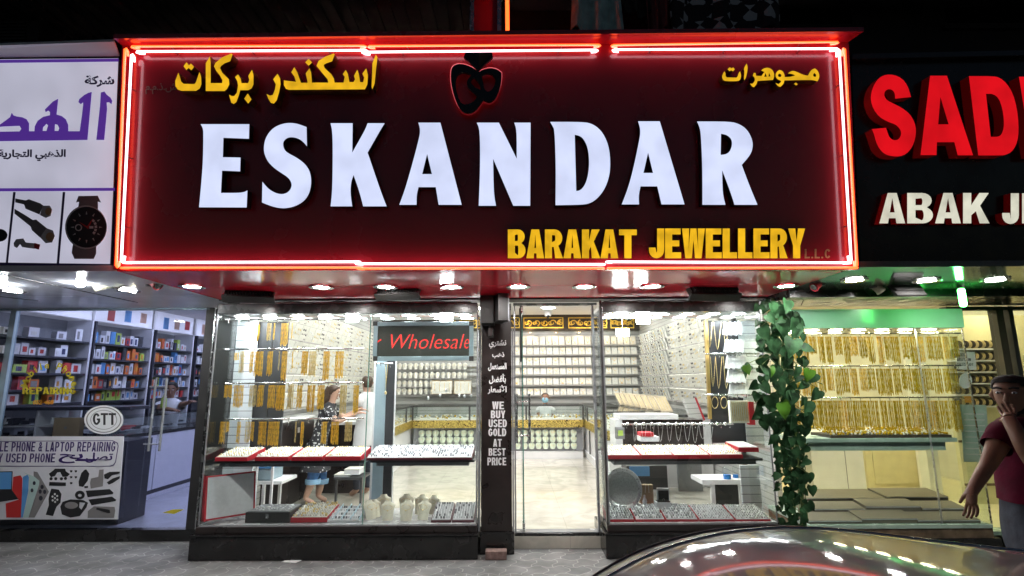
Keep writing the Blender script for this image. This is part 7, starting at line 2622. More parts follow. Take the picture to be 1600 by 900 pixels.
SHZ = [PX(145, q, XW).z for q in (509, 535, 560, 584, 607, 627)]
rnd = random.Random(11)
UNITS = [(-60, 138, 'leftmost'), (141, 234, 'middle'), (238, 299, 'third'), (304, 345, 'far')]
CARDS = ['white_card'] * 9 + ['orange_box', 'orange_box', 'blue_card', 'dark_card', 'dark_card', 'red_card', 'green_card']
boxn = {}
for ui, (x0, x1, nm) in enumerate(UNITS):
    y0, y1 = wy(x0), wy(x1)
    u = thing('shelving_unit', f'{nm} wall shelf unit packed with phone accessories in the phone shop', 'shelving', 'wall shelf units in the phone shop', loc=(XW, (y0 + y1) / 2, FL))
    box('back_panel', 'grey_board', XW - 0.36, XW - 0.34, y0, y1, FL + .002, 2.62, u)
    for y in (y0, y1 - 0.03):
        box('side_panel', 'white_card' if y != y0 else 'dark_card', XW - 0.339, XW + 0.02, y, y + 0.03, FL + .002, 2.62, u)
    for z in SHZ[1:]:
        box('shelf', 'dark_card', XW - 0.338, XW + 0.01, y0 + .031, y1 - .031, z - 0.025, z, u)
    rows = SHZ[1:]
    for r_, z in enumerate(rows):
        y = y0 + 0.05
        i = 0
        while y < y1 - 0.16 and i < 22:
            w = rnd.uniform(0.07, 0.115) if ui else rnd.uniform(0.09, 0.2)
            h = rnd.uniform(0.10, 0.195) if ui else rnd.uniform(0.09, 0.17)
            if ui == 0 and rnd.random() < 0.25:
                y += 0.12
                continue
            w = min(w, y1 - 0.045 - y)
            cm = rnd.choice(CARDS)
            t = thing('accessory_box', 'x', 'box', f'accessory boxes on the {nm} wall unit', loc=(XW - 0.05, y + w / 2, z))
            x_ = XW - 0.02 - rnd.random() * 0.03
            box('carton', cm, x_ - 0.08, x_, y, y + w - 0.012, z + .001, z + h, t)
            pm = rnd.choice(['navy_ink', 'ink', 'pale_ink', 'red_card', 'blue_card', 'grey_ink', 'vinyl_orange'])
            box('printed_front', pm, x_ + .0005, x_ + .003, y + w * .2, y + w * .2 + (w - .012) * rnd.uniform(.3, .6), z + h * rnd.uniform(.15, .3), z + h * rnd.uniform(.6, .85), t)
            t['label'] = f'{cm.split("_")[0]} accessory box, {nm} wall unit, {ORD[r_]} shelf down, {ORD[i]} from the glass'
            i += 1
            y += w + 0.006
    pr = thing('poster', f'lit picture panel above the {nm} wall shelf unit', 'poster', 'picture panels above the shelf units', loc=(XW, (y0 + y1) / 2, 2.62))
    box('panel', M['lightbox'], XW - 0.05, XW - 0.02, y0 + .01, y1 - .01, 2.63, 2.94, pr)
    if ui:
        for k in range(3):
            yy = y0 + (y1 - y0) * (0.2 + 0.28 * k)
            box('printed_shape', ['skin_light', 'red_card', 'blue_card'][(k + ui) % 3], XW - .0195, XW - .017, yy, yy + 0.14, 2.66 + .02 * k, 2.86, pr)

# counter with white fronts along the shop
XC = -5.15
ct = thing('shop_counter', 'long counter with glossy white front panels and dark joints in the phone shop', 'counter', loc=(XC, 2.5, FL))
yA, yB = 0.9, 4.9
zt_ = PX(300, 668, XC).z
zs_ = PX(300, 749, XC).z
M['white_gloss'] = mat('white_gloss_panel', (0.76, 0.76, 0.86), 0.12, var=0.03)
n = 4
for i in range(n):
    y0, y1 = yA + (yB - yA) * i / n, yA + (yB - yA) * (i + 1) / n
    box('front_panel', 'white_gloss', XC - 0.02, XC, y0 + .012, y1 - .012, zs_ + .03, zt_ - .03, ct)
    box('lower_panel', 'white_gloss', XC - 0.02, XC, y0 + .002, y1 - .002, FL + .003, zs_ - .03, ct)
box('body', 'dark_card', XC - 0.5, XC - 0.021, yA, yB, FL + .003, zt_ - .01, ct)
box('countertop', 'black_gloss', XC - 0.52, XC + 0.015, yA - .02, yB + .02, zt_ - .009, zt_ + .02, ct)
for nm, a in (('front_pane', (XC - .008, XC)), ('back_pane', (XC - .5, XC - .492))):
    box(nm, 'glass', a[0], a[1], yA, yB, zt_ + .021, zt_ + .24, ct)
box('top_pane', 'glass', XC - .5, XC, yA, yB, zt_ + .2401, zt_ + .248, ct)
m = MB()
for i in range(46):
    y = rnd.uniform(yA + .1, yB - .1)
    x = rnd.uniform(XC - .45, XC - .08)
    m.obox((x, y, zt_ + 0.05 + rnd.random() * .06), 0.035, 0.07, 0.012, rnd.uniform(-.6, .6), rnd.choice((0, 0, 1, 2)))
m.build('phones_on_show', ['dark_card', 'white_card', 'red_card'], ct)
# second glass counter just behind the banner
t = thing('glass_counter', 'dark glass counter behind the banner with cables and small parts', 'counter', loc=(-5.4, 0.6, FL))
a, b_ = P(-60, 640, 0.5), P(205, 640, 0.5)
box('body', 'dark_card', a.x, b_.x, 0.5, 0.95, FL + .003, P(100, 690, 0.5).z, t)
box('shelf', 'pale_ink', a.x, b_.x - .35, 0.52, 0.95, P(100, 666, 0.5).z - .01, P(100, 666, 0.5).z, t)
box('upright', 'pale_ink', P(56, 660, 0.5).x - .01, P(56, 660, 0.5).x + .01, 0.5, 0.95, P(100, 690, 0.5).z + .001, P(100, 641, 0.5).z - .001, t)
box('countertop', 'dark_card', a.x, b_.x, 0.48, 0.97, P(100, 641, 0.5).z, P(100, 636, 0.5).z, t)
m = MB()
for i in range(60):
    x = rnd.uniform(a.x + .05, b_.x - .6)
    lv = rnd.choice((690, 666))
    m.obox((x, rnd.uniform(.55, .8), P(100, lv, 0.5).z + .03 + rnd.random() * .04), rnd.uniform(.02, .05), .03, rnd.uniform(.015, .04), rnd.uniform(-1, 1), rnd.choice((0, 0, 1)))
m.build('small_parts', ['dark_card', 'pale_ink'], t)
pb = P(104, 681, 0.45)
t = thing('carton', 'brown card carton with a small dark mark standing beside the round sticker', 'carton', loc=tuple(pb))
pbox('carton_body', 'cardboard', 83, 124, 653, 682, 0.42, 0.49, t)
pbox('printed_mark', 'grey_ink', 100, 104, 666.5, 670.5, 0.4175, 0.4195, t)
# repairman
t, hc = bust_person('dark haired repairman in a white t-shirt bent over the phone shop counter', 268, 607, 2.75, (0.35, -0.8, -0.45), ('skin_dark', 'hair', 'white_cloth'),
                    (((254, 638, -0.15), (270, 640, -0.3)), ((285, 632, -0.1), (297, 628, -0.25))), s=1.05)
p = P(256, 627, 2.5)
t = thing('bottle', 'yellow green drink bottle standing before the repairman', 'bottle', loc=tuple(p))
m = MB()
m.lathe((p.x, p.y, p.z - 0.02), [(0.0, -0.08), (0.042, -0.08), (0.042, 0.05), (0.018, 0.10), (0.018, 0.12)], 14)
m.build('bottle_body', 'green_card', t, smooth=40)
m = MB()
m.lathe((p.x, p.y, p.z - 0.02), [(0.02, 0.121), (0.02, 0.145), (0.0, 0.145)], 12)
m.build('cap', 'white_card', t, smooth=40)

# ================================================================== gold chain shop on the right
for j, yy in enumerate((0.9, 2.4)):
    for i, xx in enumerate((3.9, 5.2, 6.5)):
        lamp_strip('ceiling_lamp', f'round ceiling lamp inside the gold chain shop, {["near", "far"][j]} row, {nth(i, 3)}', 'lamp', xx, yy, 2.95, 0.13, 'yellow_lamp', 'round ceiling lamps inside the gold chain shop')
QX0, QX1 = 2.97, 4.80
gc = thing('display_case', 'wide glass display case of hanging gold chains under a pale mint header', 'display case', loc=(3.9, CY, 0))
box('plinth', 'black_stone', QX0 + .02, QX1 + 0.06, CY - 0.03, 0.5, 0.004, 0.17, gc, c=0.006)
box('marble_band', 'brown_marble', QX0, QX1 - 0.0, CY - 0.012, 0.5, 0.171, 0.262, gc)
box('floor_board', 'mint_edge', QX0, QX1, CY - 0.02, 0.5, 0.263, 0.30, gc, c=0.003)
hz0, hz1 = P(1400, 512.5, CY).z, P(1400, 483, CY).z
box('header', 'mint_header', QX0, QX1 + .03, CY - 0.015, CY + 0.05, hz0, hz1, gc, c=0.004)
box('case_ceiling', 'white', QX0, QX1, CY + .051, 0.5, hz0 + .01, hz0 + .06, gc)
xj = P(1443, 600, CY).x
box('front_pane', 'glass', QX0, xj - .004, CY, CY + .008, .301, hz0 - .001, gc)
box('front_pane', 'glass', xj + .004, QX1, CY, CY + .008, .301, hz0 - .001, gc)
box('pane_joint', 'silver', xj - .003, xj + .003, CY - .001, CY + .02, .301, hz0 - .001, gc)
box('side_pane', 'glass', QX1 - .004, QX1 + .004, CY + .009, .5, .301, hz0 - .001, gc)
box('corner_trim', 'steel', QX1 + .005, QX1 + .014, CY - .004, CY + .01, .301, hz0 - .001, gc)
sh = box('shelf', 'mint_edge', QX0 + .02, P(1496, 688, -.3).x, -0.30, 0.25, P(1400, 691, -.3).z, P(1400, 684.5, -.3).z, gc, c=.003)
box('shelf_bracket', 'mint_edge', QX0 + .12, P(1480, 688, -.3).x, -0.27, 0.2, P(1400, 704, -.27).z, P(1400, 691.3, -.3).z, sh)
for i in range(7):
    x = QX0 + (QX1 - QX0) * (i + .5) / 7
    lamp_strip('case_lamp', f'round lamp in the ceiling of the gold chain case, {nth(i, 7)}', 'lamp', x, -0.08, hz0 + .01, 0.07, 'yellow_lamp', 'round lamps in the gold chain case')
for py, nm in ((522, 'top'), (572.5, 'middle'), (622, 'lower')):
    rail(1228, 1502, py, -0.12, f'{nm} steel rail of gold chains in the mint headed case', 'steel rails in the gold chain case', 18)
rr_ = random.Random(21)
for row, (y0, ya, yb, n) in (('top', (526, 555, 571, 20)), ('middle', (576, 610, 620, 20)), ('bottom', (626, 668, 676, 21))):
    for i in range(n):
        px = 1236 + (1497 - 1236) * (i + .5) / n + rr_.uniform(-1.5, 1.5)
        chain_bundle('chain_bundle', px, rr_.uniform(9.5, 13) if row != 'bottom' else rr_.uniform(11, 13.5), y0, rr_.uniform(ya, yb), -0.12, 'gold_green' if rr_.random() < .75 else 'gold', f'yellow gold chain bundle, mint headed case, {row} rail, {nth(i, n)}', 'gold chains', 'gold chain bundles in the mint headed case', int(px * 7))
t = thing('ring_tray', 'dark tray heaped with gold rings on the shelf of the gold chain case', 'tray', loc=tuple(P(1390, 684, -.28)))
zz = P(1400, 684.4, -.28).z
a, b_ = P(1298, 684, -.28), P(1488, 684, -.28)
for i in range(3):
    x0, x1 = a.x + (b_.x - a.x) * i / 3, a.x + (b_.x - a.x) * (i + 1) / 3
    box('tray_body', 'brown_dark', x0 + .003, x1 - .003, -.28, .1, zz + .001, zz + .03, t)
m = MB()
for _ in range(620):
    x, y = rr_.uniform(a.x + .01, b_.x - .01), rr_.uniform(-.27, .09)
    m.ball((x, y, zz + .04 + (y + .27) * .12), (rr_.uniform(.009, .014), .008, rr_.uniform(.009, .015)), 6, 3, rr_.choice((0, 0, 1)))
m.build('gold_rings', ['gold_green', 'pad'], t, smooth=70)
# stepped display boards on the floor of the case
for i, (x0, x1, y0, y1, h, lb) in enumerate(((1262, 1345, -.33, -.12, .03, 'front left'), (1345, 1432, -.32, -.10, .045, 'front middle'), (1432, 1530, -.33, -.12, .03, 'front right'),
                                         (1262, 1352, -.10, .10, .09, 'middle row left'), (1354, 1440, -.09, .12, .11, 'middle row centre'), (1442, 1516, -.10, .10, .09, 'middle row right'),
                                         (1262, 1385, .13, .44, .15, 'back left'), (1388, 1500, .13, .44, .16, 'back right'))):
    p0, p1 = P(x0, 800, y0), P(x1, 800, y0)
    t = thing('display_board', f'empty taupe velvet board on the floor of the gold chain case, {lb}', 'display board', 'empty taupe boards in the gold chain case', loc=((p0.x + p1.x) / 2, y0, .3))
    m = MB()
    vs = []
    for dz in (0, h):
        vs += [(max(p0.x, QX0 + .01), y0, .301 + dz), (min(p1.x, QX1 - .01), y0, .301 + dz), (min(p1.x, QX1 - .01), y1, .301 + (dz + .035 if dz else 0)), (max(p0.x, QX0 + .01), y1, .301 + (dz + .035 if dz else 0))]
    m.add(vs, [(0, 3, 2, 1), (4, 5, 6, 7), (0, 1, 5, 4), (1, 2, 6, 5), (2, 3, 7, 6), (3, 0, 4, 7)])
    m.build('board', 'taupe', t)
    box('front_edge', 'slat', max(p0.x, QX0 + .012), min(p1.x, QX1 - .012), y0 - .004, y0 - .0005, .302 + h - .012, .302 + h - .004, t)
# furniture inside
t = thing('cabinet', 'plain white cabinet behind the lower part of the gold chain case', 'cabinet', loc=(3.6, 1.2, FL))
a, b_ = P(1270, 740, 1.2), P(1352, 740, 1.2)
box('body', 'white', a.x, b_.x, 1.2, 1.6, FL + .002, 1.05, t)
box('door_joint', 'grey_board', (a.x * .35 + b_.x * .65) - .004, (a.x * .35 + b_.x * .65) + .004, 1.196, 1.1995, FL + .1, 1.03, t)
t = thing('counter', 'pale yellow counter with a moulded panel inside the gold chain shop', 'counter', loc=(5, 1.9, FL))
a, b_ = P(1355, 740, 1.9), P(1446, 740, 1.9)
box('body', 'pale_yellow', a.x, b_.x, 1.9, 2.4, FL + .002, 0.92, t)
box('countertop', 'brown_marble', a.x - .02, b_.x + .02, 1.88, 2.42, .921, .96, t)
box('moulded_panel', 'pale_yellow', a.x + .1, b_.x - .1, 1.885, 1.8995, FL + .15, .8, t)
t = thing('post', 'square cream post inside the gold chain shop', 'post', loc=(5.3, 1.4, FL))
pbox('shaft', 'cream', 1441, 1459, 530, 790, 1.4, 1.6, t)
pbox('base', 'slat', 1439, 1461, 782, 800, 1.385, 1.61, t)
t = thing('wall_panel', 'pale yellow wall with moulded panels at the right of the gold chain shop', 'wall', loc=(6.2, 1.3, FL))
a, b_ = P(1490, 640, 1.3), P(1680, 640, 1.3)
box('panel', 'pale_yellow', a.x, b_.x, 1.3, 1.36, FL + .002, 2.6, t)
for z in (0.35, 0.9):
    box('moulding', 'brown_marble', a.x, b_.x, 1.285, 1.2995, z, z + .03, t)
G = 'dark bangle rolls on the wall of the gold chain shop'
roll = None
for r_, py in enumerate((538, 556, 574, 592, 610, 628)):
    lt = thing('wall_ledge', f'thin ledge under the {ORD[r_]} row from the top of dark bangle rolls', 'ledge', 'ledges of dark bangle rolls', loc=tuple(P(1535, py + 7, 1.2)))
    pbox('board', 'slat', 1494, 1585, py + 6.5, py + 8.5, 1.15, 1.299, lt)
    for i in range(8):
        p = P(1500 + i * 10.5, py, 1.22)
        if roll is None:
            roll = o = thing('bangle_roll', 'x', 'bangle roll', G)
            m = MB()
            m.tube([(-0.035, 0, 0), (0.035, 0, 0)], 0.052, 12)
            m.build('roll', 'brown_dark', o, smooth=40)
            m = MB()
            for x in (-0.018, 0.0, 0.018):
                m.tube([(x - .004, 0, 0), (x + .004, 0, 0)], 0.055, 12)
            m.build('bangle', 'gold_soft', o, smooth=40)
        else:
            o = dup(roll)
        o.location = p
        o.rotation_euler = (0, 0, R(12))
        o['label'] = f'dark bangle roll on the yellow wall, {ORD[r_]} row down, {nth(i, 8)}'
# glass front right of the case with stickers
g2 = thing('glass_shopfront', 'glass shop front right of the gold chain case with a dark door frame', 'shop front', loc=(5.6, -0.2, 0))
GY2 = -0.05
xa, xb = QX1 + 0.1, P(1578, 640, GY2).x
box('fixed_pane', 'shopglass', xa, xb - .03, GY2, GY2 + .008, .16, 2.5, g2)
box('base', 'mint_edge', xa, 9.5, GY2 - .05, GY2 + .1, .004, .159, g2)
box('post', 'brown_dark', xb - .02, xb + .06, GY2 - .05, GY2 + .06, .16, 2.54, g2)
box('post', 'dark_metal', xb + .12, xb + .17, GY2 - .05, GY2 + .06, .16, 2.54, g2)
box('fixed_pane', 'shopglass', xb + .18, 9.4, GY2, GY2 + .008, .16, 2.5, g2)
box('head_frame', 'dark_metal', xa, 9.5, GY2 - .04, GY2 + .06, 2.501, 2.54, g2)
WF2 = wallframe(GY2)
t = thing('notice', 'white notice seeking a sales lady stuck on the glass beside the gold chain case', 'notice', loc=tuple(P(1508, 563, GY2)))
traced('sheet', WF2, [[(1493, 549), (1523, 549.5), (1526, 578), (1495, 577)]], ident, .004, .003, ['paper', 'paper'], t)
for w, y0, y1, x0, x1 in (('NEED', 552, 556.5, 1495, 1509), ('ABAYA IN', 559.5, 564, 1495.5, 1517), ('SALES LADY', 567, 571.5, 1496, 1521)):
    set_line(WF2, w, x0, x1, y0, y1, .006, .0015, ['ink', 'ink'], t, w=.62, s=.17, h=.15, gap=.14)
t = thing('window_sticker', 'round white sticker on the glass beside the gold chain case', 'sticker', loc=tuple(P(1509, 595, GY2)))
traced('disc', WF2, [arc(1509, 595, 10, 12, 0, 350, 26)], ident, .004, .003, ['vinyl_white', 'vinyl_white'], t)
t = thing('window_sticker', 'small yellow sticker on the glass above the posted certificate', 'sticker', loc=tuple(P(1512, 624, GY2)))
traced('disc', WF2, [[(1507, 619), (1517, 619), (1518, 629), (1508, 629)]], ident, .004, .003, ['vinyl_orange', 'vinyl_orange'], t)
t = thing('notice', 'pale mint certificate sheet with faint lines posted on the glass', 'notice', loc=tuple(P(1522, 675, GY2)))
traced('sheet', WF2, [[(1500, 632), (1541, 633), (1548, 722), (1506, 722)]], ident, .004, .003, ['mint_edge', 'mint_edge'], t)
traced('faint_line', WF2, [[(1506 + i * .6, 646 + i * 9), (1538 + i * .6, 646.5 + i * 9), (1538 + i * .6, 648 + i * 9), (1506 + i * .6, 647.5 + i * 9)] for i in range(8)], ident, .006, .0015, ['pale_ink', 'pale_ink'], t)


# ================================================================== trailing plant between the two shops
rnd = random.Random(31)
YP = -0.62
pb = P(1240, 838, YP)
pt = thing('climbing_plant', 'tall leafy green climbing plant trailing between the right case and the gold chain shop', 'plant', loc=(P(1235, 820, YP).x, YP, 0.0))
m = MB()
bx_ = P(1236, 800, YP).x
m.lathe((bx_, YP + .1, 0.0), [(0.0, 0.004), (0.10, 0.004), (0.135, 0.24), (0.15, 0.24), (0.15, 0.27), (0.12, 0.27), (0.11, 0.22), (0.0, 0.21)], 20)
m.build('pot', 'black_plastic', pt, smooth=40)
stem = MB()
path = [(1238, 830), (1240, 780), (1236, 730), (1232, 680), (1226, 630), (1222, 580), (1218, 530), (1214, 490), (1212, 466)]
for k in range(3):
    stem.tube([P(x + rnd.uniform(-6, 6), y, YP + .12 + .03 * k) for x, y in path], 0.012, 6)
for q in ([(1214, 500), (1200, 505), (1185, 530)], [(1222, 590), (1190, 575), (1165, 575), (1152, 578)], [(1225, 600), (1260, 590), (1285, 600)], [(1230, 640), (1265, 640), (1272, 670)], [(1236, 700), (1258, 730), (1258, 775), (1262, 810)]):
    stem.tube([P(x, y, YP + .05) for x, y in q], 0.005, 5)
stem.build('stem', 'stem', pt, smooth=60)
p0 = P(1224, 470, YP + .2)
box('support_pole', 'stem', p0.x - .02, p0.x + .02, YP + .2, YP + .24, 0.2, 2.5, pt)

HEART = [(0, 0.0), (0.22, -0.10), (0.46, -0.06), (0.56, 0.14), (0.52, 0.36), (0.38, 0.60), (0.18, 0.82), (0.0, 1.02)]


def leaf(m, base, size, d, side, nrm, mi, fold=0.22, curl=0.25):
    """heart shaped leaf: base, direction to the tip, side axis, normal"""
    vs = []
    for s_ in (1, -1):
        for x, y in HEART:
            yy = y
            q = base + d * (yy * size) + side * (s_ * x * size * .80) + nrm * (fold * x * size - curl * size * max(0, yy - .2) ** 2)
            vs.append(q)
    n = len(HEART)
    mid = [base + d * (t * size) - nrm * (curl * size * max(0, t - .2) ** 2 + 0.02 * size) for t in (0.12, 0.4, 0.7)]
    b_ = len(vs)
    vs += mid
    fs = []
    for s_ in (0, 1):
        o = s_ * n
        seq = [(o, o + 1, b_), (o + 1, o + 2, b_), (o + 2, o + 3, b_), (o + 3, o + 4, b_ + 1, b_), (o + 4, o + 5, b_ + 2, b_ + 1), (o + 5, o + 6, b_ + 2), (o + 6, o + 7, b_ + 2)]
        fs += [f if s_ == 0 else tuple(reversed(f)) for f in seq]
    m.add(vs, fs, mi)


M['leaf_big'] = M['leaf']
lm = MB()


def put_leaf(px, py, spx, Y, ang, mi=0, tilt=None):
    """leaf whose middle lies near this pixel; ang is the tip's direction, 0 = down, positive to the right"""
    base = P(px, py - spx * .4 * math.cos(R(ang)), Y)
    size = spx * 5.45 / F0
    d = Vector((math.sin(R(ang)), rnd.uniform(-.35, .05), -math.cos(R(ang)))).normalized()
    nrm = Vector((rnd.uniform(-.7, .7), -1, rnd.uniform(-.35, .35))).normalized()
    nrm = (nrm - d * nrm.dot(d)).normalized()
    leaf(lm, base, size, d, d.cross(nrm), nrm, mi, rnd.uniform(.12, .4), rnd.uniform(.1, .45))


BIG = [(1206, 484, 30, 12), (1229, 478, 30, -15), (1190, 520, 30, 25), (1221, 513, 36, 5), (1241, 505, 26, -12), (1209, 541, 32, 4), (1239, 541, 40, -22), (1230, 562, 30, -14), (1191, 580, 30, 22), (1213, 583, 32, -25),
       (1222, 590, 30, -10), (1160, 580, 24, 20), (1172, 574, 20, -60), (1254, 600, 26, -35), (1274, 590, 26, -40), (1280, 616, 26, -40), (1203, 626, 32, 20), (1222, 640, 32, 0), (1238, 622, 30, -20), (1262, 636, 34, -22), (1258, 655, 30, 5),
       (1200, 655, 26, 12), (1190, 606, 26, 40), (1240, 660, 28, -20), (1215, 604, 30, 10), (1246, 580, 26, -20), (1205, 562, 24, 30), (1198, 498, 24, 35), (1246, 520, 24, -30)]
PET = []
for px, py, s_, a in BIG:
    put_leaf(px, py, s_ * 0.74, YP - rnd.uniform(0.05, .22), a, 0)
    if px > 1245 or px < 1195:
        PET.append((px, py - s_ * .35, py))
for px, py, s_, a in ((1222, 640, 22, 4), (1205, 579, 15, 0), (1266, 585, 18, -25), (1166, 577, 14, 5), (1224, 632, 14, 40)):
    put_leaf(px, py, s_, YP - .26, a, 1)
def gs(a):
    return max(-1.5 * a, min(1.5 * a, rnd.gauss(0, a)))


for i in range(125):
    t = rnd.random()
    py = 470 + 200 * t
    cx = 1214 + 14 * t
    put_leaf(cx + gs(19 + 11 * t), py + rnd.uniform(-6, 10), rnd.uniform(10, 19), YP + rnd.uniform(-.12, .16), rnd.gauss(0, 35), 0)
for i in range(230):
    t = rnd.random()
    py = 650 + 180 * t
    cx = 1226 + 14 * t
    put_leaf(cx + gs(13), py, rnd.uniform(7, 15) * (1 - .2 * t), YP + rnd.uniform(-.12, .16), rnd.gauss(0, 45), 0)
for px, py in ((1258, 672), (1262, 700), (1262, 720), (1264, 745), (1255, 750), (1262, 790), (1248, 780), (1268, 765), (1254, 808), (1250, 690)):
    put_leaf(px, py, rnd.uniform(14, 19), YP - .08, rnd.gauss(0, 25), 0)
pm_ = MB()
for x, y, _ in PET + [(1258, 668, 0), (1262, 696, 0), (1262, 716, 0), (1264, 741, 0), (1262, 786, 0), (1268, 760, 0), (1254, 804, 0)]:
    pm_.tube([P(1222 + (y - 520) * .05, y - 14, YP + .05), P((x + 1222) / 2, y - 14, YP - .05), P(x, y, YP - .1)], 0.0035, 5)
st_ = pm_.build('leaf_stalk', 'stem', pt, smooth=60)
st_['kind'] = 'stuff'
lv = lm.build('foliage', ['leaf', 'leaf_pale'], pt, smooth=80)

# ================================================================== parked car in the foreground
car = thing('parked_car', 'grey hatchback with a glossy roof mirroring the lit shops parked close to the kerb', 'car', loc=(2.2, -5.45, -0.12))
YC = -5.50      # centre line of the car
HWR = 0.60      # half width of the roof


# roof line above the road, read along the car from its tail (small x) to its nose
ROOF = [(0.05, 1.345), (0.20, 1.437), (0.32, 1.478), (0.46, 1.497), (0.75, 1.474), (1.2, 1.430), (1.95, 1.345)]


def spline(tab):
    """natural cubic spline through the table"""
    X, Z = np.array([p[0] for p in tab]), np.array([p[1] for p in tab])
    n, h = len(X), np.diff(X)
    A, rhs = np.eye(n), np.zeros(n)
    for i in range(1, n - 1):
        A[i, i - 1:i + 2] = h[i - 1], 2 * (h[i - 1] + h[i]), h[i]
        rhs[i] = 6 * ((Z[i + 1] - Z[i]) / h[i] - (Z[i] - Z[i - 1]) / h[i - 1])
    K = np.linalg.solve(A, rhs)

    def f(x):
        x = min(max(x, X[0]), X[-1])
        i = min(int(np.searchsorted(X, x, 'right')) - 1, n - 2)
        a, b_ = X[i + 1] - x, x - X[i]
        return float(K[i] * a ** 3 / (6 * h[i]) + K[i + 1] * b_ ** 3 / (6 * h[i]) + (Z[i] / h[i] - K[i] * h[i] / 6) * a + (Z[i + 1] / h[i] - K[i + 1] * h[i] / 6) * b_)
    return f


roof_z = spline(ROOF)


def roof_w(x):
    return HWR * (0.97 + 0.03 * min(1.0, max(0.0, (x - 0.08) / 0.5)) ** 0.6) - 0.03 * max(0, x - 1.2)


m = MB()
nx, ny = 56, 22
vs, fs = [], []
for i in range(nx + 1):
    x = 0.09 + (1.95 - 0.09) * (i / nx)
    w = roof_w(x)
    for j in range(ny + 1):
        v = -1 + 2 * j / ny
        vs.append((x, YC + v * w, roof_z(x) - 0.024 * v * v - 0.020 * abs(v) ** 8))
k = len(vs)
vs += [(a, b_, c - 0.02) for a, b_, c in vs]
for i in range(nx):
    for j in range(ny):
        q = i * (ny + 1) + j
        fs.append((q, q + ny + 1, q + ny + 2, q + 1))
        fs.append((k + q, k + q + 1, k + q + ny + 2, k + q + ny + 1))
m.add(vs, fs)
m.build('roof', 'car_paint', car, smooth=60)
for s_ in (-1, 1):
    m = MB()
    pts = [(0.09 + (1.98 - 0.09) * i / 50, 0, 0) for i in range(51)]
    m.tube([(x, YC + s_ * (roof_w(x) + 0.004), roof_z(x) - 0.045) for x, _, _ in pts], 0.0042, 8)
    m.build('roof_trim', 'car_trim', car, smooth=60)
    m = MB()
    m.tube([(x, YC + s_ * (roof_w(x) + 0.018), roof_z(x) - 0.085) for x, _, _ in pts], 0.016, 8)
    m.build('door_frame', 'car_paint', car, smooth=60)
for s_ in (-1, 1):
    m = MB()
    q = []
    for i in range(41):
        x = 0.13 + (1.75 - 0.13) * i / 40
        v = s_ * 0.86
        q.append((x, YC + v * roof_w(x), roof_z(x) - 0.024 * v * v - 0.020 * abs(v) ** 8 + 0.0008))
    m.tube(q, 0.0022, 6)
    m.build('roof_seam', 'chrome', car, smooth=60)
# lower body: stations along the length (x, half width, bottom, belt height, top at the centre)
ST = [(0.06, 0.60, 0.25, 0.80, 0.84), (0.07, 0.72, 0.16, 0.86, 0.90), (0.16, 0.80, 0.12, 0.89, 0.92), (0.6, 0.845, 0.08, 0.90, 0.92), (1.2, 0.86, 0.08, 0.90, 0.92), (2.0, 0.86, 0.08, 0.89, 0.91), (2.7, 0.855, 0.08, 0.86, 0.90), (3.3, 0.84, 0.08, 0.80, 0.86), (3.75, 0.80, 0.10, 0.70, 0.77), (3.98, 0.68, 0.16, 0.58, 0.62), (4.02, 0.55, 0.22, 0.50, 0.52)]
ST = [(a, b_ * 1.0, c - .0, d - .0, e) for a, b_, c, d, e in ST]
ZR = -0.12
vs, fs, ncs = [], [], 0
for x, w, b0, bl, tp in ST:
    ring = [(x, YC - w * .9, b0 + ZR), (x, YC - w, b0 + .18 + ZR), (x, YC - w, (b0 + bl) * .5 + .1 + ZR), (x, YC - w * .97, bl + ZR), (x, YC - w * .86, bl + .02 + ZR), (x, YC - w * .45, tp + ZR), (x, YC, tp + .012 + ZR)]
    ring += [(a, 2 * YC - b_, c) for a, b_, c in reversed(ring[:-1])]
    ncs = len(ring)
    vs += ring
for i in range(len(ST) - 1):
    for j in range(ncs - 1):
        q = i * ncs + j
        fs.append((q, q + 1, q + ncs + 1, q + ncs))
    fs.append((i * ncs + ncs - 1, i * ncs, (i + 1) * ncs, (i + 1) * ncs + ncs - 1))
fs.append(tuple(range(ncs)))
fs.append(tuple((len(ST) - 1) * ncs + j for j in reversed(range(ncs))))
m = MB()
m.add(vs, [tuple(reversed(f)) for f in fs])
body = m.build('body', 'car_paint', car, smooth=50)


def slab(name, q, mt, th=0.012, par=None):
    a, b_, c, d = [Vector(v) for v in q]
    n = (b_ - a).cross(d - a).normalized() * th
    m = MB()
    m.add([a, b_, c, d, a - n, b_ - n, c - n, d - n], [(0, 1, 2, 3), (7, 6, 5, 4), (0, 4, 5, 1), (1, 5, 6, 2), (2, 6, 7, 3), (3, 7, 4, 0)])
    return m.build(name, mt, par or car)


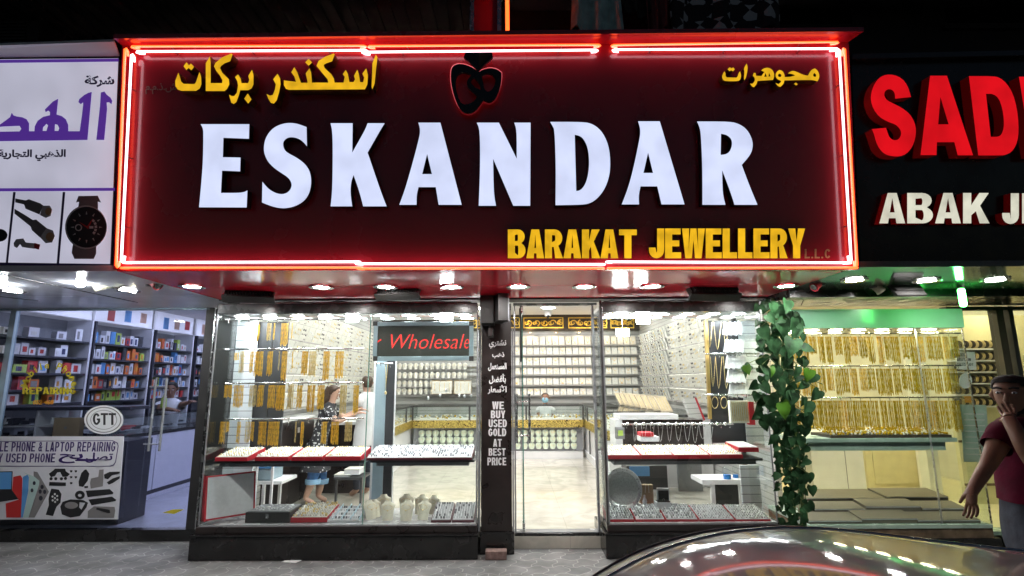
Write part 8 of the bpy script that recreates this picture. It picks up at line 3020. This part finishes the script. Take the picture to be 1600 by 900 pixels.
for s_ in (-1, 1):
    yb, yt = YC + s_ * 0.80, YC + s_ * 0.635
    for x0, x1, t0, t1, nm in ((0.32, 0.86, 0.42, 0.86, 'rear_window'), (0.92, 1.62, 0.92, 1.55, 'side_window'), (1.68, 2.48, 1.60, 1.92, 'side_window')):
        q = [(x0, yb, .90 + ZR), (x1, yb, .90 + ZR), (t1, yt, roof_z(t1) - .085), (t0, yt, roof_z(t0) - .085)]
        slab(nm, q if s_ < 0 else q[::-1], 'car_glass')
    for x0, t0 in ((0.89, 0.89), (1.65, 1.575)):
        m = MB()
        m.tube([(x0, yb - s_ * .005, .90 + ZR), (t0, yt, roof_z(t0) - .07)], 0.03, 8)
        m.build('pillar', 'car_trim', car, smooth=60)
    m = MB()
    m.tube([(2.55, yb - s_ * .01, .89 + ZR), (1.97, yt - s_ * .02, roof_z(1.95) - .05)], 0.035, 8)
    m.tube([(0.28, yb - s_ * .01, .90 + ZR), (0.15, YC + s_ * .53, roof_z(0.16) - .06)], 0.045, 8)
    m.build('pillar', 'car_paint', car, smooth=60)
    m = MB()
    m.ball((2.32, YC + s_ * 0.93, 0.90), (0.06, 0.09, 0.06), 12, 8)
    mi_ = m.build('wing_mirror', 'car_paint', car, smooth=80)
    for x0, x1 in ((0.95, 1.62), (1.66, 2.55)):
        dr = box('door', 'car_paint', x0, x1, YC + s_ * 0.862, YC + s_ * 0.872, .12, .72, car)
        box('handle', 'chrome', x0 + .06, x0 + .2, YC + s_ * 0.8725, YC + s_ * 0.895, .62, .645, dr)
    for x in (0.78, 3.25):
        m = MB()
        m.lathe((x, YC + s_ * 0.76, ZR + .31), [(0.20, -.10), (0.29, -.11), (0.31, -.06), (0.31, .06), (0.29, .11), (0.20, .10)], 28, (0, 1, 0))
        w_ = m.build('wheel', 'tyre', car, smooth=40)
        m = MB()
        m.lathe((x, YC + s_ * 0.76, ZR + .31), [(0.0, s_ * .09), (0.05, s_ * .10), (0.19, s_ * .085), (0.205, s_ * .10), (0.205, -s_ * .09)], 28, (0, 1, 0))
        m.build('rim', 'silver', w_, smooth=40)
    m = MB()
    m.ball((3.90, YC + s_ * 0.58, .47), (0.10, 0.15, 0.07), 12, 8)
    m.build('headlight', 'vinyl_white', car, smooth=80)
    box('tail_light', 'tail_red', 0.055, 0.12, YC + s_ * 0.62, YC + s_ * 0.78, .52, .76, car, c=0.02)
slab('rear_screen', [(0.10, YC + .62, .80), (0.10, YC - .62, .80), (0.125, YC - .47, roof_z(.13) - .03), (0.125, YC + .47, roof_z(.13) - .03)], 'car_glass')
slab('windscreen', [(2.66, YC - .70, .79), (2.66, YC + .70, .79), (1.96, YC + .55, roof_z(1.95) - .02), (1.96, YC - .55, roof_z(1.95) - .02)], 'car_glass')
box('bumper', 'car_paint', 0.03, 0.12, YC - .70, YC + .70, .06, .34, car, c=0.03)
box('number_plate', 'vinyl_white', 0.022, 0.029, YC - .26, YC + .26, .40, .51, car)
m = MB()
m.add([(0.135, YC - .50, roof_z(.16) - .05), (0.135, YC + .50, roof_z(.16) - .05), (0.20, YC + .52, roof_z(.2) - .055), (0.20, YC - .52, roof_z(.2) - .055),
       (0.135, YC - .50, roof_z(.16) - .028), (0.135, YC + .50, roof_z(.16) - .028), (0.20, YC + .52, roof_z(.2) - .03), (0.20, YC - .52, roof_z(.2) - .03)],
      [(0, 3, 2, 1), (4, 5, 6, 7), (0, 1, 5, 4), (1, 2, 6, 5), (2, 3, 7, 6), (3, 0, 4, 7)])
m.build('spoiler', 'car_paint', car)

# ================================================================== loose cables
def cable(name, label, pts, r=0.006, mt='black_plastic'):
    m = MB()
    m.tube(pts, r, 6)
    tag(m.build(name, mt, loc=tuple(pts[0]), smooth=60), label, 'cable')


cable('cable', 'black cable sagging along the top of the left display case header', [(-3.1 + 2.65 * i / 24, -0.30, 2.592 + 0.010 * math.sin(i * 1.3) + 0.006 * math.sin(i * 3.1)) for i in range(25)])
cable('conduit', 'thin pale conduit lying on top of the left display case header', [(-2.95, -0.335, 2.583), (-0.45, -0.335, 2.583)], 0.009, 'white')
cable('cable', 'black cable along the top of the right display case header', [(1.0 + 1.55 * i / 16, -0.30, 2.588 + 0.008 * math.sin(i * 1.7)) for i in range(17)])
cable('wire', 'thin dark wire stretched across the pale canopy in front of the fan', [Pz(-60, 415, SZ - .02), Pz(100, 449, SZ - .02), Pz(215, 472.5, SZ - .02)], 0.005)
cable('wire', 'second thin dark wire stretched across the pale canopy nearer the glass', [Pz(-40, 459, SZ - .015), Pz(60, 470, SZ - .015)], 0.004)
cable('wire', 'thin dark wire hanging from the right end of the red canopy', [Pz(1268, 450, SZ - .01), P(1258, 462, -.7), P(1252, 477, -.5)], 0.004)
